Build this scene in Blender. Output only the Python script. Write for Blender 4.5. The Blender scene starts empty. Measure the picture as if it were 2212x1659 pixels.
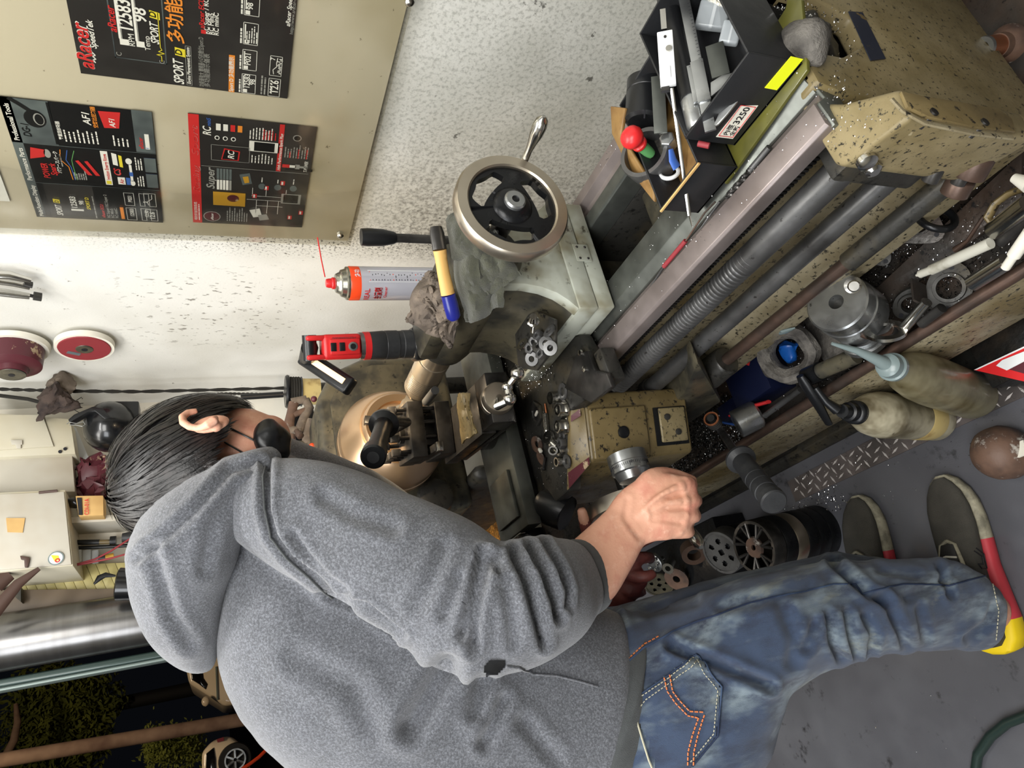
import bpy, bmesh, math, random
import numpy as np
from mathutils import Vector, Matrix, noise
random.seed(7)
SC = bpy.context.scene
COL = SC.collection
# ---------------------------------------------------------------- camera (world: X to the long wall, Y along the lathe, Z up)
FPX, CAMH = 1480.0, 1.5
def _nz(a):
    a = np.array(a, float); return a / np.linalg.norm(a)
_g = _nz((154, 3270, 1480.)); _Y = np.array((-830, -631, 1480.)); _Y = _nz(_Y - _g * _Y.dot(_g)); _Z = -_g; _X = np.cross(_Y, _Z)
CM = np.array([_X, _Y, _Z])
def at(px, py, x=None, y=None, z=None, d=None):
    """point of the world seen at a photograph pixel, on a plane x=, y=, z= or at depth d"""
    r = CM @ np.array(((829.5 - py) / FPX, (px - 1106) / FPX, 1.0))
    if d is None:
        d = (x / r[0]) if x is not None else (y / r[1]) if y is not None else (z - CAMH) / r[2]
    return Vector((r[0] * d, r[1] * d, CAMH + r[2] * d))
cam = bpy.data.cameras.new('camera'); camo = bpy.data.objects.new('camera', cam); COL.objects.link(camo)
cam.sensor_width = 36.0; cam.lens = 36.0 * FPX / 2212.0; cam.clip_start = .02; cam.clip_end = 300
R = CM @ np.array([[0, 1, 0], [1, 0, 0], [0, 0, -1]], float)
camo.matrix_world = Matrix([[R[0][0], R[0][1], R[0][2], 0], [R[1][0], R[1][1], R[1][2], 0], [R[2][0], R[2][1], R[2][2], CAMH], [0, 0, 0, 1]])
SC.camera = camo
SC.view_settings.view_transform = 'Standard'; SC.view_settings.look = 'None'
SC.view_settings.exposure = 0.0; SC.view_settings.gamma = 1.0; SC.view_settings.use_curve_mapping = False
# ---------------------------------------------------------------- light: night outside, ceiling lights and added fill inside
wd = bpy.data.worlds.new('night'); SC.world = wd; wd.use_nodes = True
wd.node_tree.nodes['Background'].inputs[0].default_value = (.004, .0045, .006, 1)
wd.node_tree.nodes['Background'].inputs[1].default_value = .6
def area(name, loc, target, size, size_y, power, col=(1, 1, 1)):
    l = bpy.data.lights.new(name, 'AREA'); l.shape = 'RECTANGLE'; l.size = size; l.size_y = size_y; l.energy = power; l.color = col
    o = bpy.data.objects.new(name, l); COL.objects.link(o); o.location = loc
    d = Vector(target) - Vector(loc); o.rotation_euler = d.to_track_quat('-Z', 'Y').to_euler(); return o
area('ceiling_light_front', (-.45, -.35, 2.7), (.3, .9, .7), 1.4, 1.1, 62, (1, .985, .95))
area('ceiling_light_mid', (-.1, 1.35, 2.85), (.2, 1.35, 0), 1.2, .5, 14, (1, .98, .94))
area('fill_light_lathe', (.42, .75, 2.85), (.55, .95, 0), .9, .16, 20, (1, .99, .96))  # added overhead strip, gives highlights on the metal tops
area('ceiling_light_back', (-.3, 2.1, 2.85), (.5, 2.4, 1.3), 1.2, .3, 8, (1, .97, .91))
area('fill_light_left', (-1.6, .6, 2.3), (.3, 1.1, .9), 1.2, 1.0, 34, (.93, .96, 1))  # added soft fill from the left, hung below the ceiling

# ---------------------------------------------------------------- helpers
def lin(c):
    return tuple(((v / 255.) / 12.92 if v / 255. <= .04045 else ((v / 255. + .055) / 1.055) ** 2.4) for v in c[:3]) + (1.,)
def V(*a): return Vector(a)
MATS = {}
def pm(name, col, rough=.5, metal=0., var=None, speck=None, speck2=None, bump=None, coat=0., alpha=None, emit=None, stretch=None, sheen=0., rvar=0., trans=0., ior=1.45):
    """procedural material; var=(colour,scale,lo,hi) big patches, speck=(colour,scale,lo,hi) grime and chips, bump=(scale,strength)"""
    m = bpy.data.materials.new(name); m.use_nodes = True; nt = m.node_tree; N = nt.nodes; L = nt.links
    b = N['Principled BSDF']; b.inputs['Roughness'].default_value = rough; b.inputs['Metallic'].default_value = metal
    b.inputs['Coat Weight'].default_value = coat; b.inputs['IOR'].default_value = ior
    if sheen: b.inputs['Sheen Weight'].default_value = sheen; b.inputs['Sheen Roughness'].default_value = .6
    if trans: b.inputs['Transmission Weight'].default_value = trans
    if alpha is not None: b.inputs['Alpha'].default_value = alpha
    tc = N.new('ShaderNodeTexCoord'); vec = tc.outputs['Object']
    if stretch:
        mp = N.new('ShaderNodeMapping'); mp.inputs['Scale'].default_value = stretch; L.new(vec, mp.inputs[0]); vec = mp.outputs[0]
    def nz(scale, det=4, rough_=.6):
        n = N.new('ShaderNodeTexNoise'); n.inputs['Scale'].default_value = scale; n.inputs['Detail'].default_value = det; n.inputs['Roughness'].default_value = rough_
        L.new(vec, n.inputs['Vector']); return n.outputs['Fac']
    rgb = N.new('ShaderNodeRGB'); rgb.outputs[0].default_value = lin(col); cur = rgb.outputs[0]
    for k, sp in enumerate((var, speck, speck2)):
        if not sp: continue
        c, s, lo, hi = sp[:4]
        mr = N.new('ShaderNodeMapRange'); mr.inputs['From Min'].default_value = lo; mr.inputs['From Max'].default_value = hi; L.new(nz(s, 3 if k == 0 else 6, .6 if k == 0 else .68), mr.inputs['Value'])
        mx = N.new('ShaderNodeMix'); mx.data_type = 'RGBA'; L.new(mr.outputs[0], mx.inputs['Factor']); L.new(cur, mx.inputs['A']); mx.inputs['B'].default_value = lin(c); cur = mx.outputs['Result']
    L.new(cur, b.inputs['Base Color'])
    if rvar:
        mr = N.new('ShaderNodeMapRange'); mr.inputs['To Min'].default_value = max(0, rough - rvar); mr.inputs['To Max'].default_value = min(1, rough + rvar); mr.inputs['From Min'].default_value = .3; mr.inputs['From Max'].default_value = .7
        L.new(nz(25), mr.inputs['Value']); L.new(mr.outputs[0], b.inputs['Roughness'])
    if bump:
        bp = N.new('ShaderNodeBump'); bp.inputs['Strength'].default_value = bump[1]; bp.inputs['Distance'].default_value = bump[2] if len(bump) > 2 else .002
        L.new(nz(bump[0], 5), bp.inputs['Height']); L.new(bp.outputs[0], b.inputs['Normal'])
    if emit: b.inputs['Emission Color'].default_value = lin(emit[0]); b.inputs['Emission Strength'].default_value = emit[1]
    MATS[name] = m; return m

class MB:
    """collects shapes in world coordinates; build() links them as one mesh object"""
    def __init__(s): s.v = []; s.f = []
    def add(s, vs, fs):
        o = len(s.v); s.v += [Vector(p) for p in vs]; s.f += [tuple(i + o for i in f) for f in fs]; return s
    def box(s, c, sz, rot=None):
        c = Vector(c); h = [q / 2 for q in sz]
        vs = [Vector((x * h[0], y * h[1], z * h[2])) for x in (-1, 1) for y in (-1, 1) for z in (-1, 1)]
        if rot is not None: vs = [rot @ p for p in vs]
        return s.add([c + p for p in vs], [(0, 1, 3, 2), (4, 6, 7, 5), (0, 4, 5, 1), (2, 3, 7, 6), (0, 2, 6, 4), (1, 5, 7, 3)])
    def bx(s, x0, x1, y0, y1, z0, z1): return s.box(((x0 + x1) / 2, (y0 + y1) / 2, (z0 + z1) / 2), (abs(x1 - x0), abs(y1 - y0), abs(z1 - z0)))
    def rings(s, rings, cap=True, close=False):
        n = len(rings[0]); vs = [p for r in rings for p in r]; fs = []
        m = len(rings)
        for i in range(m if close else m - 1):
            for j in range(n):
                a = i * n + j; b = i * n + (j + 1) % n; c = ((i + 1) % m) * n + (j + 1) % n; d = ((i + 1) % m) * n + j
                fs.append((a, b, c, d))
        if cap and not close: fs += [tuple(range(n))[::-1], tuple((m - 1) * n + j for j in range(n))]
        return s.add(vs, fs)
    def tube(s, pts, r, n=10, cap=True, close=False, sq=1.0):
        pts = [Vector(p) for p in pts]; m = len(pts)
        if not hasattr(r, '__len__'): r = [r] * m
        up = None; rg = []
        for i, p in enumerate(pts):
            if close: t = pts[(i + 1) % m] - pts[i - 1]
            else: t = pts[min(i + 1, m - 1)] - pts[max(i - 1, 0)]
            if t.length < 1e-9: t = Vector((0, 0, 1))
            t.normalize()
            if up is None:
                up = Vector((0, 0, 1)) if abs(t.z) < .9 else Vector((1, 0, 0))
            a = (up - t * up.dot(t)); a = a.normalized() if a.length > 1e-6 else t.orthogonal().normalized(); up = a; b = t.cross(a)
            rg.append([p + (a * math.cos(q) + b * math.sin(q) * sq) * r[i] for q in (2 * math.pi * j / n for j in range(n))])
        return s.rings(rg, cap, close)
    def lathe(s, p, axis, prof, n=28, cap=True):
        """prof: list of (t along axis, radius)"""
        p = Vector(p); ax = Vector(axis).normalized(); a = ax.orthogonal().normalized(); b = ax.cross(a)
        rg = [[p + ax * t + (a * math.cos(q) + b * math.sin(q)) * max(r, 1e-5) for q in (2 * math.pi * j / n for j in range(n))] for t, r in prof]
        return s.rings(rg, cap)
    def cyl(s, p0, p1, r, n=24, r1=None):
        p0 = Vector(p0); p1 = Vector(p1); d = p1 - p0
        return s.lathe(p0, d, [(0, r), (d.length, r if r1 is None else r1)], n)
    def ring(s, p, axis, ro, ri, h, n=40):
        return s.closed(p, axis, [(0, ri), (0, ro), (h, ro), (h, ri)], n)
    def closed(s, p, axis, prof, n=40):
        p = Vector(p); ax = Vector(axis).normalized(); a = ax.orthogonal().normalized(); b = ax.cross(a); m = len(prof); vs = []; fs = []
        for j in range(n):
            q = 2 * math.pi * j / n; e = a * math.cos(q) + b * math.sin(q)
            vs += [p + ax * t + e * r for t, r in prof]
        for j in range(n):
            for k in range(m):
                fs.append((j * m + k, j * m + (k + 1) % m, ((j + 1) % n) * m + (k + 1) % m, ((j + 1) % n) * m + k))
        return s.add(vs, fs)
    def torus(s, p, axis, R, r, n=36, k=10):
        return s.closed(p, axis, [(r * math.sin(2 * math.pi * i / k), R + r * math.cos(2 * math.pi * i / k)) for i in range(k)], n)
    def prism(s, poly, vec):
        poly = [Vector(p) for p in poly]; v = Vector(vec); n = len(poly)
        return s.add(poly + [p + v for p in poly], [tuple(range(n))[::-1], tuple(range(n, 2 * n))] + [(i, (i + 1) % n, n + (i + 1) % n, n + i) for i in range(n)])
    def ball(s, c, r, sc=(1, 1, 1), n=16, rot=None):
        c = Vector(c); rg = []
        for i in range(n // 2 + 1):
            th = math.pi * i / (n // 2)
            row = []
            for j in range(n):
                ph = 2 * math.pi * j / n; q = Vector((math.sin(th) * math.cos(ph) * sc[0], math.sin(th) * math.sin(ph) * sc[1], math.cos(th) * sc[2])) * r
                if rot is not None: q = rot @ q
                row.append(c + q)
            rg.append(row)
        return s.rings(rg, False)
    def hexa(s, bot, top):
        n = len(bot); return s.rings([bot, top])
    def jitter(s, a, sc=20):
        for i, p in enumerate(s.v): s.v[i] = p + noise.noise_vector(p * sc) * a
        return s
    def build(s, name, m, parent=None, bevel=0., seg=2, smooth=38, **tags):
        vs = s.v
        mn = Vector((min(p.x for p in vs), min(p.y for p in vs), min(p.z for p in vs))); mx = Vector((max(p.x for p in vs), max(p.y for p in vs), max(p.z for p in vs)))
        org = Vector(((mn.x + mx.x) / 2, (mn.y + mx.y) / 2, mn.z))
        me = bpy.data.meshes.new(name); me.from_pydata([p - org for p in vs], [], s.f)
        bm = bmesh.new(); bm.from_mesh(me); bmesh.ops.remove_doubles(bm, verts=bm.verts, dist=1e-6); bmesh.ops.recalc_face_normals(bm, faces=bm.faces)
        if bevel:
            es = [e for e in bm.edges if len(e.link_faces) == 2 and e.calc_face_angle(0) > .5]
            bmesh.ops.bevel(bm, geom=es, offset=bevel, segments=seg, affect='EDGES', profile=.5, clamp_overlap=True)
        bm.to_mesh(me); bm.free()
        if smooth:
            me.shade_smooth() if hasattr(me, 'shade_smooth') else None
            me.set_sharp_from_angle(angle=math.radians(smooth))
        o = bpy.data.objects.new(name, me); COL.objects.link(o)
        if m is not None: me.materials.append(m if not isinstance(m, str) else MATS[m])
        wl = Vector((0, 0, 0)); q = parent
        while q is not None: wl += q.location; q = q.parent
        o.location = org - wl
        if parent is not None: o.parent = parent
        tag(o, **tags); return o
def tag(o, label=None, cat=None, group=None, kind=None):
    if label: o['label'] = label
    if cat: o['category'] = cat
    if group: o['group'] = group
    if kind: o['kind'] = kind
    return o
def thing(name, loc, label, cat, group=None):
    o = bpy.data.objects.new(name, None); COL.objects.link(o); o.location = Vector(loc); o.empty_display_size = .05
    return tag(o, label, cat, group)
def dup(o, loc=None, rot=None, parent=None, label=None, scale=None, name=None):
    c = o.copy(); COL.objects.link(c)
    if parent is not None: c.parent = parent
    if loc is not None: c.location = Vector(loc)
    if rot is not None: c.rotation_euler = rot
    if scale is not None: c.scale = scale
    if label: c['label'] = label
    if name: c.name = name
    for ch in [k for k in o.children]: dup(ch, parent=c)
    return c
def frame(z, up=(0, 0, 1)):
    z = Vector(z).normalized(); x = Vector(up).cross(z)
    if x.length < 1e-4: x = z.orthogonal()
    x.normalize(); y = z.cross(x)
    return Matrix((x, y, z)).transposed()
_tx = {}
def text_pts(body, size=1., bold=False, shear=0., space=1.):
    """letters as flat triangles: verts (x,y) and faces, from Blender's built-in font"""
    k = (body, size, bold, shear, space)
    if k in _tx: return _tx[k]
    cu = bpy.data.curves.new('t', 'FONT'); cu.body = body; cu.size = size; cu.shear = shear; cu.space_character = space; cu.resolution_u = 3
    if bold: cu.offset = size * .018
    o = bpy.data.objects.new('t', cu); COL.objects.link(o); dg = bpy.context.evaluated_depsgraph_get(); me = bpy.data.meshes.new_from_object(o.evaluated_get(dg))
    vs = [(p.co.x, p.co.y) for p in me.vertices]; fs = [tuple(f.vertices) for f in me.polygons]
    bpy.data.objects.remove(o); bpy.data.curves.remove(cu); bpy.data.meshes.remove(me); _tx[k] = (vs, fs); return vs, fs
def put_text(mb, body, org, u, v, size, bold=False, shear=0., fit=None):
    """org = left end of the base line, u along the writing, v up the letters; fit = width in metres"""
    vs, fs = text_pts(body, 1., bold, shear)
    if not vs: return
    u = Vector(u).normalized(); v = Vector(v).normalized(); sx = size
    if fit: sx = fit / max(1e-6, max(p[0] for p in vs))
    mb.add([Vector(org) + u * (p[0] * sx) + v * (p[1] * size) for p in vs], fs)
# ---------------------------------------------------------------- materials
pm('wall_paint', (226, 225, 219), .75, var=((205, 203, 194), 2.2, .45, .7), speck=((120, 116, 105), 42, .66, .72), bump=(160, .25))
pm('backwall_paint', (222, 217, 204), .75, var=((190, 182, 165), 3, .45, .7), speck=((120, 110, 95), 30, .68, .75), bump=(60, .2))
pm('floor_mat', (80, 80, 85), .42, var=((96, 97, 102), 3, .4, .7), speck=((48, 48, 50), 18, .6, .7), bump=(300, .15), rvar=.12)
pm('ceil', (200, 200, 195), .8)
pm('board', (190, 184, 168), .45, var=((156, 147, 120), 2.5, .45, .75), speck=((84, 78, 62), 55, .67, .72))
pm('khaki', (140, 127, 95), .42, var=((108, 95, 62), 9, .4, .7), speck=((40, 37, 30), 130, .57, .63), speck2=((160, 148, 118), 30, .68, .72), bump=(90, .25), rvar=.12)
pm('khaki_clean', (126, 110, 74), .38, var=((98, 84, 54), 9, .4, .7), speck=((38, 34, 28), 90, .57, .63), speck2=((92, 42, 36), 16, .68, .70), bump=(60, .2), rvar=.1)
pm('cream_speck', (158, 148, 122), .45, var=((112, 98, 66), 6, .4, .65), speck=((40, 37, 30), 110, .55, .62), bump=(80, .3), rvar=.1)
pm('pale_paint', (184, 188, 176), .3, var=((120, 110, 78), 11, .42, .66), speck=((60, 54, 40), 40, .60, .70), bump=(50, .15))
pm('dark_cast', (52, 51, 48), .45, .2, var=((82, 74, 56), 8, .5, .75), speck=((22, 22, 21), 60, .55, .65), bump=(70, .3), rvar=.15)
pm('olive_cast', (86, 81, 66), .42, .1, var=((50, 49, 44), 13, .42, .6), speck=((30, 29, 26), 60, .6, .66), bump=(70, .3), rvar=.15)
pm('way_steel', (143, 133, 130), .42, .55, var=((112, 102, 98), 8, .35, .7), speck=((170, 165, 158), 220, .70, .74), bump=(200, .05), rvar=.08)
pm('way_dull', (108, 111, 106), .42, .7, var=((70, 72, 68), 10, .4, .7), bump=(120, .08), rvar=.1)
pm('dark_steel', (84, 82, 80), .36, .75, var=((44, 43, 42), 14, .4, .65), speck=((96, 90, 82), 120, .68, .72), bump=(90, .1), rvar=.12)
pm('rod_steel', (106, 106, 106), .42, .7, var=((66, 65, 64), 9, .4, .7), speck=((44, 42, 40), 90, .62, .68), bump=(110, .12), rvar=.1)
pm('rust_rod', (98, 78, 68), .4, .6, var=((72, 62, 56), 12, .4, .65), bump=(90, .15), rvar=.1)
pm('bright_steel', (205, 203, 197), .22, 1., var=((165, 163, 157), 14, .45, .7), bump=(60, .1, .0001), rvar=.05)
pm('satin_steel', (198, 188, 172), .34, .95, var=((176, 165, 148), 8, .4, .7), bump=(300, .1, .0001), rvar=.04)
pm('alu', (176, 178, 178), .32, .9, var=((120, 122, 122), 9, .42, .7), speck=((70, 70, 68), 60, .66, .7), bump=(120, .08), rvar=.1)
pm('black_iron', (26, 27, 29), .32, .3, bump=(60, .3), rvar=.1)
pm('rubber', (40, 41, 43), .5, var=((56, 57, 58), 20, .45, .7), bump=(200, .2), rvar=.08)
pm('black_plastic', (22, 23, 25), .35, bump=(200, .1))
pm('gloss_black', (16, 17, 19), .24, coat=.3)
pm('red_plastic', (206, 40, 42), .34, bump=(150, .06))
pm('white_print', (226, 228, 228), .5)
pm('grey_print', (150, 152, 152), .5)
pm('red_print', (196, 44, 46), .5)
pm('orange_print', (226, 140, 54), .5)
pm('yellow_print', (222, 208, 60), .5)
pm('blue_print', (60, 100, 180), .5)
pm('green_print', (90, 150, 90), .5)
pm('poster_black', (44, 43, 44), .32, var=((58, 57, 58), 6, .4, .7))
pm('poster_grey', (98, 108, 112), .32, var=((60, 66, 72), 9, .4, .7))
pm('poster_dark', (24, 25, 28), .35)
pm('gold_print', (190, 146, 48), .4)
pm('clear', (235, 238, 238), .08, trans=1., ior=1.2)
pm('clear_plastic', (205, 212, 216), .18, alpha=.45, coat=.5)
pm('cloth', (64, 65, 50), .95, var=((48, 48, 38), 20, .4, .7), bump=(500, .8), sheen=.3)
pm('lamplit_chuck_steel', (208, 176, 142), .30, .95, bump=(300, .1, .0001))  # peach of the warm work light put into the steel colour
pm('rag', (116, 104, 92), .95, var=((78, 70, 64), 14, .42, .62), speck=((46, 42, 42), 40, .62, .7), bump=(420, .6))
pm('wood', (206, 164, 96), .5, var=((160, 112, 58), 30, .55, .75), speck=((60, 44, 30), 60, .66, .7), stretch=(1, 1, 1))
pm('wood_box', (132, 102, 58), .5, var=((96, 66, 34), 22, .45, .7), bump=(60, .2))
pm('blue_paint', (30, 36, 120), .3, coat=.3)
pm('can_white', (198, 198, 208), .25, .3)
pm('can_orange', (232, 74, 34), .3)
pm('can_metal', (170, 168, 156), .25, .9)
pm('denim', (50, 66, 92), .85, var=((124, 138, 146), 13, .48, .70), speck=((36, 46, 68), 24, .46, .68), speck2=((150, 152, 128), 7, .60, .82), bump=(900, .5), stretch=(1.6, 1.6, .5), sheen=.2)
pm('denim_dark', (34, 46, 72), .85, var=((64, 82, 110), 12, .45, .65), bump=(900, .5))
pm('stitch', (196, 112, 62), .7)
pm('stitch_pale', (176, 172, 150), .7)
pm('hoodie', (64, 66, 71), .95, var=((74, 76, 82), 14, .42, .62), speck=((132, 135, 143), 330, .42, .80), speck2=((58, 60, 66), 420, .50, .72), bump=(500, .5), sheen=.35)
pm('hoodie_rib', (58, 61, 62), .95, var=((66, 69, 70), 30, .42, .62), bump=(600, .6), sheen=.2)
pm('skin', (214, 160, 134), .5, var=((196, 128, 108), 22, .45, .7), speck=((224, 178, 154), 60, .55, .75), bump=(220, .25))
pm('shaded_skin', (120, 64, 58), .5, var=((84, 40, 40), 24, .4, .65), bump=(180, .35))  # skin with shade put into the colour, for the hand behind
pm('hair', (20, 19, 20), .36, var=((38, 33, 32), 30, .45, .65), bump=(300, .3))
pm('shoe_grey', (70, 68, 62), .8, var=((82, 79, 72), 20, .4, .7), bump=(700, .9, .003))
pm('shoe_dark', (40, 39, 38), .6)
pm('shoe_sole', (168, 162, 140), .7, var=((120, 116, 100), 30, .45, .65), bump=(300, .5))
pm('sole_red', (196, 62, 72), .6)
pm('sole_yellow', (232, 200, 20), .6)
pm('raised_steel', (212, 206, 202), .26, .3)
pm('checker', (112, 104, 102), .34, .35, var=((60, 58, 56), 6, .4, .7), bump=(80, .2), rvar=.12)
pm('tray_black', (30, 30, 29), .4, .3, var=((58, 48, 38), 10, .45, .7), bump=(120, .6), rvar=.15)
pm('oily_tray', (60, 57, 54), .34, .3, var=((72, 58, 48), 7, .42, .65), speck=((24, 24, 24), 40, .6, .68), bump=(80, .35), rvar=.15)
pm('oil_bottle', (132, 125, 98), .4, var=((88, 78, 50), 12, .40, .66), speck=((60, 54, 38), 40, .68, .73), trans=.0, coat=.2)
pm('pale_bottle', (190, 182, 156), .45, var=((118, 108, 84), 16, .40, .62), speck=((84, 74, 56), 40, .64, .72))
pm('nozzle', (118, 132, 132), .35, coat=.2)
pm('amber', (206, 184, 124), .4, var=((150, 120, 70), 20, .5, .7))
pm('rust', (104, 80, 66), .55, var=((66, 52, 46), 14, .4, .6), speck=((170, 164, 156), 30, .58, .66), bump=(60, .6))
pm('off_white', (188, 186, 174), .5, var=((150, 146, 132), 30, .5, .7))
pm('gold_chips', (206, 146, 66), .35, .6, var=((130, 88, 42), 60, .4, .6), bump=(250, 1., .004))
pm('chip_steel', (225, 225, 225), .18, 1.)
pm('chip_dark', (60, 60, 60), .25, .9)
pm('cardboard', (205, 168, 108), .8, var=((185, 146, 90), 10, .4, .7))
pm('yellow_tape', (232, 240, 30), .6)
pm('yellow_oil', (92, 90, 34), .35, var=((60, 59, 32), 12, .4, .7), coat=.3)
pm('label_white', (226, 222, 208), .6)
pm('ink', (24, 24, 30), .6)
pm('cab_white', (198, 192, 172), .5, var=((190, 180, 152), 4, .45, .7), speck=((120, 112, 96), 25, .68, .76))
pm('cab_pale', (190, 185, 172), .5, var=((176, 166, 148), 5, .45, .7))
pm('desk', (112, 98, 82), .5, var=((84, 74, 64), 5, .4, .7))
pm('brown', (74, 54, 46), .5)
pm('shutter', (124, 123, 122), .28, .9, stretch=(1, 1, 14), var=((110, 108, 106), 2, .4, .7))
pm('green_post', (42, 58, 54), .35, .3, coat=.3)
pm('post_light', (112, 124, 120), .4, .3)
pm('van_paint', (214, 196, 168), .35, coat=.4)
pm('glass_dark', (16, 16, 18), .08, coat=.5)
pm('tyre', (24, 24, 25), .8)
pm('foliage', (110, 116, 44), .8, var=((60, 70, 30), 2, .4, .7))
pm('road', (74, 58, 48), .8)
pm('pole_brown', (140, 116, 98), .8, var=((90, 66, 56), 3, .4, .7))
pm('plate_blue', (52, 58, 74), .35, .4, var=((130, 112, 74), 40, .6, .66))
pm('blue_pkg', (18, 76, 150), .35, var=((12, 60, 130), 30, .45, .6))
pm('navy', (14, 20, 46), .4, speck=((60, 60, 60), 60, .7, .74))
pm('grey_foam', (110, 106, 100), .8, var=((66, 63, 60), 24, .4, .6), bump=(160, 1., .004))
pm('copper', (184, 118, 82), .35, .9)
pm('warm_lamp', (255, 214, 170), .4, emit=((255, 204, 150), 1.6))
pm('rope', (40, 38, 34), .95, bump=(300, .8))
pm('dirty_cloth', (74, 62, 56), .95, var=((40, 34, 34), 16, .4, .6), bump=(200, .8))
pm('disc_red', (136, 46, 52), .6, speck=((120, 110, 96), 20, .67, .72))
pm('maroon', (84, 36, 44), .4, speck=((176, 156, 126), 14, .60, .63))
pm('yellow_slat', (196, 186, 128), .5, var=((170, 156, 98), 8, .4, .6))
# ---------------------------------------------------------------- the room
WX = 1.2       # long wall
BY = 2.45      # back wall
def wall_dirt_shade():
    m = MATS['wall_paint']; nt = m.node_tree; N = nt.nodes; L = nt.links; b = N['Principled BSDF']
    src = b.inputs['Base Color'].links[0].from_socket
    g = N.new('ShaderNodeNewGeometry'); sx = N.new('ShaderNodeSeparateXYZ'); L.new(g.outputs['Position'], sx.inputs[0])
    def ramp(sock, a, c, lo=0., hi=1.):
        r = N.new('ShaderNodeMapRange'); r.inputs['From Min'].default_value = a; r.inputs['From Max'].default_value = c; r.inputs['To Min'].default_value = lo; r.inputs['To Max'].default_value = hi; L.new(sock, r.inputs['Value']); return r.outputs[0]
    def op(o, a, c):
        r = N.new('ShaderNodeMath'); r.operation = o
        for i, q in enumerate((a, c)):
            if isinstance(q, float): r.inputs[i].default_value = q
            else: L.new(q, r.inputs[i])
        return r.outputs[0]
    def noi(scale, det=5, st=None, rr=.65):
        n = N.new('ShaderNodeTexNoise'); n.inputs['Scale'].default_value = scale; n.inputs['Detail'].default_value = det; n.inputs['Roughness'].default_value = rr
        if st:
            mp = N.new('ShaderNodeMapping'); mp.inputs['Scale'].default_value = st; L.new(g.outputs['Position'], mp.inputs[0]); L.new(mp.outputs[0], n.inputs['Vector'])
        else: L.new(g.outputs['Position'], n.inputs['Vector'])
        return n.outputs['Fac']
    def mixin(cur, fac, c):
        mx = N.new('ShaderNodeMix'); mx.data_type = 'RGBA'; L.new(fac, mx.inputs['Factor']); L.new(cur, mx.inputs['A']); mx.inputs['B'].default_value = lin(c); return mx.outputs['Result']
    y, z = sx.outputs['Y'], sx.outputs['Z']
    # oil-grey lower part in front of the lathe
    near = op('MULTIPLY', ramp(y, 1.62, 1.40), ramp(z, 1.45, 1.0, .25, 1.))
    cur = mixin(src, op('MULTIPLY', near, ramp(noi(7), .3, .75, .35, .8)), (168, 168, 158))
    cur = mixin(cur, op('MULTIPLY', near, ramp(noi(110, 4), .48, .64, 0., .5)), (118, 118, 110))
    cur = mixin(cur, op('MULTIPLY', near, ramp(noi(26, 6), .66, .7, 0., .8)), (62, 58, 52))
    # line of oil thrown off the chuck
    band = op('MULTIPLY', ramp(y, 1.60, 1.52), ramp(y, 1.40, 1.50)); band = op('MULTIPLY', band, ramp(z, 1.95, 1.35, .0, 1.))
    cur = mixin(cur, op('MULTIPLY', band, ramp(noi(150, 3), .56, .60)), (48, 44, 38))
    low = op('MULTIPLY', ramp(z, 1.14, .95), ramp(y, 1.62, 1.5)); low = op('MULTIPLY', low, ramp(y, 1.05, 1.35))
    cur = mixin(cur, op('MULTIPLY', low, ramp(noi(55, 6), .42, .66, 0., .8)), (104, 101, 94))
    # finger smudges
    sm = op('MULTIPLY', op('MULTIPLY', ramp(y, 1.60, 1.72), ramp(y, 2.12, 1.95)), op('MULTIPLY', ramp(z, 1.18, 1.3), ramp(z, 1.75, 1.6)))
    cur = mixin(cur, op('MULTIPLY', sm, ramp(noi(34, 2, (1, 2.2, 1.)), .62, .68, 0., .75)), (104, 98, 86))
    cur = mixin(cur, op('MULTIPLY', ramp(y, 2.30, 2.42), ramp(noi(8, 4, (1, 1, .3)), .35, .7, .1, .6)), (150, 146, 136))  # corner shade painted in streaks, growing towards the back wall
    L.new(cur, b.inputs['Base Color'])
wall_dirt_shade()
MB().bx(WX, WX + .12, -2.6, BY + .12, 0, 2.95).build('wall_right', 'wall_paint', smooth=0, kind='structure')
MB().bx(.53, WX, BY, BY + .12, 0, 2.95).build('wall_back', 'backwall_paint', smooth=0, kind='structure')
MB().bx(-3.2, WX, -2.6, BY + .2, -.08, 0).build('floor', 'floor_mat', smooth=0, kind='structure')
MB().bx(-3.2, WX, -2.6, BY + .12, 2.95, 3.05).build('ceiling', 'ceil', smooth=0, kind='structure')
MB().bx(-3.3, -3.2, -2.6, BY + .12, 0, 2.95).build('wall_left', 'backwall_paint', smooth=0, kind='structure')
MB().bx(-3.3, WX + .12, -2.72, -2.6, 0, 2.95).build('wall_front', 'backwall_paint', smooth=0, kind='structure')
# open shutter doorway
MB().bx(-3.2, .36, BY, BY + .14, 2.5, 2.95).build('trim_1', 'backwall_paint', smooth=0, kind='structure')
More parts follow.
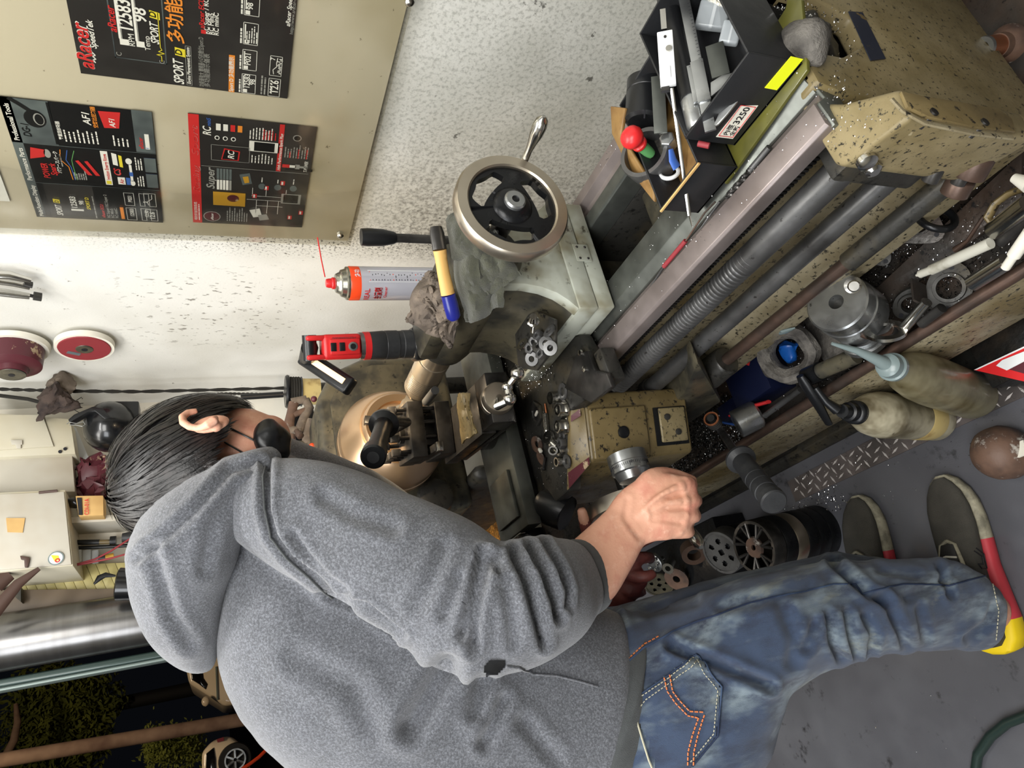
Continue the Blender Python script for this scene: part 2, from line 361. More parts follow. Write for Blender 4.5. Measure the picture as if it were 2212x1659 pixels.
# ---- notice board with acrylic sheet
BX = WX - .012
bd = thing('notice_board', (BX, .9, .9), 'large dusty beige notice board under clear acrylic, bolted to the right wall above the lathe', 'notice board')
pa, pb = at(752, 520, x=BX), at(905, 0, x=BX)
zb = pa.z
MB().prism([(BX, pa.y, pa.z), (BX, .35, pa.z - .005), (BX, .35, 2.2), (BX, pa.y + .01, 2.2)], (.011, 0, 0)).build('backing_board', 'board', bd, smooth=0)
SX = BX - .016
MATS['acrylic'] = None
def acrylic():
    m = bpy.data.materials.new('acrylic'); m.use_nodes = True; nt = m.node_tree; N = nt.nodes; L = nt.links; N.clear()
    o = N.new('ShaderNodeOutputMaterial'); mx = N.new('ShaderNodeMixShader'); t = N.new('ShaderNodeBsdfTransparent'); gl = N.new('ShaderNodeBsdfGlossy'); gl.inputs['Roughness'].default_value = .09
    t.inputs[0].default_value = (.95, .94, .90, 1); lw = N.new('ShaderNodeLayerWeight'); lw.inputs[0].default_value = .25
    ml = N.new('ShaderNodeMath'); ml.operation = 'MULTIPLY'; ml.inputs[1].default_value = .35; L.new(lw.outputs['Fresnel'], ml.inputs[0]); L.new(ml.outputs[0], mx.inputs[0]); L.new(t.outputs[0], mx.inputs[1]); L.new(gl.outputs[0], mx.inputs[2]); L.new(mx.outputs[0], o.inputs[0]); MATS['acrylic'] = m
acrylic()
MB().prism([(SX, pa.y + .002, pa.z - .004), (SX, .35, pa.z - .009), (SX, .35, 2.2), (SX, pa.y + .012, 2.2)], (.003, 0, 0)).build('acrylic_sheet', 'acrylic', bd, smooth=0)
for q in ((735, 510), (885, 6)):
    p = at(*q, x=SX)
    s = MB().lathe(p + V(.002, 0, 0), (-1, 0, 0), [(0, .009), (.003, .009), (.006, .006), (.0075, .002)], 16).build('screw', 'bright_steel', bd)
# ---- posters
class Poster:
    """s to the right (-Y), t downwards, metres from the top left corner"""
    def __init__(self, name, label, tl, w, h, tilt=0., mat='poster_black'):
        self.x = BX - .004; self.tl = V(self.x, tl.y, tl.z); self.w = w; self.h = h
        c, s_ = math.cos(tilt), math.sin(tilt); self.u = V(0, -c, -s_); self.d = V(0, s_, -c)
        self.root = thing(name, self.p(w / 2, h), label, 'poster', None)
        self.q = {}
        MB().prism([self.p(0, 0), self.p(w, 0), self.p(w, h), self.p(0, h)], (.0012, 0, 0)).build('paper', mat, self.root, smooth=0)
        self.lv = 0
    def p(self, s, t, l=0): return self.tl + self.u * s + self.d * t - V(.0004 * l, 0, 0)
    def mb(self, m, l):
        if (m, l) not in self.q: self.q[(m, l)] = MB()
        return self.q[(m, l)]
    def rect(self, s, t, w, h, m, l=1, sk=0.):
        self.mb(m, l).add([self.p(s + sk, t, l), self.p(s + w + sk, t, l), self.p(s + w, t + h, l), self.p(s, t + h, l)], [(0, 1, 2, 3)])
    def frame(self, s, t, w, h, m, l=2, e=.0012):
        self.rect(s, t, w, e, m, l); self.rect(s, t + h - e, w, e, m, l); self.rect(s, t, e, h, m, l); self.rect(s + w - e, t, e, h, m, l)
    def text(self, body, s, t, size, m='white_print', l=2, bold=False, shear=0., fit=None):
        put_text(self.mb(m, l), body, self.p(s, t, l), self.u, -self.d, size, bold, shear, fit)
    def lines(self, s, t, w, n, pitch, m='grey_print', l=2, h=.0022, rnd=None):
        rnd = rnd or random
        for i in range(n):
            x = s; e = s + w * rnd.uniform(.6, 1.)
            while x < e:
                k = rnd.uniform(.004, .016); k = min(k, e - x); self.rect(x, t + i * pitch, k, h, m, l); x += k + .0016
    def ell(self, s, t, a, b, m, l=2, n=20):
        self.mb(m, l).add([self.p(s + a * math.cos(6.2832 * i / n), t + b * math.sin(6.2832 * i / n), l) for i in range(n)], [tuple(range(n))])
    def poly(self, pts, m, l=2): self.mb(m, l).add([self.p(a, b, l) for a, b in pts], [tuple(range(len(pts)))])
    def stroke(self, pts, m, l=2, e=.001):
        for (a, b), (c, d) in zip(pts, pts[1:]):
            v = Vector((c - a, d - b)); k = v.length or 1; nx, ny = -v.y / k * e / 2, v.x / k * e / 2
            self.mb(m, l).add([self.p(a + nx, b + ny, l), self.p(c + nx, d + ny, l), self.p(c - nx, d - ny, l), self.p(a - nx, b - ny, l)], [(0, 1, 2, 3)])
    def done(self):
        nm = {'white_print': 'white_lettering', 'grey_print': 'small_print', 'red_print': 'red_print', 'orange_print': 'orange_print', 'yellow_print': 'yellow_print', 'blue_print': 'blue_print', 'green_print': 'green_print', 'poster_grey': 'grey_panel', 'poster_dark': 'dark_panel', 'gold_print': 'gold_panel', 'poster_black': 'black_panel'}
        for (m, l), b in self.q.items():
            b.build(nm.get(m, m), m, self.root, smooth=0, kind='stuff')
def span(a, b): return (a - b).length
# big black sheet, only its left part is in the frame
A, B = at(175, 155, x=BX), at(620, 210, x=BX)
H_ = A.z - B.z
ps = Poster('product_poster', 'big black poster in the top corner with 12583 and 98 read-outs and a red logo', A, .42, H_, 0)
S = H_ / .445   # photograph pixels down -> metres
def bt(px): return (px - 175) / 445. * H_
k = .00079
ps.text('aRacer', .012, bt(204), .036, 'white_print', 2, True, .25, .098)
ps.text('aRacer', .0125, bt(203.4), .0345, 'red_print', 3, True, .25, .0955)
ps.text('SpeedTek', .058, bt(210) + .004, .014, 'white_print', 2, True, .3)
ps.stroke([(.028, bt(208)), (.034, bt(204)), (.036, bt(210)), (.042, bt(204)), (.044, bt(210)), (.052, bt(203))], 'white_print', 2, .002)
ps.frame(.045, bt(248), .36, bt(352) - bt(248), 'poster_grey', 1, .002)
ps.text('aRacer', .098, bt(259), .018, 'red_print', 2, True, .25)
ps.rect(.075, bt(262), .012, bt(280) - bt(262), 'white_print', 2, .0); ps.rect(.087, bt(261), .09, .005, 'white_print', 2); ps.rect(.087, bt(266), .09, .0015, 'white_print', 2)
ps.text('12583', .103, bt(290), .032, 'white_print', 3, True, .08, .062); ps.text('RPM', .074, bt(291), .014)
ps.rect(.075, bt(294), .012, bt(310) - bt(294), 'white_print', 2); ps.rect(.087, bt(293), .082, .005, 'white_print', 2); ps.rect(.087, bt(298), .082, .0015, 'white_print', 2)
ps.text('98', .126, bt(318), .028, 'white_print', 3, True, .08); ps.text('Temp', .070, bt(321), .013)
ps.text('SPORT', .086, bt(339), .018, 'white_print', 3, True, .3, .046)
ps.rect(.136, bt(325), .014, .016, 'yellow_print', 2, .003); ps.text('D', .139, bt(337), .015, 'poster_dark', 3, True, .2)
ps.stroke([(.05, bt(342)), (.062, bt(342)), (.064, bt(332)), (.068, bt(349)), (.071, bt(336)), (.075, bt(344)), (.08, bt(341)), (.15, bt(341))], 'yellow_print', 2, .0012)
ps.text('C', .05, bt(262), .012, 'grey_print'); ps.text('C', .045, bt(347), .012, 'grey_print')
ps.text('SPORT', .004, bt(385), .024, 'white_print', 3, True, .3, .058)
ps.rect(.066, bt(370), .017, .018, 'yellow_print', 2, .003); ps.text('D', .069, bt(384), .016, 'poster_dark', 3, True, .2)
ps.text('多功能顯示', .094, bt(387), .030, 'orange_print', 3, True)
ps.frame(.004, bt(391), .088, .010, 'grey_print', 2, .0008); ps.text('Engine Management System', .007, bt(400), .0085, 'white_print', 2, True, .2, .082)
ps.text('功能最強大 體積最小巧的數位Sport D', .005, bt(429), .011, 'grey_print', 3, False, 0, .11); ps.text('多功能顯示儀表', .005, bt(441), .011, 'grey_print', 3)
ps.rect(.123, bt(425), .008, .008, 'red_print', 3); ps.text('aRacer ECU', .133, bt(432), .012, 'red_print', 3, True, .2)
for i, t_ in enumerate(('RC Super / RC Super2', 'RC Mini5', 'RC miniC')): ps.text(t_, .123, bt(441 + i * 10), .0115, 'white_print', 2, True)
ps.rect(-.0, bt(483), .086, .0105, 'orange_print', 2); ps.text('Sport D 多功能顯示', .002, bt(493), .010, 'white_print', 3, True, 0, .08)
for i, (s0, tt, dd) in enumerate(((.0, '12583', '98'), (.055, 'P021', ''), (.112, '', 'Maximum'), (.172, '98', ''))):
    ps.frame(s0 + .002, bt(512), .046, bt(544) - bt(512), 'white_print', 2, .001)
    ps.rect(s0 + .004, bt(515), .008, .008, 'white_print', 2); ps.rect(s0 + .014, bt(515), .03, .0022, 'white_print', 2)
    if tt: ps.text(tt, s0 + .014, bt(530), .014, 'white_print', 3, True)
    if dd == '98': ps.text('98', s0 + .024, bt(542), .014, 'white_print', 3, True)
    if dd == 'Maximum': ps.lines(s0 + .006, bt(519), .038, 5, .0042, 'white_print', 2, .0018)
    ps.lines(s0 + .003, bt(506), .042, 1, .004, 'white_print', 2, .003)
ps.frame(.002, bt(573), .044, bt(601) - bt(573), 'white_print', 2, .001); ps.text('12.6', .010, bt(596), .020, 'white_print', 3, True, 0, .032)
for i in range(5): ps.rect(.008 + i * .007, bt(577), .004, .004, 'white_print', 2, .002)
ps.frame(.052, bt(573), .046, bt(601) - bt(573), 'white_print', 2, .001); ps.stroke([(.056, bt(583)), (.066, bt(581)), (.074, bt(589)), (.082, bt(588)), (.094, bt(590))], 'white_print', 2, .0014)
for i in range(12): ps.rect(.058 + i * .003, bt(598) - random.uniform(.001, .007), .0018, .005, 'white_print', 2)
ps.text('7', .088, bt(584), .012, 'white_print', 3, True); ps.lines(.004, bt(556), .05, 2, .006, 'grey_print', 2, .003)
ps.text('aRacer SpeedTek Inc', .165, bt(610), .011, 'white_print', 2, True, .25); ps.text('http://www.aracer-speedtek', .150, bt(618), .009, 'grey_print', 2)
ps.done()
# folded leaflet of three columns
A, B, C_ = at(80, 465, x=BX), at(352, 475, x=BX), at(5, 205, x=BX)
W2 = A.y - C_.y; H2 = A.z - B.z
lf = Poster('three_column_leaflet', 'dark folded leaflet with grey mask picture and three columns, top left on the board', A, W2, H2, 0, 'poster_dark')
c3 = W2 / 3
lf.rect(0, 0, W2, .018, 'poster_grey', 1)
lf.rect(2 * c3, .0, c3, .078, 'poster_grey', 1)
lf.text('Multi-Function Display', .004, .014, .011, 'white_print', 3, True, 0, c3 - .012)
lf.text('Performance Parts', c3 + .006, .014, .012, 'white_print', 3, True, 0, c3 - .02); lf.text('Professional Tools', 2 * c3 + .006, .014, .012, 'white_print', 3, True, 0, c3 - .02)
for i in (1, 2): lf.rect(i * c3 - .0006, 0, .0012, H2, 'poster_grey', 2)
lf.text('SPORT', .010, .052, .016, 'white_print', 3, True, .3, .036); lf.rect(.050, .040, .012, .012, 'yellow_print', 2, .002); lf.text('D', .052, .050, .011, 'poster_dark', 3, True)
lf.poly([(.0, .03), (c3, .03), (c3, .12), (.0, .12)], 'poster_black', 1)
lf.text('12583', .036, .083, .016, 'white_print', 3, True); lf.text('98', .050, .097, .013, 'white_print', 3, True); lf.rect(.028, .07, .006, .024, 'white_print', 2)
lf.text('SPORT D', .034, .108, .010, 'yellow_print', 3, True, .25); lf.lines(.006, .115, .09, 1, .005)
lf.text('aRacer ECU', .010, .134, .009, 'red_print', 3, True)
for i, t_ in enumerate(('RC Super/ RC Super 2', 'RC Mini5', 'RC miniC')): lf.text(t_, .010, .144 + i * .008, .0085, 'grey_print', 3, True)
lf.rect(.008, .166, .04, .007, 'orange_print', 2)
for i in range(4):
    s0, t0 = .006 + (i % 2) * .05, .178 + (i // 2) * .03
    if t0 + .022 < H2 - .02: lf.frame(s0, t0, .042, .020, 'white_print', 2, .0009); lf.text(('12583', 'P021', '12:50', '5')[i], s0 + .012, t0 + .015, .011, 'white_print', 3, True)
lf.frame(.006, H2 - .034, .040, .024, 'white_print', 2, .0009); lf.text('12.6', .012, H2 - .016, .015, 'white_print', 3, True)
lf.frame(.056, H2 - .034, .044, .024, 'white_print', 2, .0009); lf.stroke([(.06, H2 - .026), (.072, H2 - .028), (.082, H2 - .018), (.096, H2 - .018)], 'white_print', 2, .0012)
x0 = c3 + .004
lf.text('POWER', x0 + .012, .048, .016, 'red_print', 3, True, .2, .044); lf.text('Spark', x0 + .022, .062, .016, 'red_print', 3, True, .2, .036); lf.text('パワースパーク', x0 + .03, .071, .009, 'white_print', 3, True)
lf.poly([(x0 + .066, .022), (x0 + .098, .028), (x0 + .094, .052), (x0 + .074, .048)], 'red_print', 2); lf.ell(x0 + .084, .054, .012, .006, 'grey_print', 2)
lf.lines(x0 + .05, .074, .04, 1, .004); 
for j, mm in enumerate(('orange_print', 'blue_print', 'green_print')): lf.stroke([(x0 + .012, .088 + j * .004), (x0 + .05, .086 + j * .004), (x0 + .07, .074 + j * .01), (x0 + .098, .078 + j * .012)], mm, 2, .0014)
lf.lines(x0 + .014, .092, .03, 6, .004, 'grey_print')
lf.poly([(x0 + .03, .118), (x0 + .07, .100), (x0 + .072, .106), (x0 + .03, .126)], 'red_print', 3); lf.poly([(x0 + .03, .132), (x0 + .07, .116), (x0 + .072, .122), (x0 + .03, .140)], 'red_print', 3)
lf.rect(x0 + .004, .148, c3 - .012, .013, 'white_print', 2); lf.text('Ignition Energy Ringe', x0 + .020, .158, .0095, 'red_print', 3, True, 0, c3 - .036); lf.rect(x0 + .007, .150, .010, .009, 'yellow_print', 3)
lf.text('CS', x0 + .034, .180, .018, 'red_print', 3, True, .25); lf.text('CS', x0 + .0345, .1795, .017, 'white_print', 2, True, .25)
lf.rect(x0 + .064, .168, .034, .009, 'white_print', 2, .003); lf.rect(x0 + .060, .180, .034, .006, 'yellow_print', 2, .002)
lf.rect(x0 + .008, .172, .022, .014, 'white_print', 2); lf.rect(x0 + .008, .188, .022, .008, 'blue_print', 2); lf.text('Air', x0 + .011, .183, .011, 'red_print', 3, True)
lf.ell(x0 + .014, .200, .008, .005, 'white_print', 2); lf.rect(x0 + .020, .197, .05, .005, 'white_print', 2); lf.ell(x0 + .080, .198, .009, .006, 'white_print', 2); lf.rect(x0 + .036, .196, .012, .007, 'blue_print', 3)
for i in range(3): lf.lines(x0 + .006, .210 + i * .005, .038, 1, .004, 'white_print'); lf.lines(x0 + .056, .210 + i * .005, .038, 1, .004, 'white_print')
lf.rect(x0 + .004, H2 - .024, .042, .022, 'blue_print', 1); lf.rect(x0 + .052, H2 - .024, .042, .022, 'blue_print', 1); lf.rect(x0 + .004, H2 - .024, .042, .022, 'poster_grey', 2); lf.rect(x0 + .052, H2 - .024, .042, .022, 'poster_grey', 2)
x0 = 2 * c3 + .004
lf.text('DG-1', x0 + .014, .036, .018, 'poster_dark', 3, True, .2, .034)
lf.ell(x0 + .062, .050, .022, .018, 'poster_dark', 2); lf.ell(x0 + .062, .056, .015, .009, 'grey_print', 3); lf.ell(x0 + .062, .0565, .013, .007, 'poster_dark', 4)
lf.stroke([(x0 + .078, .048), (x0 + .096, .030), (x0 + .108, .016)], 'poster_dark', 3, .008)
lf.rect(x0, .074, c3 - .006, .004, 'poster_dark', 2)
lf.text('專業級診斷器', x0 + .014, .088, .008, 'white_print', 3, True); lf.lines(x0 + .010, .092, .042, 8, .0078, 'white_print', 3, .0026)
lf.text('AF1', x0 + .060, .142, .018, 'white_print', 3, True, .2, .032); lf.text('空燃比控制器', x0 + .054, .153, .009, 'orange_print', 3, True)
lf.poly([(x0 + .056, .164), (x0 + .098, .158), (x0 + .100, .196), (x0 + .058, .190)], 'red_print', 2); lf.text('AF1', x0 + .060, .184, .014, 'white_print', 3, True, .2); lf.lines(x0 + .010, .176, .03, 4, .008, 'white_print', 3, .0026)
lf.rect(x0 - .002, H2 - .036, c3, .036, 'poster_grey', 2); lf.text('aRacer', x0 + .008, H2 - .022, .011, 'red_print', 3, True, .2); lf.rect(x0 + .008, H2 - .018, .042, .008, 'white_print', 3); lf.text('f', x0 + .010, H2 - .011, .009, 'blue_print', 4, True)
lf.done()
# racing sport leaflet
A, B, C_ = at(417, 477, x=BX), at(652, 487, x=BX), at(392, 240, x=BX)
W3 = A.y - C_.y; H3 = A.z - B.z
rs = Poster('racing_sport_leaflet', 'black leaflet with a red Racing Sport banner, lower left on the board', A, W3, H3, 0)
rs.rect(0, 0, W3, .020, 'red_print', 1)
rs.text('Racing', W3 * .32, .0165, .017, 'white_print', 2, False, .2, .085); rs.text('Sport', W3 * .66, .0165, .017, 'white_print', 2, False, .2, .085)
rs.text('Racing', W3 * .32 + .0006, .0160, .0160, 'red_print', 3, False, .2, .084); rs.text('Sport', W3 * .66 + .0006, .0160, .0160, 'red_print', 3, False, .2, .084)
rs.text('噴射供油控制系統', .01, .010, .008, 'white_print', 2); rs.lines(.01, .013, .06, 1, .004, 'white_print')
rs.text('Super', W3 * .36, .048, .024, 'grey_print', 2, True, .25, .07)
rs.rect(W3 * .20, .045, .046, .070, 'gold_print', 2); rs.ell(W3 * .28, .088, .012, .013, 'maroon', 3)
rs.ell(.026, .042, .018, .019, 'grey_print', 2); rs.ell(.026, .042, .016, .017, 'maroon', 3); rs.text('aRacer', .014, .045, .008, 'white_print', 4, True, .2, .024)
rs.lines(.012, .075, .05, 9, .0055, 'grey_print')
for i in range(5):
    rs.rect(W3 * .36, .053 + i * .0065, .032, .005, 'white_print' if i < 4 else 'grey_print', 2); rs.rect(W3 * .36 + .034, .053 + i * .0065, .034, .005, 'poster_grey', 2)
rs.poly([(W3 * .42, .108), (W3 * .52, .100), (W3 * .54, .122), (W3 * .44, .128)], 'poster_grey', 2); rs.poly([(W3 * .44, .112), (W3 * .50, .107), (W3 * .51, .119), (W3 * .45, .122)], 'gold_print', 3)
for a in ([(W3 * .28, .118), (W3 * .28, .215)], [(W3 * .32, .128), (W3 * .32, .205)], [(W3 * .32, .13), (W3 * .40, .13)], [(W3 * .32, .16), (W3 * .40, .16)], [(W3 * .28, .165), (W3 * .14, .165)], [(W3 * .28, .19), (W3 * .14, .19)], [(W3 * .32, .205), (W3 * .40, .205)], [(W3 * .22, .14), (W3 * .22, .20)], [(W3 * .14, .14), (W3 * .28, .14)]): rs.stroke(a, 'white_print', 2, .0011)
rs.rect(W3 * .26, .195, .034, .045, 'grey_print', 2); rs.rect(W3 * .27, .200, .028, .034, 'poster_dark', 3)
rs.poly([(.030, .135), (.056, .125), (.064, .148), (.036, .155)], 'white_print', 2); rs.poly([(.02, .15), (.04, .145), (.045, .165), (.026, .172)], 'grey_print', 3)
for (a, b) in ((.10, .13), (.13, .155), (.15, .19), (.10, .20), (.03, .215), (.05, .24)): rs.rect(a, b, .014, .010, 'red_print', 2); rs.rect(a + .002, b + .002, .010, .004, 'white_print', 3)
for (a, b) in ((.42, .15), (.42, .185), (.42, .22)): rs.ell(W3 * a, b, .010, .008, 'poster_grey', 2); rs.lines(W3 * a + .014, b - .002, .02, 1, .003, 'white_print')
x0 = W3 * .58
rs.rect(x0 - .002, .022, .001, H3 - .026, 'grey_print', 2)
rs.text('RC', x0 + .088, .042, .022, 'white_print', 3, True, .25, .026); rs.text('mini5', x0 + .114, .042, .011, 'blue_print', 3, True, .25, .022)
rs.frame(x0 + .018, .042, .046, .078, 'grey_print', 2, .001); rs.poly([(x0 + .022, .062), (x0 + .056, .068), (x0 + .050, .100), (x0 + .022, .098)], 'red_print', 2); rs.poly([(x0 + .024, .064), (x0 + .053, .070), (x0 + .048, .097), (x0 + .024, .095)], 'poster_dark', 3); rs.text('RC', x0 + .026, .088, .018, 'white_print', 4, True, .25)
for i in range(4): rs.rect(x0 + .105, .052 + i * .014, .018, .009, ('white_print', 'white_print', 'red_print', 'orange_print')[i], 2)
for i in range(3): rs.ell(x0 + .084, .054 + i * .016, .006, .005, 'white_print', 2); rs.ell(x0 + .084, .054 + i * .016, .004, .003, 'poster_dark', 3)
rs.rect(x0 + .055, .118, .030, .062, 'white_print', 2); rs.rect(x0 + .057, .128, .026, .042, 'poster_dark', 3)
rs.lines(x0 + .020, .124, .03, 7, .007, 'white_print'); rs.lines(x0 + .090, .118, .036, 8, .0062, 'white_print'); rs.lines(x0 + .092, .145, .03, 5, .006, 'red_print', 3)
rs.rect(x0, H3 * .70, W3 - x0 - .002, .010, 'red_print', 2); rs.text('High Performance Spark Plug', x0 + .004, H3 * .70 + .0085, .009, 'white_print', 3, True, .1, .11)
rs.rect(x0 + .006, H3 * .78, .008, .06, 'poster_dark', 2); rs.rect(x0 + .014, H3 * .75, .010, .016, 'red_print', 3); rs.rect(x0 + .015, H3 * .75 + .016, .008, .014, 'white_print', 3); rs.rect(x0 + .012, H3 * .75 + .028, .014, .010, 'grey_print', 3); rs.rect(x0 + .016, H3 * .75 + .038, .006, .018, 'grey_print', 3)
rs.lines(x0 + .045, H3 * .76, .04, 9, .006, 'grey_print'); rs.lines(x0 + .045, H3 * .80, .03, 3, .018, 'red_print', 3)
rs.ell(x0 + .105, H3 * .85, .009, .009, 'grey_print', 2); rs.ell(x0 + .105, H3 * .85, .007, .007, 'poster_dark', 3); rs.text('T-POWER', x0 + .004, H3 - .008, .011, 'white_print', 3, True, .25, .034)
rs.done()
# corner of another sheet at the edge of the frame
A = at(20, 430, x=BX)
ot = Poster('grey_sheet', 'grey sheet with a white border above the folded leaflet at the frame edge', V(0, at(22, 432, x=BX).y, at(22, 432, x=BX).z + .2), .16, .2, 0, 'white_print')
ot.rect(.012, .012, .14, .16, 'poster_grey', 1); ot.done()
for e_ in list(ot.root.children): pass
# ---------------------------------------------------------------- the lathe (spindle line x=.645 z=1.065)
AX, AZ, BZ = .645, 1.065, .85
YN, YF = .372, 2.05
lathe = thing('metal_lathe', (.64, 1.3, 0), 'old khaki engine lathe with speckled paint standing along the right wall', 'lathe')
# bed with its ways
def along(name, prof, y0, y1, m, bev=0., par=lathe, **k):
    return MB().prism([(x, y0, z) for x, z in prof], (0, y1 - y0, 0)).build(name, m, par, bevel=bev, **k)
along('front_way', [(.487, .822), (.487, .846), (.491, .85), (.521, .852), (.527, .838), (.540, .834), (.540, .822)], YN, 1.5, 'way_steel', .0012)
along('inner_way', [(.5405, .806), (.5405, .838), (.553, .842), (.560, .846), (.604, .846), (.606, .842), (.606, .80)], YN, 1.5, 'way_dull', .0012)
along('rear_inner_way', [(.722, .80), (.722, .843), (.726, .846), (.748, .846), (.754, .836), (.754, .80)], YN, 1.5, 'way_dull', .0012)
along('rear_way', [(.7545, .80), (.7545, .836), (.766, .838), (.776, .85), (.795, .85), (.799, .846), (.799, .79)], YN, 1.5, 'way_steel', .0012)
along('bed_front_wall', [(.532, .806), (.532, .57), (.512, .54), (.512, .44), (.60, .44), (.60, .806)], YN + .004, 1.62, 'cream_speck', .004)
along('bed_rear_wall', [(.722, .80), (.722, .44), (.79, .44), (.79, .79)], YN + .004, 1.62, 'dark_cast', .004)
for y in (.47, .70, .93, 1.16, 1.40):
    MB().bx(.600, .722, y, y + .05, .50, .79).build('bed_rib', 'olive_cast', lathe, bevel=.006)
MB().bx(.600, .722, YN + .01, 1.6, .49, .52).build('bed_floor', 'dark_cast', lathe)
# rack under the front way: separate teeth joined (more than 300 tiny ones)
rk = MB().bx(.508, .531, YN + .004, 1.45, .786, .802)
for i in range(150):
    y = .40 + i * .0068; rk.bx(.505, .509, y, y + .0036, .788, .801)
rk.build('gear_rack', 'dark_steel', lathe, kind='stuff')
# end plate of the bed, facing the viewer
ep = [(.455, .835), (.480, .845), (.484, .80), (.520, .80), (.53, .83), (.56, .842), (.60, .842), (.605, .76), (.64, .70), (.70, .70), (.722, .76), (.722, .842), (.80, .842), (.86, .80), (.885, .70), (.885, .40), (.55, .40), (.51, .46), (.50, .60), (.49, .70), (.47, .76)]
MB().prism([(x, YN - .012, z) for x, z in [(.532, .80), (.545, .842), (.60, .842), (.602, .77), (.640, .705), (.69, .70), (.722, .76), (.722, .842), (.80, .842), (.865, .80), (.885, .70), (.885, .375), (.56, .375), (.545, .46), (.54, .60)]], (0, .03, 0)).build('end_casting', 'khaki', lathe, bevel=.005)
pl = [at(1832, 26, y=YN - .0125), at(1862, 28, y=YN - .0125), at(1912, 128, y=YN - .0125), at(1880, 132, y=YN - .0125)]
MB().prism(pl, (0, -.0012, 0)).build('name_plate', 'plate_blue', lathe, label='worn dark blue name plate')
# way end cap with ragged cream gasket
MB().prism([(.486, YN - .004, .806), (.486, YN - .004, .842), (.52, YN - .004, .848), (.53, YN - .004, .832), (.56, YN - .004, .842), (.60, YN - .004, .842), (.60, YN - .004, .806)], (0, .006, 0)).build('way_end', 'way_dull', lathe, bevel=.001)
# hanger bracket for screw and rods: rounded wedge box in front of the end
hp4 = [(.424, .300), (.464, .298), (.505, .355), (.555, .400), (.452, .395), (.440, .385)]
MB().rings([[V(x, y, z) for x, y in hp4] for z in (.625,)] + [[V(x, y, .72) for x, y in hp4]] + [[V(x, y, .835 + (.006 if i_ in (0, 5) else 0)) for i_, (x, y) in enumerate(hp4)]]).build('screw_hanger', 'khaki', lathe, bevel=.007, seg=3)
fa = [at(a, b, y=.2985) for a, b in ((1940, 202), (1985, 212), (2070, 226), (2150, 240), (2180, 262), (2188, 290), (2100, 280), (2000, 258), (1955, 236))]
MB().prism(fa, (0, -.004, 0)).build('hanger_cover', 'khaki_clean', lathe, bevel=.0015, label='brown painted hanger cover')
MB().tube([at(a, b, y=.2975) for a, b in ((1926, 214), (1950, 240), (1995, 265), (2100, 288), (2186, 298))], .0035, 8, sq=.5).build('cream_edge', 'cream_speck', lathe)
MB().bx(.462, .54, .378, .43, .66, .80).build('hanger_arm', 'dark_cast', lathe, bevel=.006)
for q in ((2020, 240), (2130, 262)):
    p = at(q[0], q[1], y=.2925); MB().cyl(p, p + V(0, .02, 0), .005, 12).build('dowel', 'dark_steel', lathe)
for q in ((1870, 345, .011), (1883, 362, .009)):
    p = at(q[0], q[1], x=.434); MB().lathe(p, (-1, -.1, .1), [(0, q[2]), (.006, q[2]), (.009, q[2] * .6)], 14).build('oil_cup', 'bright_steel', lathe)
# ---- lead screw, feed rod, switch rod
SXX = .482
def zat(z45): return CAMH - (CAMH - z45) * SXX / .45
z1, z2, z3 = zat(.822), zat(.738), zat(.642)
ls = MB().cyl((SXX, .39, z1), (SXX, .62, z1), .0195, 24).build('lead_screw_shank', 'rod_steel', lathe)
n = 14; vs = []; fs = []; y0 = .61; turns = 74; seg = 16
hl = MB(); pts = []
prof = []
y = .60
while y < 1.12:
    prof += [(y - .6, .0192), (y - .6 + .0020, .0196), (y - .6 + .0036, .0166), (y - .6 + .0062, .0166)]; y += .0078
MB().lathe((SXX, .60, z1), (0, 1, 0), prof, 24).build('lead_screw', 'rod_steel', lathe, smooth=25)
MB().cyl((SXX, .38, z2), (SXX, 1.5, z2), .0165, 24).build('feed_rod', 'rod_steel', lathe)
MB().cyl((SXX - .004, .38, z3), (SXX - .004, .60, z3), .016, 20).build('switch_rod_sleeve', 'dark_cast', lathe)
MB().cyl((SXX - .004, .58, z3), (SXX - .004, 1.30, z3), .0115, 20).build('switch_rod', 'rust_rod', lathe)
p = V(SXX, 1.045, z2); hc = []
for i in range(5): MB().torus(p + V(0, .004 * i - .02, 0), (0, 1, 0), .0185, .0026, 22, 6).build('spring_coil', 'dark_steel', lathe)
# lever end fittings on the near bracket
for (px, py, r, ln) in ((2008, 392, .010, .03), (2068, 398, .009, .026), (2060, 420, .017, .02), (2090, 380, .02, .03)):
    p = at(px, py, x=.44); MB().lathe(p, (.2, -.5, .1), [(0, r), (ln, r), (ln + .003, r * .7)], 18).build('shaft_end', 'dark_steel' if r < .016 else 'rust_rod', lathe, bevel=.001)
# ---- tray, cabinet base
TZ = .327
tr = thing('chip_tray', (.62, 1.3, .2), 'long oily chip tray with speckled cream front below the lathe bed', 'tray')
MB().bx(.395, .93, -.1, 2.38, TZ - .012, TZ).build('tray_floor', 'oily_tray', tr)
MB().prism([(.387, -.1, .366), (.399, -.1, .366), (.399, -.1, .19), (.41, -.1, .174), (.387, -.1, .174)], (0, 2.48, 0)).build('tray_front', 'cream_speck', tr, bevel=.003)
MB().cyl((.393, -.1, .374), (.393, 2.38, .374), .0108, 14).build('rolled_lip', 'rust_rod', tr)
MB().bx(.925, .935, -.1, 2.38, TZ, .45).build('tray_back', 'oily_tray', tr)
MB().bx(.40, .93, -.11, -.1, TZ, .38).build('tray_end', 'oily_tray', tr)
# inner angled plate in the tray (rusty edge)
a, b, c_, d_ = at(1880, 640, z=TZ + .02), at(2212, 330, z=TZ + .02), at(2212, 440, z=TZ + .004), at(1925, 655, z=TZ + .004)
MB().prism([a, b, c_, d_], (0, 0, .006)).build('sloping_plate', 'oily_tray', tr, label='rusty sloping plate inside the tray')
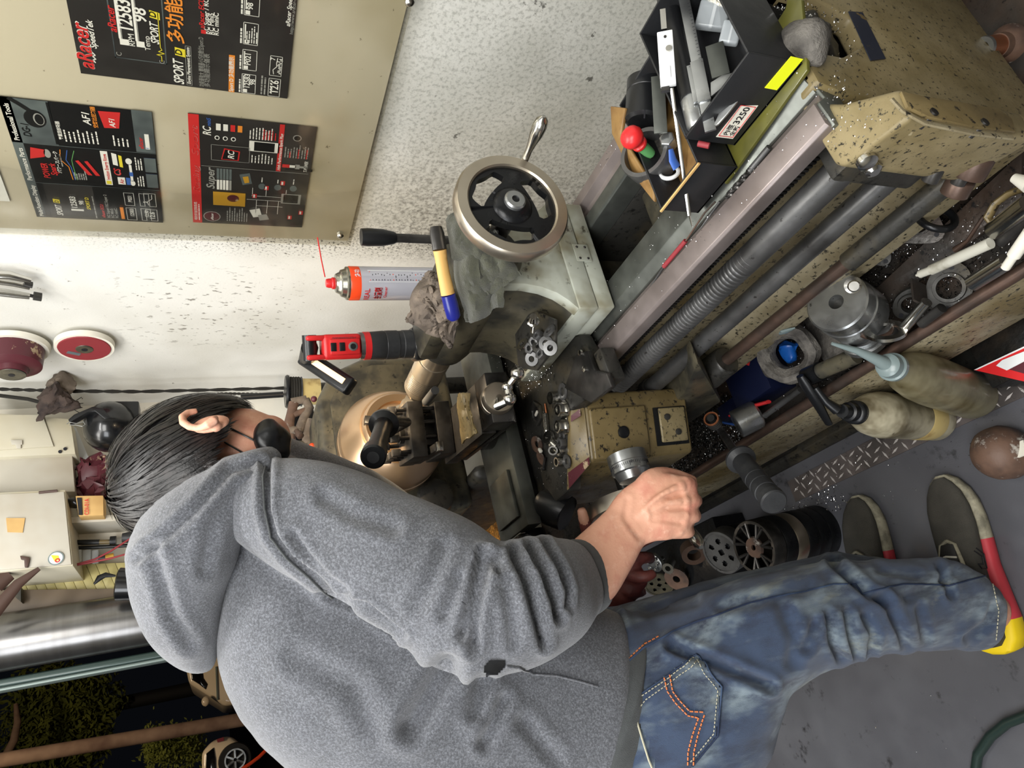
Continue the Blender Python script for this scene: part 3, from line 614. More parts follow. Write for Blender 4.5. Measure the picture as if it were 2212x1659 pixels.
# base cabinet
bc = thing('machine_plinth', (.62, .9, 0), 'dark dirty cast base cabinet under the chip tray', 'machine base')
MB().bx(.44, .90, .40, .84, 0, TZ - .013).build('pedestal', 'dark_cast', bc, bevel=.012)
MB().bx(.42, .90, 1.33, 2.15, 0, TZ - .013).build('pedestal', 'dark_cast', bc, bevel=.012)
MB().prism([(.41, -.1, .03), (.392, -.1, .012), (.392, -.1, 0), (.90, -.1, 0), (.90, -.1, .03)], (0, 2.5, 0)).build('plinth', 'dark_cast', bc, bevel=.004)
MB().bx(.46, .88, .84, 1.33, .03, TZ - .02).build('back_panel', 'dark_cast', bc)
p = at(1722, 975, x=.44); MB().cyl(p + V(.004, 0, 0), p - V(.01, 0, 0), .02, 20).build('drain_boss', 'black_iron', bc)
# ---- tailstock
ts = thing('tailstock', (AX, .95, .85), 'cream and khaki tailstock with a steel handwheel clamped on the lathe bed', 'tailstock')
TY0, TY1 = .835, 1.10
MB().hexa([V(.548, TY0, .8515), V(.772, TY0, .8515), V(.772, TY1, .8515), V(.548, TY1, .8515)], [V(.548, TY0, .884), V(.772, TY0, .884), V(.772, TY1, .884), V(.548, TY1, .884)]).build('sole_plate', 'pale_paint', ts, bevel=.003)
MB().hexa([V(.545, TY0 - .001, .8855), V(.772, TY0 - .001, .8855), V(.772, TY1, .8855), V(.545, TY1, .8855)], [V(.545, TY0 - .001, .922), V(.772, TY0 - .001, .922), V(.772, TY1, .925), V(.545, TY1, .925)]).build('base_block', 'pale_paint', ts, bevel=.003)
# neck: end face narrows towards the barrel with a curved flank, flank side is dark khaki
fl = [(.545, .922), (.563, .938), (.577, .955), (.588, .98), (.594, 1.01), (.594, 1.10)]
fr = [(.772, .922), (.756, .94), (.735, .965), (.715, .99), (.70, 1.02), (.697, 1.10)]
MB().prism([(x, TY0 + .002, z) for x, z in fl + fr[::-1]], (0, .022, 0)).build('end_face', 'pale_paint', ts, bevel=.002, label='pale cream painted end face')
MB().prism([(x + (.004 if i < 6 else -.004), TY0 + .024, z) for i, (x, z) in enumerate(fl + fr[::-1])], (0, TY1 - TY0 - .05, 0)).build('neck_casting', 'olive_cast', ts, bevel=.004)
MB().lathe((AX, TY0 - .02, AZ), (0, 1, 0), [(0, .048), (.01, .056), (.27, .056), (.30, .050), (.305, .042)], 32).build('barrel', 'olive_cast', ts)
MB().bx(.597, .694, .86, 1.10, 1.08, 1.128).build('barrel_top', 'olive_cast', ts, bevel=.012)
MB().lathe((AX, 1.09, AZ), (0, 1, 0), [(0, .0325), (.085, .0325), (.0855, .034), (.215, .034), (.22, .030)], 32).build('quill', 'satin_steel', ts)
MB().lathe((AX, 1.31, AZ), (0, 1, 0), [(0, .024), (.02, .024), (.05, .006), (.055, .001)], 24).build('live_centre', 'bright_steel', ts)
for i in range(9): MB().torus((AX, 1.235 + i * .0065, AZ), (0, 1, 0), .0338, .0006, 28, 5).build('quill_mark', 'dark_steel', ts)
hx = MB().bx(.600, .606, TY0 - .0035, TY0 + .001, .0, .0)
# hinge on the seam
h = at(1257, 547, y=TY0 - .002)
MB().box(h + V(0, -.001, 0), (.036, .002, .030)).build('hinge_leaf', 'pale_paint', ts, bevel=.0006)
for sx in (-1, 1):
    for sz in (-1, 1): MB().ball(h + V(.012 * sx, -.002, .008 * sz), .0026, (1, .6, 1), 10).build('rivet', 'dark_steel', ts)
# near handwheel
hw = thing('tailstock_handwheel', (AX, .73, .97), 'polished steel rimmed handwheel with black spokes on the near end of the tailstock', 'handwheel')
hc = V(.655, .727, 1.062); AXH = V(-.10, -1, .07).normalized()
e1 = V(1, 0, 0) - AXH * AXH.x; e1.normalize(); e2 = AXH.cross(e1)
MB().closed(hc, AXH, [(-.013, .071), (-.013, .087), (-.008, .0895), (.008, .0895), (.0125, .0865), (.0125, .0715), (.010, .069), (-.010, .069)], 64).build('rim', 'satin_steel', hw)
# web: annulus with three lobed windows
def wheel_web():
    n = 96; outer = []; mb = MB()
    # three spokes between three scalloped openings
    for k in range(3):
        c = math.radians(95 + 120 * k)
        inn = []
        for i in range(15):      # inner edge of the opening, widens to scallops outside
            a = c - .78 + 1.56 * i / 14
            inn.append(a)
    seg = 90
    for i in range(seg):
        a0 = 2 * math.pi * i / seg; a1 = 2 * math.pi * (i + 1) / seg
        def lim(a):
            u = ((a + math.radians(13)) % (2 * math.pi / 3)) / (2 * math.pi / 3)   # 0..1 in one third
            if u < .115 or u > .885: return None
            w = (u - .115) / .77
            lo = .036 + .010 * (abs(w - .5) * 2) ** 2
            hi = .0655 - .005 * abs(math.cos(w * math.pi * 3)) - .012 * (abs(w - .5) * 2) ** 4
            return (lo, hi)
        m = lim((a0 + a1) / 2)
        def pt(r, a, t): return hc + AXH * t + e1 * math.cos(a) * r + e2 * math.sin(a) * r
        def slab(r0, r1, b0, b1):
            t = .006
            mb.add([pt(r0, a0, -t), pt(r1, a0, -t), pt(b1, a1, -t), pt(b0, a1, -t), pt(r0, a0, t), pt(r1, a0, t), pt(b1, a1, t), pt(b0, a1, t)], [(0, 1, 2, 3), (7, 6, 5, 4), (0, 4, 5, 1), (2, 6, 7, 3), (1, 5, 6, 2), (0, 3, 7, 4)])
        l0, l1 = lim(a0), lim(a1)
        if l0 and l1:
            slab(.022, l0[0], .022, l1[0]); slab(l0[1], .0705, l1[1], .0705)
        else: slab(.022, .0705, .022, .0705)
    return mb
w = wheel_web(); w.build('web', 'black_iron', hw, smooth=30)
MB().lathe(hc - AXH * .02, AXH, [(0, .027), (.02, .034), (.030, .030), (.034, .024), (.036, .017)], 32).build('hub', 'black_iron', hw)
MB().closed(hc + AXH * .015, AXH, [(0, .006), (0, .0165), (.006, .0165), (.0085, .014), (.0085, .006)], 32).build('washer', 'alu', hw)
MB().lathe(hc + AXH * .012, AXH, [(0, .0062), (.009, .0062)], 6).build('socket', 'black_iron', hw)
hd = hc + e1 * .082 * math.cos(math.radians(92)) - e2 * 0
# crank handle at the top of the rim, leaning towards the viewer and the wall
hp = at(1128, 357, y=.72); ht = at(1158, 287, d=(at(1128, 357, y=.72) - V(0, 0, CAMH)).length * .90)
ht = hp + (at(1160, 285, y=.655) - hp)
MB().lathe(hp, ht - hp, [(0, .0055), (.006, .0085), (.010, .0062), (.03, .0055), (.045, .0072), (.062, .0105), (.078, .0112), (.088, .009), (.094, .003)], 22).build('crank_handle', 'bright_steel', hw)
MB().cyl(hc - AXH * .015, hc - AXH * .09, .016, 20).build('screw_shaft', 'dark_steel', hw)
# clamping lever
lv = thing('clamp_lever', (.72, 1.0, .95), 'black gripped clamping lever rising behind the green cloth', 'lever')
a, b, c_ = at(780, 512, x=.80), at(855, 514, x=.80), at(945, 518, x=.80)
MB().tube([b, c_, c_ + (c_ - b) * .9], .0085, 14).build('rod', 'dark_steel', lv)
MB().lathe(a, b - a, [(0, .0155), (.012, .0165), (.04, .0155), ((b - a).length - .004, .0115), ((b - a).length, .0095)], 22).build('grip', 'black_plastic', lv)
# ---- headstock
hs = thing('headstock', (.64, 1.9, .85), 'khaki cast headstock behind the large chuck', 'headstock')
MB().prism([(.47, 1.675, .85), (.47, 1.675, 1.14), (.50, 1.675, 1.20), (.56, 1.675, 1.23), (.80, 1.675, 1.23), (.89, 1.675, 1.18), (.93, 1.675, 1.09), (.93, 1.675, .85)], (0, .55, 0)).build('casting', 'olive_cast', hs, bevel=.02, seg=3)
MB().prism([(.50, 1.672, 1.15), (.55, 1.672, 1.195), (.79, 1.672, 1.195), (.87, 1.672, 1.15), (.90, 1.672, 1.07), (.90, 1.672, .92), (.50, 1.672, .92)], (0, -.006, 0)).build('front_cover', 'olive_cast', hs, bevel=.004)
MB().bx(.52, .56, 1.60, 2.2, .45, .86).build('feed_box', 'dark_cast', hs, bevel=.02, seg=3)
MB().lathe((.50, 1.675, .96), (0, -1, 0), [(0, .05), (.03, .045), (.034, .035)], 28).build('bearing_cap', 'dark_cast', hs)
# chuck
ck = thing('lathe_chuck', (AX, 1.5, .94), 'big polished dish shaped chuck glowing in the work light', 'chuck')
cc = V(AX, 1.565, AZ)
MB().lathe(cc + V(0, .085, 0), (0, -1, 0), [(0, .10), (.01, .133), (.03, .133), (.034, .1295), (.040, .1295), (.042, .133), (.058, .133), (.066, .1305), (.12, .104), (.13, .095), (.132, .070)], 72, cap=True).build('body', 'lamplit_chuck_steel', ck, smooth=25)
MB().closed(cc + V(0, -.045, 0), (0, -1, 0), [(-.004, .064), (0, .0915), (.010, .0885), (.016, .083), (.012, .066)], 64).build('face_ring', 'lamplit_chuck_steel', ck)
MB().lathe(cc + V(0, -.03, 0), (0, -1, 0), [(0, .075), (.012, .072), (.014, .04), (.04, .036), (.044, .03), (.05, .026)], 48).build('face', 'lamplit_chuck_steel', ck)
for k in range(3):
    a = math.radians(200 + 120 * k); r = V(math.cos(a), 0, math.sin(a)); s = V(-math.sin(a), 0, math.cos(a)); R3 = Matrix((r, (0, 1, 0), s)).transposed()
    MB().box(cc + (r * .8 + s * .6).normalized() * .055 + V(0, -.0425, 0), (.030, .003, .012), R3).build('slot', 'ink', ck, bevel=.001); jw = MB()
    jw.box(cc + r * .062 + V(0, -.062, 0), (.050, .022, .020), R3)
    jw.box(cc + r * .050 + V(0, -.084, 0), (.032, .024, .0198), R3); jw.box(cc + r * .042 + V(0, -.106, 0), (.018, .022, .0196), R3)
    jw.build('jaw', 'dark_steel', ck, bevel=.0015)
# workpiece: turned billet between chuck and centre
wp = MB().lathe((AX, 1.52, AZ), (0, -1, 0), [(0, .03), (.07, .03), (.071, .022), (.12, .022), (.1205, .018), (.15, .018)], 32).build('turned_workpiece', 'satin_steel'); tag(wp, 'stepped steel workpiece gripped in the chuck jaws', 'workpiece')
# ---- carriage: saddle, apron, cross slide, compound, tool post
cg = thing('carriage', (.55, 1.15, .62), 'lathe carriage with dark saddle and khaki apron across the bed', 'carriage')
sz = .885
sd = [(.425, .862), (.490, .868), (.490, .905), (.545, .92), (.60, 1.02), (.60, 1.47), (.47, 1.47), (.345, 1.40), (.312, 1.28), (.314, 1.105), (.440, 1.022), (.432, .95)]
MB().prism([(x, y, .855) for x, y in sd], (0, 0, sz - .855)).build('saddle', 'dark_cast', cg, bevel=.005)
MB().prism([(.73, .93, .852), (.83, .93, .852), (.83, 1.42, .852), (.73, 1.42, .852)], (0, 0, .033)).build('rear_saddle', 'dark_cast', cg, bevel=.004)
MB().bx(.597, .733, 1.12, 1.42, .853, .886).build('saddle_bridge', 'dark_cast', cg, bevel=.003)
# way wiper with its two screws
wq = [at(x, y, z=.893) for x, y in ((1222, 838), (1248, 765), (1272, 757), (1288, 800), (1313, 806), (1325, 835), (1280, 870))]
MB().prism([V(p.x, p.y, .8865) for p in wq], (0, 0, .010)).build('way_wiper', 'dark_steel', cg, bevel=.002)
for q in ((1255, 762), (1264, 797)):
    p = at(q[0], q[1], z=.897); MB().lathe(V(p.x, p.y, .8965), (0, 0, 1), [(0, .0055), (.004, .0055), (.0045, .003)], 12).build('cap_screw', 'bright_steel', cg)
# apron
AF = .418
F0, F1 = V(.438, 1.0, 0), V(.342, 1.032, 0); FD = (F1 - F0).normalized(); FN = V(FD.y, -FD.x, 0) * (1 if V(FD.y, -FD.x, 0).y < 0 else -1)
MB().prism([(.342, 1.032, .63), (.438, 1.0, .63), (.468, 1.0, .63), (.468, 1.32, .63), (.342, 1.32, .63)], (0, 0, .232)).build('apron', 'khaki_clean', cg, bevel=.008, seg=3)
def fpt(s, z, o=0.): return V(F0.x, F0.y, z) + FD * s + FN * o
MB().rings([[V(.440, 1.000, .8625), V(.340, 1.034, .8625), V(.334, 1.30, .8625), V(.40, 1.30, .8625), V(.44, 1.04, .8625)], [V(.442, 1.016, .8845), V(.316, 1.100, .8845), V(.314, 1.30, .8845), V(.40, 1.30, .8845), V(.442, 1.04, .8845)]]).build('saddle_lip', 'khaki_clean', cg, bevel=.003)
MB().prism([fpt(.004, .735, .0), fpt(.098, .735, .0), fpt(.098, .858, .0), fpt(.004, .858, .0)], FN * .008).build('apron_cover', 'khaki_clean', cg, bevel=.007, seg=3)
p = fpt(.052, .792, .008); MB().lathe(p, FN, [(0, .0115), (.003, .0115), (.0045, .009)], 24).build('black_plug', 'black_iron', cg)
MB().prism([fpt(.010, .640, 0), fpt(.084, .640, 0), fpt(.084, .715, 0), fpt(.010, .715, 0)], FN * .003).build('lower_frame', 'black_iron', cg, bevel=.001)
MB().prism([fpt(.012, .645, .003), fpt(.078, .645, .003), fpt(.078, .706, .003), fpt(.012, .706, .003)], FN * .006).build('lower_cover', 'khaki', cg, bevel=.005, seg=3)
for a, b in ((.030, .690), (.060, .668)): MB().lathe(fpt(a, b, .009), FN, [(0, .0065), (.003, .006), (.004, .003)], 12).build('cover_screw', 'dark_cast', cg)
for pts in (((.318, 1.10, .8846), (.340, 1.036, .866), (.352, 1.031, .866), (.345, 1.088, .8846)), ((.432, 1.022, .884), (.437, 1.005, .872), (.425, 1.009, .872), (.422, 1.028, .884))): MB().prism([V(*q) + V(-.001, -.0025, .0005) for q in pts], (0, -.0006, .0002)).build('chipped_paint', 'maroon', cg, smooth=0, label='chipped red primer patch')
# lower lever bracket reaching down right of the apron
bk = [at(1500, 760, x=.46), at(1552, 850, x=.46), at(1480, 900, x=.46), at(1400, 905, x=.46), at(1470, 830, x=.46)]
MB().prism([p + V(-.02, 0, 0) for p in bk], (.05, 0, 0)).build('lever_bracket', 'olive_cast', cg, bevel=.006)
pb = V(SXX - .004, .91, z3); MB().lathe(pb, (0, 1, 0), [(0, .026), (.004, .029), (.06, .031), (.065, .026)], 28).build('rod_boss', 'dark_cast', cg)
# cross slide dovetail running to the operator
def sl(x0, x1, y0, y1, z0, z1, nm, m, par=cg, bev=.002): return MB().bx(x0, x1, y0, y1, z0, z1).build(nm, m, par, bevel=bev)
MB().prism([(.31, 1.225, .886), (.31, 1.215, .905), (.31, 1.34, .905), (.31, 1.335, .886)], (.48, 0, 0)).build('cross_dovetail', 'dark_steel', cg, bevel=.001)
sl(.285, .78, 1.20, 1.355, .906, .936, 'cross_slide', 'way_dull')
sl(.31, .41, 1.225, 1.33, .936, .944, 'cross_slide_cover', 'way_dull')
sl(.281, .2845, 1.25, 1.34, .912, .934, 'wiper_plate', 'alu')
sl(.2785, .2805, 1.26, 1.335, .917, .9215, 'red_seal', 'red_print')
for yy in (1.268, 1.325): MB().lathe((.2815, yy, .928), (-1, 0, 0), [(0, .005), (.003, .005), (.0035, .003)], 12).build('plate_screw', 'dark_steel', cg)
# swivel base + compound slide
MB().lathe((.545, 1.275, .936), (0, 0, 1), [(0, .066), (.018, .066), (.019, .060)], 40).build('swivel_base', 'dark_steel', cg)
cd = V(.52, -.86, 0).normalized() * -1
cdir = V(.13, .99, 0).normalized()          # compound points to the chuck, its handle to the viewer
cs = V(-cdir.y, cdir.x, 0)
def obox(c, l, w, h, nm, m, bev=.002, par=cg):
    R3 = Matrix((cdir, cs, (0, 0, 1))).transposed()
    return MB().box(c, (l, w, h), R3).build(nm, m, par, bevel=bev)
cb = V(.528, 1.245, 0)
obox(cb + V(0, 0, .960), .30, .096, .012, 'compound_base', 'dark_steel')
obox(cb + V(0, 0, .970) + cdir * .01, .28, .066, .016, 'compound_dovetail', 'dark_steel')
obox(cb + V(0, 0, .991) + cdir * .03, .25, .104, .030, 'top_slide', 'dark_steel')
obox(cb + cdir * -.135 + V(0, 0, .987), .060, .100, .046, 'end_bracket', 'dark_steel')
ch = V(.505, 1.005, .998); chd = (-cdir * .8 + V(-.25, 0, .55)).normalized()
# crank hub with ball handle
cr = thing('ball_handle', ch, 'steel ball crank handle on the compound slide end', 'handle')
hubp = at(1078, 858, y=1.068); toward = (V(0, 0, CAMH) - hubp).normalized(); hax = (-cdir + V(0, 0, .12)).normalized()
MB().lathe(hubp - hax * .035, hax, [(0, .026), (.006, .031), (.018, .031), (.0185, .0298), (.022, .0298), (.0225, .031), (.034, .031), (.038, .028), (.039, .018)], 40).build('dial', 'satin_steel', cr)
b0 = at(1078, 866, d=1.15); b1 = at(1096, 836, d=1.14); b2 = at(1118, 806, d=1.13); b3 = at(1101, 862, d=1.13); b4 = at(1075, 878, d=1.13)
MB().ball(b2, .0115, n=20).build('ball_knob', 'bright_steel', cr)
MB().ball(b3, .0108, n=20).build('ball_knob', 'bright_steel', cr)
MB().ball(b1, .0095, n=18).build('centre_ball', 'bright_steel', cr)
MB().tube([b1, b2], [.005, .0055], 14).build('arm', 'bright_steel', cr)
MB().tube([b1, b3], [.006, .006], 14).build('arm', 'bright_steel', cr)
MB().tube([b3, b4, hubp + hax * .0], [.0075, .0065, .006], 14).build('arm', 'bright_steel', cr)
# ---- tool post: turret with eight square head screws, tool bit and T handle
tp = thing('tool_post', (.59, 1.28, 1.01), 'dark square four way tool post with square headed clamping screws', 'tool post')
tpc = V(.560, 1.365, 0); ta = math.radians(-12)
tx = V(math.cos(ta), math.sin(ta), 0); ty = V(-math.sin(ta), math.cos(ta), 0); TR = Matrix((tx, ty, (0, 0, 1))).transposed()
def tb(c, s, nm, m, bev=.0015): return MB().box(tpc + tx * c[0] + ty * c[1] + V(0, 0, c[2]), s, TR).build(nm, m, tp, bevel=bev)
tb((0, 0, 1.0245), (.116, .116, .034), 'lower_block', 'dark_steel')
tb((0, 0, 1.055), (.066, .066, .030), 'core', 'dark_steel')
tb((0, 0, 1.086), (.122, .122, .034), 'upper_block', 'dark_steel', .002)
for i, (a, b) in enumerate(((-.046, -.046), (-.046, -.016), (-.046, .016), (-.046, .046), (-.016, -.046), (.016, -.046), (.046, -.046), (-.016, .046), (.016, .046), (.046, .046), (.046, .016), (.046, -.016))):
    c = tpc + tx * a + ty * b
    bo = MB().lathe(c + V(0, 0, 1.042), (0, 0, 1), [(0, .0048), (.082, .0048), (.0825, .0085), (.086, .0085)], 10); bo.box(c + V(0, 0, 1.135), (.0145, .0145, .016), TR)
    bo.build('clamp_screw', 'dark_steel', tp, bevel=.0008)
th = MB().lathe(tpc + V(0, 0, 1.103), (0, 0, 1), [(0, .020), (.01, .020), (.012, .016), (.034, .015), (.036, .019), (.05, .019), (.053, .012)], 28).build('centre_nut', 'dark_steel', tp)
# tool holder bar and insert
tb((-.048, .0, 1.055), (.016, .170, .018), 'tool_shank', 'dark_steel'); tb((-.048, -.093, 1.055), (.020, .020, .014), 'insert_holder', 'bright_steel')
a = at(958, 990, z=1.02); 
# short cylindrical pin sticking up by the post
p = at(940, 843, d=1.36); q = at(920, 868, d=1.44); MB().cyl(q, p, .0085, 18).build('locking_pin', 'rod_steel', tp)
# lever with a black rubber grip, its flange towards the post
gl = thing('tool_post_lever', tpc + V(0, 0, 1.1), 'tool post lever with a black rubber grip and wide flange, in front of the chuck', 'lever')
g0, g3 = at(832, 908, d=1.29), at(806, 988, d=1.10)
MB().tube([tpc + V(0, 0, 1.15), at(878, 912, d=1.36), g0], [.010, .010, .010], 14).build('arm', 'dark_steel', gl)
ax = (g3 - g0)
Lg = ax.length
MB().lathe(g0, ax, [(0, .010), (.012, .024), (.018, .028), (.026, .028), (.034, .0175), (.05, .0155), (Lg - .03, .0155), (Lg - .028, .0205), (Lg - .003, .021), (Lg, .018)], 32).build('rubber_grip', 'black_plastic', gl)
MB().lathe(g3 - ax.normalized() * .001, ax, [(0, .010), (.002, .010), (.0015, .004)], 16).build('end_dimple', 'rubber', gl)
# ---- apron handwheel (held), dial and cross feed wheel
aw = thing('apron_handwheel', (.33, 1.35, .60), 'apron handwheel with a broad polished rim gripped by the person', 'handwheel')
ac = at(1362, 1098, x=.275); wax = V(-1, -.05, .05).normalized()
MB().closed(ac, wax, [(-.016, .072), (-.016, .084), (.012, .087), (.015, .084), (.015, .072)], 56).build('rim', 'satin_steel', aw)
MB().lathe(ac - wax * .006, wax, [(0, .073), (.004, .073), (.006, .03), (.02, .028), (.024, .02)], 40).build('web', 'black_iron', aw)
MB().cyl(ac - wax * .005, V(.342, ac.y, ac.z), .014, 20).build('shaft', 'dark_steel', aw)
dl = at(1362, 1015, x=.312)
MB().lathe(V(.342, dl.y, dl.z), (-1, 0, 0), [(0, .036), (.018, .036), (.019, .0345), (.034, .0345), (.036, .031), (.05, .026)], 48).build('dial', 'alu', aw, label='silver graduated dial')
dm = MB()
for i in range(60):
    a = 2 * math.pi * i / 60; r = V(0, math.cos(a), math.sin(a)); t = V(0, -math.sin(a), math.cos(a)); L_ = .008 if i % 5 == 0 else .005
    dm.box(V(.312 - L_ / 2 + .008, dl.y, dl.z) + r * .0347, (L_, .0006, .0006), None)
dm.build('dial_marks', 'ink', aw, kind='stuff')
for k, nm in ((10, '0'), (14, '1'), (18, '2'), (6, '3')):
    a = 2 * math.pi * k / 24; r = V(0, math.cos(a), math.sin(a)); t = V(0, -math.sin(a), math.cos(a)); mb = MB(); put_text(mb, nm, V(.316, dl.y, dl.z) + r * .0362, V(1, 0, 0), t, .009); 
    if mb.v: mb.build('dial_number', 'ink', aw, smooth=0)
ck_h = at(1478, 1118, d=1.285); ck_e = at(1512, 1178, d=1.20)
MB().lathe(at(1462, 1100, d=1.31), ck_e - at(1462, 1100, d=1.31), [(0, .006), (.03, .006), (.06, .0075), (.095, .0115), (.115, .0105), (.125, .004)], 20).build('crank_handle', 'bright_steel', aw)
# cross feed handwheel near the sleeve
cw = thing('cross_feed_handwheel', (.2, 1.3, .82), 'cross feed handwheel with brushed rim partly behind the grey sleeve', 'handwheel')
xc = at(1175, 1225, d=1.36); xa = V(-1, -.03, .02).normalized()
MB().cyl((.285, 1.27, .895), xc, .012, 18).build('screw_shaft', 'dark_steel', cw)
MB().closed(xc, xa, [(-.009, .056), (-.009, .066), (.009, .067), (.010, .056)], 48).build('rim', 'satin_steel', cw)
MB().lathe(xc - xa * .006, xa, [(0, .058), (.004, .058), (.006, .026), (.02, .024)], 36).build('web', 'black_iron', cw)
c0 = V(.281, 1.27, .90); MB().lathe(c0, xc - c0, [(0, .030), (.03, .030), (.032, .036), (.05, .036), (.052, .024), (.07, .022)], 32).build('dial_sleeve', 'black_iron', cw)
# black gaiter block between the wheels
gb = MB().lathe(at(1170, 1085, d=1.38), at(1225, 1110, d=1.35) - at(1170, 1085, d=1.38), [(0, .034), (.01, .038), (.03, .036), (.045, .038), (.06, .034)], 28).jitter(.004, 40).build('rubber_gaiter', 'black_plastic'); tag(gb, 'bulky black rubber gaiter under the cross slide end', 'gaiter')
# ---- engage lever with ribbed grip in front of the tray
gv = thing('start_lever', (.36, 1.0, .6), 'long start lever with a thick ribbed rubber grip hanging below the apron', 'lever')
q0, q1, q2, q3 = at(1535, 903, x=.40), at(1560, 935, x=.385), at(1594, 985, d=1.30), at(1673, 1086, d=1.14)
MB().tube([q0, q1, q2], [.0075, .0075, .0085], 14).build('rod', 'dark_steel', gv)
for i in range(4): MB().torus(q0 + (q1 - q0) * (.05 + .09 * i), q1 - q0, .0135, .0022, 24, 6).build('spring_coil', 'copper' if i == 0 else 'dark_steel', gv)
ax = q3 - q2; L_ = ax.length; pr_ = [(0, .010), (.004, .022), (.012, .028), (.018, .028), (.026, .0195), (L_ * .42, .0195)]
x = L_ * .42
while x < L_ - .035: pr_ += [(x, .0195), (x + .0005, .0205), (x + .020, .0205), (x + .0205, .0190), (x + .022, .0190)]; x += .0225
pr_ += [(L_ - .018, .0205), (L_ - .016, .0225), (L_ - .003, .0225), (L_, .020)]
MB().lathe(q2, ax, pr_, 32).build('ribbed_grip', 'rubber', gv, smooth=25)
# ---------------------------------------------------------------- the person at the lathe
from mathutils.bvhtree import BVHTree
IX = Vector(R[:, 0]); IY = Vector(R[:, 1]); CAMP = V(0, 0, CAMH)      # image right and image up as world directions
def oval(c, t, hw, hd, n=28, sq=1.0, ref=None):
    """closed section around centre c, across direction t; hw across the line of sight, hd along it"""
    c = Vector(c); t = Vector(t).normalized(); v = (c - CAMP).normalized() if ref is None else ref
    a = v.cross(t)
    if a.length < 1e-3: a = IY.copy()
    a.normalize(); b = t.cross(a).normalized(); out = []
    for j in range(n):
        q = 2 * math.pi * j / n; ca, sa = math.cos(q), math.sin(q)
        out.append(c + a * (abs(ca) ** sq * (1 if ca >= 0 else -1) * hw) + b * (abs(sa) ** sq * (1 if sa >= 0 else -1) * hd))
    return out
def limb(st, n=28, sub=4, sq=.9, px=True):
    """st: (px, py, d, half width in px, half depth in m) -> smooth closed MB"""
    P_ = [(at(s[0], s[1], d=s[2]) if px else Vector(s[:3])) for s in st]
    W = [(s[3] * s[2] / FPX if px else s[3]) for s in st]; D = [s[4] for s in st]
    def cr(a, b, c, d, t): return .5 * ((2 * b) + (c - a) * t + (2 * a - 5 * b + 4 * c - d) * t * t + (3 * b - a - 3 * c + d) * t ** 3)
    C, WW, DD = [], [], []
    m = len(P_)
    for i in range(m - 1):
        i0, i3 = max(i - 1, 0), min(i + 2, m - 1)
        for k_ in range(sub):
            t = k_ / sub; C.append(cr(P_[i0], P_[i], P_[i + 1], P_[i3], t)); WW.append(cr(W[i0], W[i], W[i + 1], W[i3], t)); DD.append(cr(D[i0], D[i], D[i + 1], D[i3], t))
    C.append(P_[-1]); WW.append(W[-1]); DD.append(D[-1])
    rg = [oval(c, C[min(i + 1, len(C) - 1)] - C[max(i - 1, 0)], max(WW[i], .001), max(DD[i], .001), n, sq) for i, c in enumerate(C)]
    t0 = (C[0] - C[1]).normalized(); t1 = (C[-1] - C[-2]).normalized()
    def shrink(r, c, k_, off): return [c + (p - c) * k_ + off for p in r]
    rg = [shrink(rg[0], C[0], .55, t0 * WW[0] * .30)] + [shrink(rg[0], C[0], .85, t0 * WW[0] * .15)] + rg + [shrink(rg[-1], C[-1], .85, t1 * WW[-1] * .15), shrink(rg[-1], C[-1], .55, t1 * WW[-1] * .30)]
    return MB().rings(rg)
def fuse(parts, voxel, smooth=6):
    me = bpy.data.meshes.new('f'); mb = MB()
    for p in parts: mb.add(p.v, p.f)
    me.from_pydata(mb.v, [], mb.f); bm = bmesh.new(); bm.from_mesh(me)
    bmesh.ops.recalc_face_normals(bm, faces=bm.faces); bm.to_mesh(me); bm.free()
    o = bpy.data.objects.new('f', me); COL.objects.link(o)
    r = o.modifiers.new('r', 'REMESH'); r.mode = 'VOXEL'; r.voxel_size = voxel
    if smooth: s = o.modifiers.new('s', 'SMOOTH'); s.factor = .5; s.iterations = smooth
    dg = bpy.context.evaluated_depsgraph_get(); m2 = bpy.data.meshes.new_from_object(o.evaluated_get(dg))
    out = MB(); n = len(m2.vertices); co = np.empty(n * 3, np.float32); m2.vertices.foreach_get('co', co); no = np.empty(n * 3, np.float32); m2.vertices.foreach_get('normal', no)
    out.co = co.reshape(-1, 3).astype(float); out.no = no.reshape(-1, 3).astype(float); out.f = [tuple(p.vertices) for p in m2.polygons]
    bpy.data.objects.remove(o); bpy.data.meshes.remove(me); bpy.data.meshes.remove(m2); return out
def project(co):
    c = (co - np.array((0, 0, CAMH))) @ CM     # upright camera frame
    return np.stack([1106 + FPX * c[:, 1] / c[:, 2], 829.5 - FPX * c[:, 0] / c[:, 2]], 1)
def seg_dist(p, pts):
    best = np.full(len(p), 1e9)
    for (a, b) in zip(pts, pts[1:]):
        a = np.array(a, float); b = np.array(b, float); ab = b - a; t = np.clip(((p - a) @ ab) / (ab @ ab), 0, 1); best = np.minimum(best, np.linalg.norm(p - (a + t[:, None] * ab), axis=1))
    return best
def crease(m, folds):
    """press folds into cloth: each fold = (points, width px, depth m); negative depth raises a ridge"""
    pr = project(m.co); face = np.einsum('ij,ij->i', m.no, m.co - np.array((0, 0, CAMH))) < 0.02
    for pts, w, dp in folds:
        d = seg_dist(pr, pts); k_ = np.exp(-(d / w) ** 2) * dp - np.exp(-((d - w * 1.9) / (w * .9)) ** 2) * dp * .45
        m.co -= m.no * (k_ * face)[:, None]
def rumple(m, sc, amp, st=(1, 1, 1)):
    for i, p in enumerate(m.co): m.co[i] += m.no[i] * (noise.noise(Vector((p[0] * st[0], p[1] * st[1], p[2] * st[2])) * sc) * amp)
def fin(m): m.v = [Vector(p) for p in m.co]; return m
def bvh(m): return BVHTree.FromPolygons([Vector(p) for p in m.v], m.f)
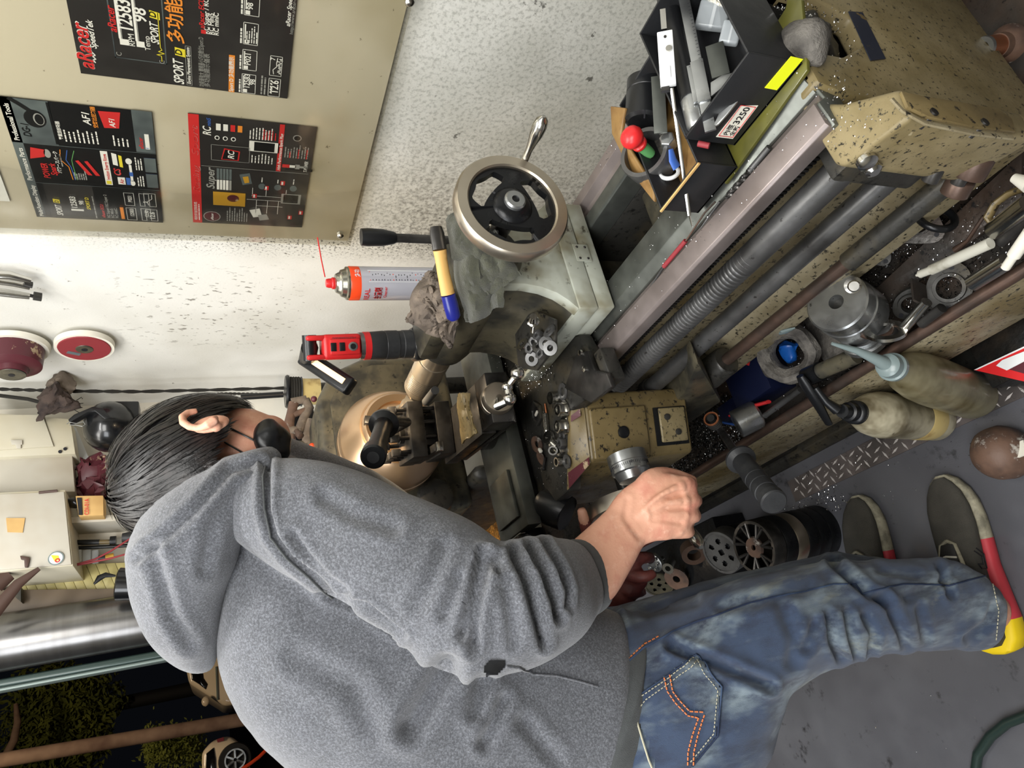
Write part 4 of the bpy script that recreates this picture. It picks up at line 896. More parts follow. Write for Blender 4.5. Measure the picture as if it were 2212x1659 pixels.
def drape(tree, px, py, off=.0015):
    r = (at(px, py, d=1) - CAMP).normalized(); h = tree.ray_cast(CAMP, r)
    return None if h[0] is None else h[0] - r * off * .5 + (h[1] if h[1].dot(r) < 0 else -h[1]) * off
def cord(tree, pts, r, name, m, par, step=9, dash=None, off=.001, **k):
    mb = MB(); line = []
    for (a, b) in zip(pts, pts[1:]):
        L_ = math.hypot(b[0] - a[0], b[1] - a[1]); n = max(1, int(L_ / step))
        for i in range(n): line.append((a[0] + (b[0] - a[0]) * i / n, a[1] + (b[1] - a[1]) * i / n))
    line.append(pts[-1]); q = [drape(tree, x, y, off) for x, y in line]; q = [p for p in q if p is not None]
    if len(q) < 2: return
    if dash:
        k2 = dict(k); k2['kind'] = 'stuff'
        for i in range(0, len(q) - 1, 1): mb.tube([q[i], q[i] + (q[i + 1] - q[i]) * dash], r, 5)
        return mb.build(name, m, par, **k2)
    return mb.tube(q, r, 6).build(name, m, par, **k)
def patch(tree, poly, step, off, thick, name, m, par, **k):
    xs = [p[0] for p in poly]; ys = [p[1] for p in poly]
    def inside(x, y):
        c = False
        for (x1, y1), (x2, y2) in zip(poly, poly[1:] + poly[:1]):
            if (y1 > y) != (y2 > y) and x < (x2 - x1) * (y - y1) / (y2 - y1) + x1: c = not c
        return c
    g = {}; mb = MB(); nx = int((max(xs) - min(xs)) / step) + 1; ny = int((max(ys) - min(ys)) / step) + 1
    def vtx(i, j):
        if (i, j) not in g:
            p = drape(tree, min(xs) + i * step, min(ys) + j * step, off); 
            if p is None: return None
            g[(i, j)] = len(mb.v); mb.v.append(p)
        return g[(i, j)]
    for i in range(nx):
        for j in range(ny):
            if inside(min(xs) + (i + .5) * step, min(ys) + (j + .5) * step):
                c = [vtx(i, j), vtx(i + 1, j), vtx(i + 1, j + 1), vtx(i, j + 1)]
                if None not in c: mb.f.append(tuple(c))
    if mb.f: return mb.build(name, m, par, **k)
man = thing('person', (.02, 1.15, 0), 'person in a grey hoodie and blue jeans leaning over the lathe, back to the viewer', 'person')
# ---- clothes
torso = limb([(530, 1170, 1.10, 110, .11), (610, 1240, 1.11, 185, .15), (740, 1360, 1.12, 262, .165), (900, 1440, 1.14, 285, .165), (1060, 1500, 1.155, 270, .155), (1200, 1530, 1.17, 240, .15), (1292, 1550, 1.175, 222, .145)], 40)
sleeve = limb([(540, 1080, 1.03, 80, .075), (620, 1098, 1.0, 112, .085), (720, 1140, .985, 130, .085), (820, 1186, .965, 134, .082), (920, 1240, .955, 140, .08), (1005, 1298, .95, 146, .08), (1085, 1310, .955, 135, .085), (1150, 1292, .985, 124, .085), (1205, 1268, 1.03, 103, .07), (1240, 1254, 1.06, 84, .055)], 36)
lsleeve = limb([(560, 1000, 1.22, 75, .07), (750, 1080, 1.30, 80, .07), (950, 1200, 1.36, 70, .06), (1120, 1330, 1.40, 62, .055), (1230, 1345, 1.40, 55, .05)], 24)
chest = limb([(560, 1030, 1.12, 70, .08), (700, 1130, 1.16, 120, .10), (900, 1270, 1.18, 170, .11), (1100, 1400, 1.19, 150, .11), (1280, 1440, 1.19, 130, .10)], 28)
blobs = [MB().ball(at(x, y, d=d), r * d / FPX, n=16) for x, y, r, d in ((1012, 1415, 38, .965), (962, 1378, 30, .975), (905, 1348, 27, .985), (1140, 1400, 34, .975), (1085, 1400, 36, .965), (600, 1060, 70, 1.03), (445, 1385, 30, 1.10), (590, 1340, 110, 1.13))]
hd_ = fuse([torso, sleeve, lsleeve, chest] + blobs, .0065, 5)
rumple(hd_, 7, .006); rumple(hd_, 16, .003)
crease(hd_, [([(1040, 1195), (1015, 1303), (998, 1371)], 9, .014), ([(1075, 1235), (1072, 1205)], 8, .012), ([(1056, 1208), (1037, 1276), (1026, 1344), (1024, 1395)], 10, .014),
    ([(1110, 1195), (1137, 1252), (1156, 1317), (1175, 1390)], 10, .014), ([(1143, 1185), (1175, 1241), (1200, 1301), (1205, 1335)], 9, .012), ([(1178, 1175), (1211, 1230), (1227, 1274), (1224, 1312)], 8, .010),
    ([(576, 1000), (574, 1100), (589, 1159), (625, 1204), (675, 1245), (720, 1290), (790, 1310), (870, 1372)], 9, .012), ([(634, 1154), (662, 1199), (707, 1249), (752, 1281)], 9, .006),
    ([(965, 1440), (930, 1500), (888, 1570)], 24, .016), ([(1041, 1475), (1030, 1540)], 18, .008), ([(1087, 1511), (1046, 1606)], 14, .010), 
    ([(700, 1075), (760, 1110), (850, 1140)], 16, .006), ([(960, 1180), (930, 1260), (900, 1310)], 16, .005), ([(1090, 1260), (1105, 1330), (1110, 1390)], 12, .006), ([(640, 1420), (760, 1480), (800, 1560)], 26, .006), ([(1130, 1560), (1200, 1640)], 16, .006), ([(990, 1250), (960, 1330)], 12, .006)])
fin(hd_); hoodie = hd_.build('hoodie', 'hoodie', man, smooth=180)
htree = bvh(hd_)
cord(htree, [(577, 985), (566, 1030), (570, 1100), (584, 1162), (620, 1208), (670, 1250), (716, 1294)], .0014, 'armhole_seam', 'hoodie_rib', hoodie, off=.0015)
cord(htree, [(1094, 1438), (1120, 1440), (1150, 1457), (1200, 1460), (1250, 1472), (1290, 1484)], .0016, 'pocket_seam', 'hoodie', hoodie, off=.002)
patch(htree, [(1045, 1440), (1056, 1425), (1090, 1425), (1092, 1438), (1070, 1456), (1050, 1458)], 5, .002, 0, 'pocket_opening', 'black_plastic', hoodie, label='dark pocket opening')
# hood
hood = fuse([limb([(592, 985, 1.02, 26, .03), (540, 1022, .995, 48, .05), (470, 1082, .985, 82, .075), (415, 1150, .985, 108, .09), (388, 1230, 1.0, 104, .095), (392, 1305, 1.02, 82, .09), (412, 1372, 1.05, 52, .07), (432, 1412, 1.08, 24, .04)], 32), limb([(400, 1120, 1.03, 60, .05), (345, 1180, 1.03, 62, .05), (320, 1225, 1.05, 40, .05)], 24)], .0065, 5)
rumple(hood, 9, .006)
crease(hood, [([(560, 1000), (497, 1013), (421, 1102), (367, 1151), (300, 1205)], 10, .010), ([(330, 1190), (350, 1260), (370, 1330), (410, 1390)], 14, .007), ([(520, 1060), (460, 1130), (440, 1230)], 14, .005)])
fin(hood); hood.build('hood', 'hoodie', hoodie, smooth=180)
# rib cuff and hem
limb([(1228, 1256, 1.055, 84, .052), (1250, 1250, 1.07, 84, .050), (1272, 1244, 1.09, 76, .045)], 36, sub=3).build('cuff', 'hoodie_rib', hoodie, smooth=60)
hem = limb([(1283, 1545, 1.175, 222, .146), (1298, 1552, 1.176, 218, .144), (1322, 1560, 1.178, 206, .136)], 48, sub=3); hem.build('hem_band', 'hoodie_rib', hoodie, smooth=60)
# jeans
leg = limb([(1290, 1545, 1.18, 205, .13), (1400, 1545, 1.18, 232, .135), (1500, 1490, 1.19, 196, .13), (1600, 1395, 1.20, 135, .105), (1700, 1350, 1.22, 112, .09), (1790, 1322, 1.25, 105, .082), (1860, 1314, 1.27, 98, .075), (1950, 1304, 1.31, 94, .07), (2040, 1302, 1.34, 94, .066), (2085, 1320, 1.36, 82, .062), (2116, 1328, 1.375, 72, .058)], 36)
legf = limb([(1290, 1480, 1.24, 150, .11), (1450, 1400, 1.30, 110, .10), (1600, 1330, 1.37, 86, .085), (1750, 1272, 1.44, 60, .075), (1815, 1256, 1.47, 56, .07), (1900, 1258, 1.52, 52, .06), (1965, 1262, 1.56, 46, .055)], 28)
seat = [MB().ball(at(1440, 1610, d=1.22), .11, n=20), MB().ball(at(1340, 1600, d=1.2), .10, n=20)]
je = fuse([leg, legf] + seat, .0065, 5)
rumple(je, 11, .005, (1, 1, .5)); rumple(je, 30, .0022)
crease(je, [([(1450, 1395), (1470, 1405), (1540, 1430), (1600, 1455), (1660, 1480)], 11, .014), ([(1790, 1330), (1800, 1390), (1815, 1420)], 9, .010), ([(1830, 1325), (1838, 1370), (1848, 1410)], 8, .009), ([(1868, 1330), (1890, 1370), (1880, 1410)], 9, .009), ([(1905, 1290), (1930, 1330), (1950, 1370), (1955, 1390)], 10, .010),
    ([(1800, 1215), (1840, 1250), (1880, 1285), (1910, 1300)], 10, .012), ([(2030, 1225), (2045, 1260), (2052, 1285)], 8, .009), ([(1760, 1345), (1740, 1400)], 10, .008), ([(1690, 1310), (1720, 1380), (1710, 1430)], 14, .006), ([(2090, 1380), (2135, 1345), (2148, 1310)], 9, .008), ([(1960, 1290), (2010, 1270), (2060, 1240)], 9, .007), ([(1985, 1310), (2000, 1380)], 9, .006), ([(1560, 1310), (1640, 1300), (1750, 1268)], 12, .006), ([(1400, 1320), (1500, 1300)], 12, .005), ([(1900, 1230), (1985, 1245)], 9, .006)])
fin(je); jeans = je.build('jeans', 'denim', man, smooth=180); jt = bvh(je)
cord(jt, [(1312, 1468), (1345, 1440), (1390, 1400), (1425, 1382), (1450, 1366), (1500, 1345), (1560, 1325), (1620, 1302), (1680, 1288), (1740, 1278), (1800, 1262), (1848, 1262), (1862, 1283), (1900, 1272), (1950, 1262), (2010, 1262), (2050, 1266), (2090, 1254), (2138, 1242)], .0016, 'side_seam', 'denim_dark', jeans, off=.001)
cord(jt, [(1350, 1430), (1392, 1392), (1426, 1374)], .0011, 'orange_stitching', 'stitch', jeans, step=8, dash=.62, off=.0014)
cord(jt, [(1285, 1360), (1310, 1368), (1328, 1388), (1340, 1420)], .0012, 'pocket_edge', 'denim_dark', jeans, off=.0014); cord(jt, [(1292, 1356), (1318, 1366), (1336, 1388), (1346, 1418)], .0009, 'pocket_stitching', 'stitch_pale', jeans, step=7, dash=.65, off=.0012)
PK = [(1360, 1515), (1505, 1413), (1557, 1485), (1547, 1588), (1494, 1652), (1480, 1668), (1420, 1668), (1400, 1600), (1372, 1545)]
patch(jt, PK, 6, .0022, 0, 'back_pocket', 'denim', jeans, smooth=180)
cord(jt, [(1358, 1516), (1440, 1462), (1505, 1411), (1558, 1484), (1549, 1589), (1494, 1655)], .0014, 'pocket_hem', 'denim_dark', jeans, off=.003)
inn = [(1374, 1540), (1394, 1512), (1440, 1480), (1505, 1430), (1549, 1492), (1540, 1584), (1488, 1648)]
cord(jt, inn, .0009, 'pocket_stitching', 'stitch_pale', jeans, step=8, dash=.6, off=.0038)
cord(jt, [(1366, 1516), (1440, 1468), (1502, 1418)], .0009, 'pocket_stitching', 'stitch_pale', jeans, step=8, dash=.6, off=.0042)
for dx in (0, 12):
    cord(jt, [(1434 + dx, 1465 - dx * .5), (1440 + dx, 1494), (1457 + dx * .9, 1518 - dx * .3), (1484 + dx * .4, 1546 - dx * .8), (1508 + dx, 1551 - dx)], .0013, 'orange_stitching', 'stitch', jeans, step=8, dash=.72, off=.0042)
    cord(jt, [(1508 + dx, 1551 - dx * .5), (1494 + dx, 1588), (1485 + dx, 1625), (1484 + dx, 1655)], .0013, 'orange_stitching', 'stitch', jeans, step=8, dash=.72, off=.0042)
cord(jt, [(1357, 1514), (1371, 1546)], .002, 'orange_bartack', 'stitch', jeans, step=6, off=.004)
cord(jt, [(1372, 1546), (1385, 1590), (1400, 1640), (1408, 1659)], .0016, 'pocket_hem', 'stitch_pale', jeans, off=.003)
p = drape(jt, 1340, 1424, .002)
if p: MB().ball(p, .0048, (1, 1, 1), 10).build('rivet', 'copper', jeans)
cord(jt, [(2143, 1262), (2156, 1320), (2150, 1384)], .0011, 'leg_hem_stitching', 'stitch_pale', jeans, step=8, dash=.65, off=.0015)
# ---- shoes
def shoe(T, Hh, left=False):
    T = Vector(T); Hh = Vector(Hh); f = (T - Hh); L_ = f.length; f.normalize(); s = V(f.y, -f.x, 0); up = V(0, 0, 1)    # s points to the right of the foot
    def sec(u, wl, wr, z0, z1, n=20, sq=.75):
        c = Hh + f * (u * L_); out = []
        for j in range(n):
            q = 2 * math.pi * j / n; ca, sa = math.cos(q), math.sin(q); w = wr if ca > 0 else wl
            out.append(c + s * (abs(ca) ** sq * (1 if ca > 0 else -1) * w) + up * ((z0 + z1) / 2 + abs(sa) ** sq * (1 if sa > 0 else -1) * (z1 - z0) / 2))
        return out
    k = -1 if left else 1
    def W(a, b): return (a, b) if not left else (b, a)
    U = [(.03, .018, .018, .030, .085), (.07, .030, .031, .028, .098), (.18, .035, .036, .028, .104), (.32, .036, .038, .028, .100), (.45, .038, .041, .028, .092), (.58, .042, .047, .026, .080), (.70, .045, .051, .026, .068), (.80, .045, .049, .026, .058), (.89, .038, .040, .026, .048), (.95, .027, .026, .028, .040), (.985, .012, .012, .030, .034)]
    up_ = MB().rings([sec(u, *W(a, b), z0, z1) for u, a, b, z0, z1 in U])
    root = up_.build('shoe', 'shoe_grey', man, smooth=60)
    def sole(us, nm, m):
        S_ = [(-.02, .016, .016, .012, .050), (.0, .034, .034, .006, .056), (.06, .046, .048, .001, .054), (.16, .048, .052, 0, .050), (.30, .045, .050, 0, .044), (.45, .043, .048, 0, .036), (.60, .047, .054, 0, .034), (.72, .050, .057, 0, .033), (.82, .050, .055, .001, .032), (.90, .043, .046, .003, .031), (.965, .030, .030, .006, .031), (1.0, .012, .012, .012, .028)]
        rr = [sec(u, *W(a, b), z0, z1, 20, .45) for u, a, b, z0, z1 in S_ if us[0] <= u <= us[1]]
        MB().rings(rr).build(nm, m, root, bevel=0, smooth=50)
    sole((-.03, .16), 'sole_heel', 'sole_yellow'); sole((.16, .60), 'sole_middle', 'sole_red'); sole((.60, 1.01), 'sole_front', 'shoe_sole')
    # tongue, eyelet loop and lace
    c = Hh + f * (.50 * L_)
    MB().rings([oval(Hh + f * (u * L_) + up * z, f + up * -.3, w, .007, 14, .8, ref=up) for u, w, z in ((.34, .020, .100), (.44, .021, .098), (.54, .020, .089), (.60, .016, .080))]).build('tongue', 'shoe_dark', root)
    for sg in (-1, 1):
        MB().tube([Hh + f * (.36 * L_) + s * .026 * sg + up * .096, Hh + f * (.50 * L_) + s * .025 * sg + up * .090, Hh + f * (.60 * L_) + s * .016 * sg + up * .081, Hh + f * (.625 * L_) + up * .079], .004, 8).build('eyelet_band', 'shoe_sole', root)
    for u in (.44, .53): MB().tube([Hh + f * (u * L_) + s * -.020 + up * (.103 - (u - .44) * .09), Hh + f * (u * L_ + .004) + up * (.107 - (u - .44) * .09), Hh + f * (u * L_) + s * .020 + up * (.103 - (u - .44) * .09)], .0022, 6).build('lace', 'label_white', root)
    # sewn v mark on the outside
    q = s * (1 if not left else -1)
    if not left: stt = bvh(up_); cord(stt, [(2108, 1184), (2164, 1228), (2120, 1228), (2112, 1218), (2146, 1220), (2104, 1190)], .0012, 'sewn_mark', 'ink', root, off=.001)
    return root
shoe(at(2052, 1036, z=.0) + V(.012, 0, 0), V(-.142, 1.046, 0)); shoe(at(1868, 1078, z=0.) + V(.012, 0, 0), V(-.095, 1.285, 0), True)
# ---- body: one continuous skin surface with head, neck, arms, hands with five fingers, legs
hc0 = at(450, 990, d=1.07); VZ = (hc0 - CAMP).normalized()
HU = (-.86 * IX - .02 * IY + .42 * VZ).normalized()
HF = (.48 * IY + .70 * VZ + .50 * IX); HF = (HF - HU * HF.dot(HU)).normalized(); HE = HF.cross(HU).normalized()
HR = Matrix((HE, HF, HU)).transposed()
def hp_(e, f, u): return hc0 + HE * e + HF * f + HU * u
head = [MB().ball(hp_(0, -.008, .030), 1., (.076, .096, .092), 28, HR), MB().ball(hp_(0, .024, -.035), 1., (.062, .070, .082), 24, HR), MB().ball(hp_(0, .052, -.082), 1., (.036, .036, .030), 18, HR),
        MB().ball(hp_(-.004, .088, -.030), 1., (.012, .018, .024), 14, HR), MB().ball(hp_(.026, .070, .0), 1., (.020, .012, .014), 14, HR), MB().ball(hp_(-.030, .070, .0), 1., (.020, .012, .014), 14, HR), MB().ball(hp_(0, .082, -.062), 1., (.022, .012, .010), 14, HR)]
neck = limb([(430, 1005, 1.07, 72, .055), (520, 1050, 1.09, 74, .055), (600, 1100, 1.11, 90, .07)], 22)
inner = limb([(560, 1120, 1.11, 90, .07), (800, 1360, 1.14, 110, .08), (1100, 1480, 1.17, 110, .08), (1350, 1530, 1.19, 120, .08)], 20)
rarm = limb([(610, 1110, 1.05, 60, .045), (820, 1200, .98, 52, .04), (1030, 1315, .96, 48, .036), (1110, 1330, .97, 48, .04), (1200, 1290, 1.03, 64, .042), (1262, 1246, 1.075, 74, .042), (1310, 1190, 1.10, 64, .034), (1350, 1140, 1.12, 54, .026), (1385, 1112, 1.135, 56, .023)], 26)
def hnd(st): return limb(st, 16, 3, 1.0)
palm = limb([(1345, 1142, 1.12, 52, .023), (1385, 1110, 1.125, 66, .022), (1430, 1094, 1.125, 72, .020), (1472, 1094, 1.13, 66, .018), (1486, 1096, 1.135, 58, .016)], 22)
fing = []
for (x, y, w, k_) in ((1478, 1046, 17, 0), (1488, 1080, 17, 1), (1486, 1112, 16.5, 2), (1472, 1146, 15.5, 3)):
    fing.append(hnd([(x - 30, y + (1096 - y) * .2, 1.13, w + 1, .013), (x + 2, y, 1.128, w + 2, .0135), (x + 14, y + 2, 1.15, w - 1, .012), (x + 12, y + 4, 1.175, w - 2, .011), (x - 8, y + 6, 1.19, w - 3, .010), (x - 26, y + 8, 1.185, w - 5, .009)]))
thumb = hnd([(1380, 1070, 1.13, 24, .016), (1402, 1036, 1.135, 21, .015), (1430, 1026, 1.15, 18, .013), (1462, 1030, 1.165, 16, .012), (1498, 1042, 1.172, 14, .010)])
kn = [MB().ball(at(x, y, d=1.118), .0105, n=12) for x, y in ((1470, 1050), (1480, 1082), (1479, 1113), (1466, 1146))]
tend = [limb([(1375, 1118, 1.104, 6, .004), (1420, (1096 + y) / 2, 1.103, 6, .004), (x - 8, y, 1.110, 7, .004)], 8, 3) for x, y in ((1470, 1052), (1480, 1083), (1479, 1112), (1466, 1144))]
rh_ = [rarm, palm, thumb] + fing + kn + tend
larm = limb([(600, 1010, 1.22, 45, .04), (900, 1180, 1.36, 42, .036), (1130, 1335, 1.41, 42, .036), (1230, 1345, 1.41, 44, .034), (1290, 1318, 1.40, 44, .030), (1325, 1272, 1.38, 46, .026)], 20)
lpalm = limb([(1300, 1305, 1.395, 48, .022), (1335, 1255, 1.38, 54, .018), (1362, 1225, 1.37, 50, .016)], 20)
lf_ = [hnd([(1350, 1190, 1.37, 15, .011), (1380, 1172, 1.36, 14, .011), (1410, 1158, 1.36, 13, .010), (1428, 1150, 1.37, 10, .008)]),
       hnd([(1352, 1215, 1.365, 15, .011), (1385, 1205, 1.37, 14, .011), (1405, 1205, 1.40, 12, .010), (1402, 1210, 1.42, 10, .008)]),
       hnd([(1352, 1240, 1.365, 15, .011), (1378, 1246, 1.35, 14, .011), (1400, 1244, 1.345, 12, .010), (1412, 1238, 1.35, 10, .008)]),
       hnd([(1340, 1268, 1.37, 13, .010), (1362, 1278, 1.36, 13, .010), (1380, 1280, 1.37, 11, .009), (1390, 1278, 1.385, 9, .007)]),
       hnd([(1310, 1255, 1.375, 18, .014), (1288, 1205, 1.36, 16, .013), (1272, 1160, 1.345, 14, .012), (1262, 1125, 1.335, 13, .011), (1256, 1100, 1.33, 10, .008)])]
lg = [limb([(1330, 1540, 1.19, 60, .05), (1500, 1480, 1.20, 70, .05), (1780, 1325, 1.25, 55, .04), (2050, 1310, 1.35, 40, .035), (2150, 1320, 1.40, 36, .032)], 16), limb([(1330, 1500, 1.24, 60, .05), (1600, 1330, 1.37, 50, .05), (1815, 1258, 1.47, 36, .04), (1955, 1250, 1.56, 28, .035)], 16)]
bd_ = fuse(head + [neck, inner] + rh_ + [larm, lpalm] + lf_ + lg, .0034, 3)
crease(bd_, [([(1405, 1100), (1440, 1075), (1472, 1066)], 5, .002), ([(1410, 1110), (1440, 1100), (1478, 1097)], 5, .002), ([(1410, 1122), (1440, 1125), (1472, 1130)], 5, .002), ([(1380, 1160), (1350, 1120), (1355, 1080)], 6, .0015)])
fin(bd_); body = bd_.build('body', 'skin', man, smooth=180)
# second material on the left hand, its shade put into the colour
body.data.materials.append(MATS['shaded_skin'])
lo_ = at(1335, 1235, d=1.37)
ow = V(0, 0, 0); q_ = body
while q_ is not None: ow += q_.location; q_ = q_.parent
for pl_ in body.data.polygons:
    c = Vector(pl_.center) + ow
    if (c - lo_).length < .17 and (c - CAMP).dot(VZ * 0 + (lo_ - CAMP).normalized()) > 1.36 * 1.02 - .03: pl_.material_index = 1
# ear
er = hp_(.084, -.036, -.084)
HU0, HF0_ = HU, HF; eu = (HU * .86 + HF * .5).normalized(); ef = (HF * .86 - HU * .5).normalized()
mb = MB(); n = 26; ring = []
prof_e = [(.000, .036), (.010, .037), (.020, .032), (.026, .020), (.026, .004), (.021, -.012), (.014, -.024), (.006, -.033), (-.002, -.034), (-.006, -.024)]
def ep_(f, u, e): return er + ef * (-f * 1.0 + .006) + eu * u + HE * e - ef * e * .55
rim = [ep_(f, u, .016 + .004 * math.sin(i)) for i, (f, u) in enumerate(prof_e)]
mb.tube(rim, [.0035, .0045, .005, .005, .0048, .0045, .0048, .006, .0058, .004], 10)
fl_ = [ep_(f * .8, u * .85, .010) for f, u in prof_e] + [ep_(-.004, .01, .004)]
cen = ep_(.006, 0, .004); vs = [cen] + fl_; mb.add(vs + [p - HE * .006 for p in vs], [(0, i, i + 1) for i in range(1, len(fl_))] + [(len(vs), len(vs) + i + 1, len(vs) + i) for i in range(1, len(fl_))])
ear_ = fuse([MB().tube(rim, [.004, .0052, .0056, .0056, .0052, .005, .0052, .0066, .0064, .005], 12), MB().ball(ep_(.006, -.002, .004), 1., (.008, .020, .030), 16, HR), MB().ball(ep_(.004, -.026, .008), .0085, (1, 1, 1), 12)], .0016, 3)
fin(ear_); ear_.build('ear', 'skin', body, smooth=180)
# face mask with ear loops
mk = fuse([MB().ball(hp_(.012, .024, -.112), 1., (.035, .031, .023), 24, HR)], .004, 2); rumple(mk, 40, .006); fin(mk); mask = mk.build('face_mask', 'black_plastic', man, smooth=180)
btree = bvh(bd_)
def strap(a, b, nm):
    pts = []
    for i in range(13):
        t = i / 12; p = at(a[0] + (b[0] - a[0]) * t, a[1] + (b[1] - a[1]) * t, d=1); r = (p - CAMP).normalized(); h = btree.ray_cast(CAMP, r)
        if h[0] is not None: pts.append(h[0] - r * .002)
    if len(pts) > 2: MB().tube(pts, .0014, 6).build(nm, 'black_plastic', mask)
strap((498, 925), (575, 965), 'ear_loop'); strap((485, 955), (552, 995), 'ear_loop')
# hair: cap and locks
wh = ((at(258, 1015, d=1.03) - hp_(0, -.008, .030))); wd_ = Vector((wh.dot(HE), wh.dot(HF), wh.dot(HU))).normalized()
HCc = hp_(-.004, -.016, .012); HS = (.099, .118, .126)
def hpt(d, k=1.): return HCc + HE * d.x * HS[0] * k + HF * d.y * HS[1] * k + HU * d.z * HS[2] * k
def haired(d):
    lim = -.5 + .95 * max(0, d.y + .05)          # hairline rises towards the face
    if d.y > .0 and abs(d.x) > .35: lim = -.56 + .55 * max(0, d.y - .25)
    if d.y < -.05: lim = -.70
    return d.z > lim
cap = MB(); nn = 56
for i in range(nn // 2 + 1):
    th = math.pi * i / (nn // 2)
    for j in range(nn):
        ph = 2 * math.pi * j / nn; cap.v.append(hpt(Vector((math.sin(th) * math.cos(ph), math.sin(th) * math.sin(ph), math.cos(th))), .96))
for i in range(nn // 2):
    for j in range(nn):
        ids = (i * nn + j, i * nn + (j + 1) % nn, (i + 1) * nn + (j + 1) % nn, (i + 1) * nn + j)
        c = sum((cap.v[a] for a in ids), Vector()) / 4 - HCc; d = Vector((c.dot(HE) / HS[0], c.dot(HF) / HS[1], c.dot(HU) / HS[2])).normalized()
        if haired(d): cap.f.append(ids)
hair = cap.build('hair', 'hair', man, smooth=180)
lk = MB(); rr = random.Random(3)
for s_ in range(7500):
    d = Vector((rr.gauss(0, 1), rr.gauss(0, 1), rr.gauss(0, 1))).normalized()
    if not haired(d): continue
    L_ = rr.uniform(.05, .11); w = rr.uniform(.0010, .0022); lift = rr.uniform(.0, .016) + .004; st = 8; pts = []; k0 = 1.0
    cl = noise.noise(Vector(d) * 3.2) * .9
    out_ = 0
    for i in range(st + 1):
        if not haired(d): out_ += 1
        if out_ > 2 and len(pts) > 2: break
        t = i / st; away = d * d.dot(wd_) - wd_
        if away.length < .05: away = d.cross(Vector((.3, .2, .9)))
        away.normalize(); side = d.cross(away); dn = Vector((0, 0, -1)); dn = (dn - d * dn.dot(d)) * .12
        v = (away + dn + side * (.45 + cl * .5) + Vector((noise.noise(d * 9 + Vector((s_ % 7, 0, 0))), noise.noise(d * 8 + Vector((0, 5, 0))), 0)) * .45); v = v - d * v.dot(d); v.normalize()
        k_ = 1.0 + lift * 9 * math.sin(min(1, t * 1.1) * math.pi * .8) * .5 + .02 + max(0, t - .6) * lift * 4
        pts.append((hpt(d, k_), d.copy(), v.copy())); d = (d + v * (L_ / st / .1)).normalized()
    vs = []; 
    for i, (p, dd, v) in enumerate(pts):
        nrm = (HE * dd.x + HF * dd.y + HU * dd.z); tv = (HE * v.x + HF * v.y + HU * v.z); sd_ = nrm.cross(tv).normalized(); ww = w * (1 - (i / st) ** 2.2) + .0002
        vs += [p - sd_ * ww, p + sd_ * ww]
    if len(pts) < 3: continue
    vs[-1] = vs[-2] = (vs[-1] + vs[-2]) / 2 if i < st else vs[-1]
    lk.add(vs, [(2 * i, 2 * i + 1, 2 * i + 3, 2 * i + 2) for i in range(len(pts) - 1)])
lk.build('hair_locks', 'hair', hair, smooth=180, kind='stuff')
# ---------------------------------------------------------------- things on and around the lathe
def single(mb, name, mat, label, cat, group=None, **k): return mb.build(name, mat, None, label=label, cat=cat, group=group, **k)
# ---- spray can behind the tailstock
sc = thing('spray_can', (.79, 1.12, 1.02), 'white and orange spray can with a red nozzle and thin red straw, on the tailstock', 'spray can')
t0, t1 = at(738, 612, y=1.12), at(910, 613, y=1.12); AXc = (t1 - t0).normalized(); Rc = .0335
MB().lathe(t0, AXc, [(.010, .027), (.012, .0325), (.014, Rc), (.032, Rc)], 40).build('orange_band', 'can_orange', sc)
MB().lathe(t0, AXc, [(.032, Rc), (.20, Rc), (.203, .031)], 40).build('can_body', 'can_white', sc)
MB().lathe(t0, AXc, [(-.014, .012), (-.012, .018), (-.004, .022), (-.002, .026), (.006, .0285), (.008, .0325), (.0125, .0325)], 36).build('can_shoulder', 'can_metal', sc)
MB().lathe(t0 - AXc * .030, AXc, [(0, .0075), (.004, .009), (.010, .0095), (.012, .0115), (.018, .0115)], 20).build('nozzle_cap', 'red_plastic', sc)
MB().tube([at(702, 598, y=1.11), at(694, 560, y=1.105), at(686, 513, y=1.10)], .0012, 6).build('straw', 'red_plastic', sc)
fr_ = (CAMP - t0); fr_ = (fr_ - AXc * fr_.dot(AXc)).normalized(); sd_c = AXc.cross(fr_)
if sd_c.dot(IY) < 0: sd_c = -sd_c
def can_print(items):
    by = {}
    for kind, m, s, a, w, h, txt in items:      # s along the can, a = angle position in metres round it
        mb = by.setdefault(m, MB())
        if kind == 'r': raw = ([(0, 0), (w, 0), (w, h), (0, h)], [(0, 1, 2, 3)]); 
        else:
            vs, fs = text_pts(txt, 1., True); mw = max(p[0] for p in vs); raw = ([(p[0] / mw * w, p[1] * h) for p in vs], fs)
        out = []
        for u, v in raw[0]:
            # writing runs along +sd (upwards in the photo), letters stand towards the can top
            aa = (a + u) / Rc; ss = s - v; rr_ = Rc + (.0003 if kind == 'r' else .0006)
            out.append(t0 + AXc * ss + (fr_ * math.cos(aa) + sd_c * math.sin(aa)) * rr_)
        mb.add(out, raw[1])
    for m, mb in by.items(): mb.build({'white_print': 'white_panel', 'ink': 'small_print', 'red_print': 'red_lettering', 'can_orange': 'orange_print', 'grey_print': 'grey_print'}[m], m, sc, smooth=0, kind='stuff')
E_ = []
sg = 1.0 if (sd_c.dot(IY) > 0) else -1.0
for i in range(4): E_.append(('r', 'white_print', .186 - i * .0, .003, .026, .14, '')) if i == 0 else None
for i in range(12): E_.append(('r', 'ink' if i % 4 else 'can_orange', .05 + i * .0115, .006, random.uniform(.012, .020), .0016, ''))
for i in range(12): E_.append(('r', 'ink', .055 + i * .0115, .006, random.uniform(.010, .020), .0014, ''))
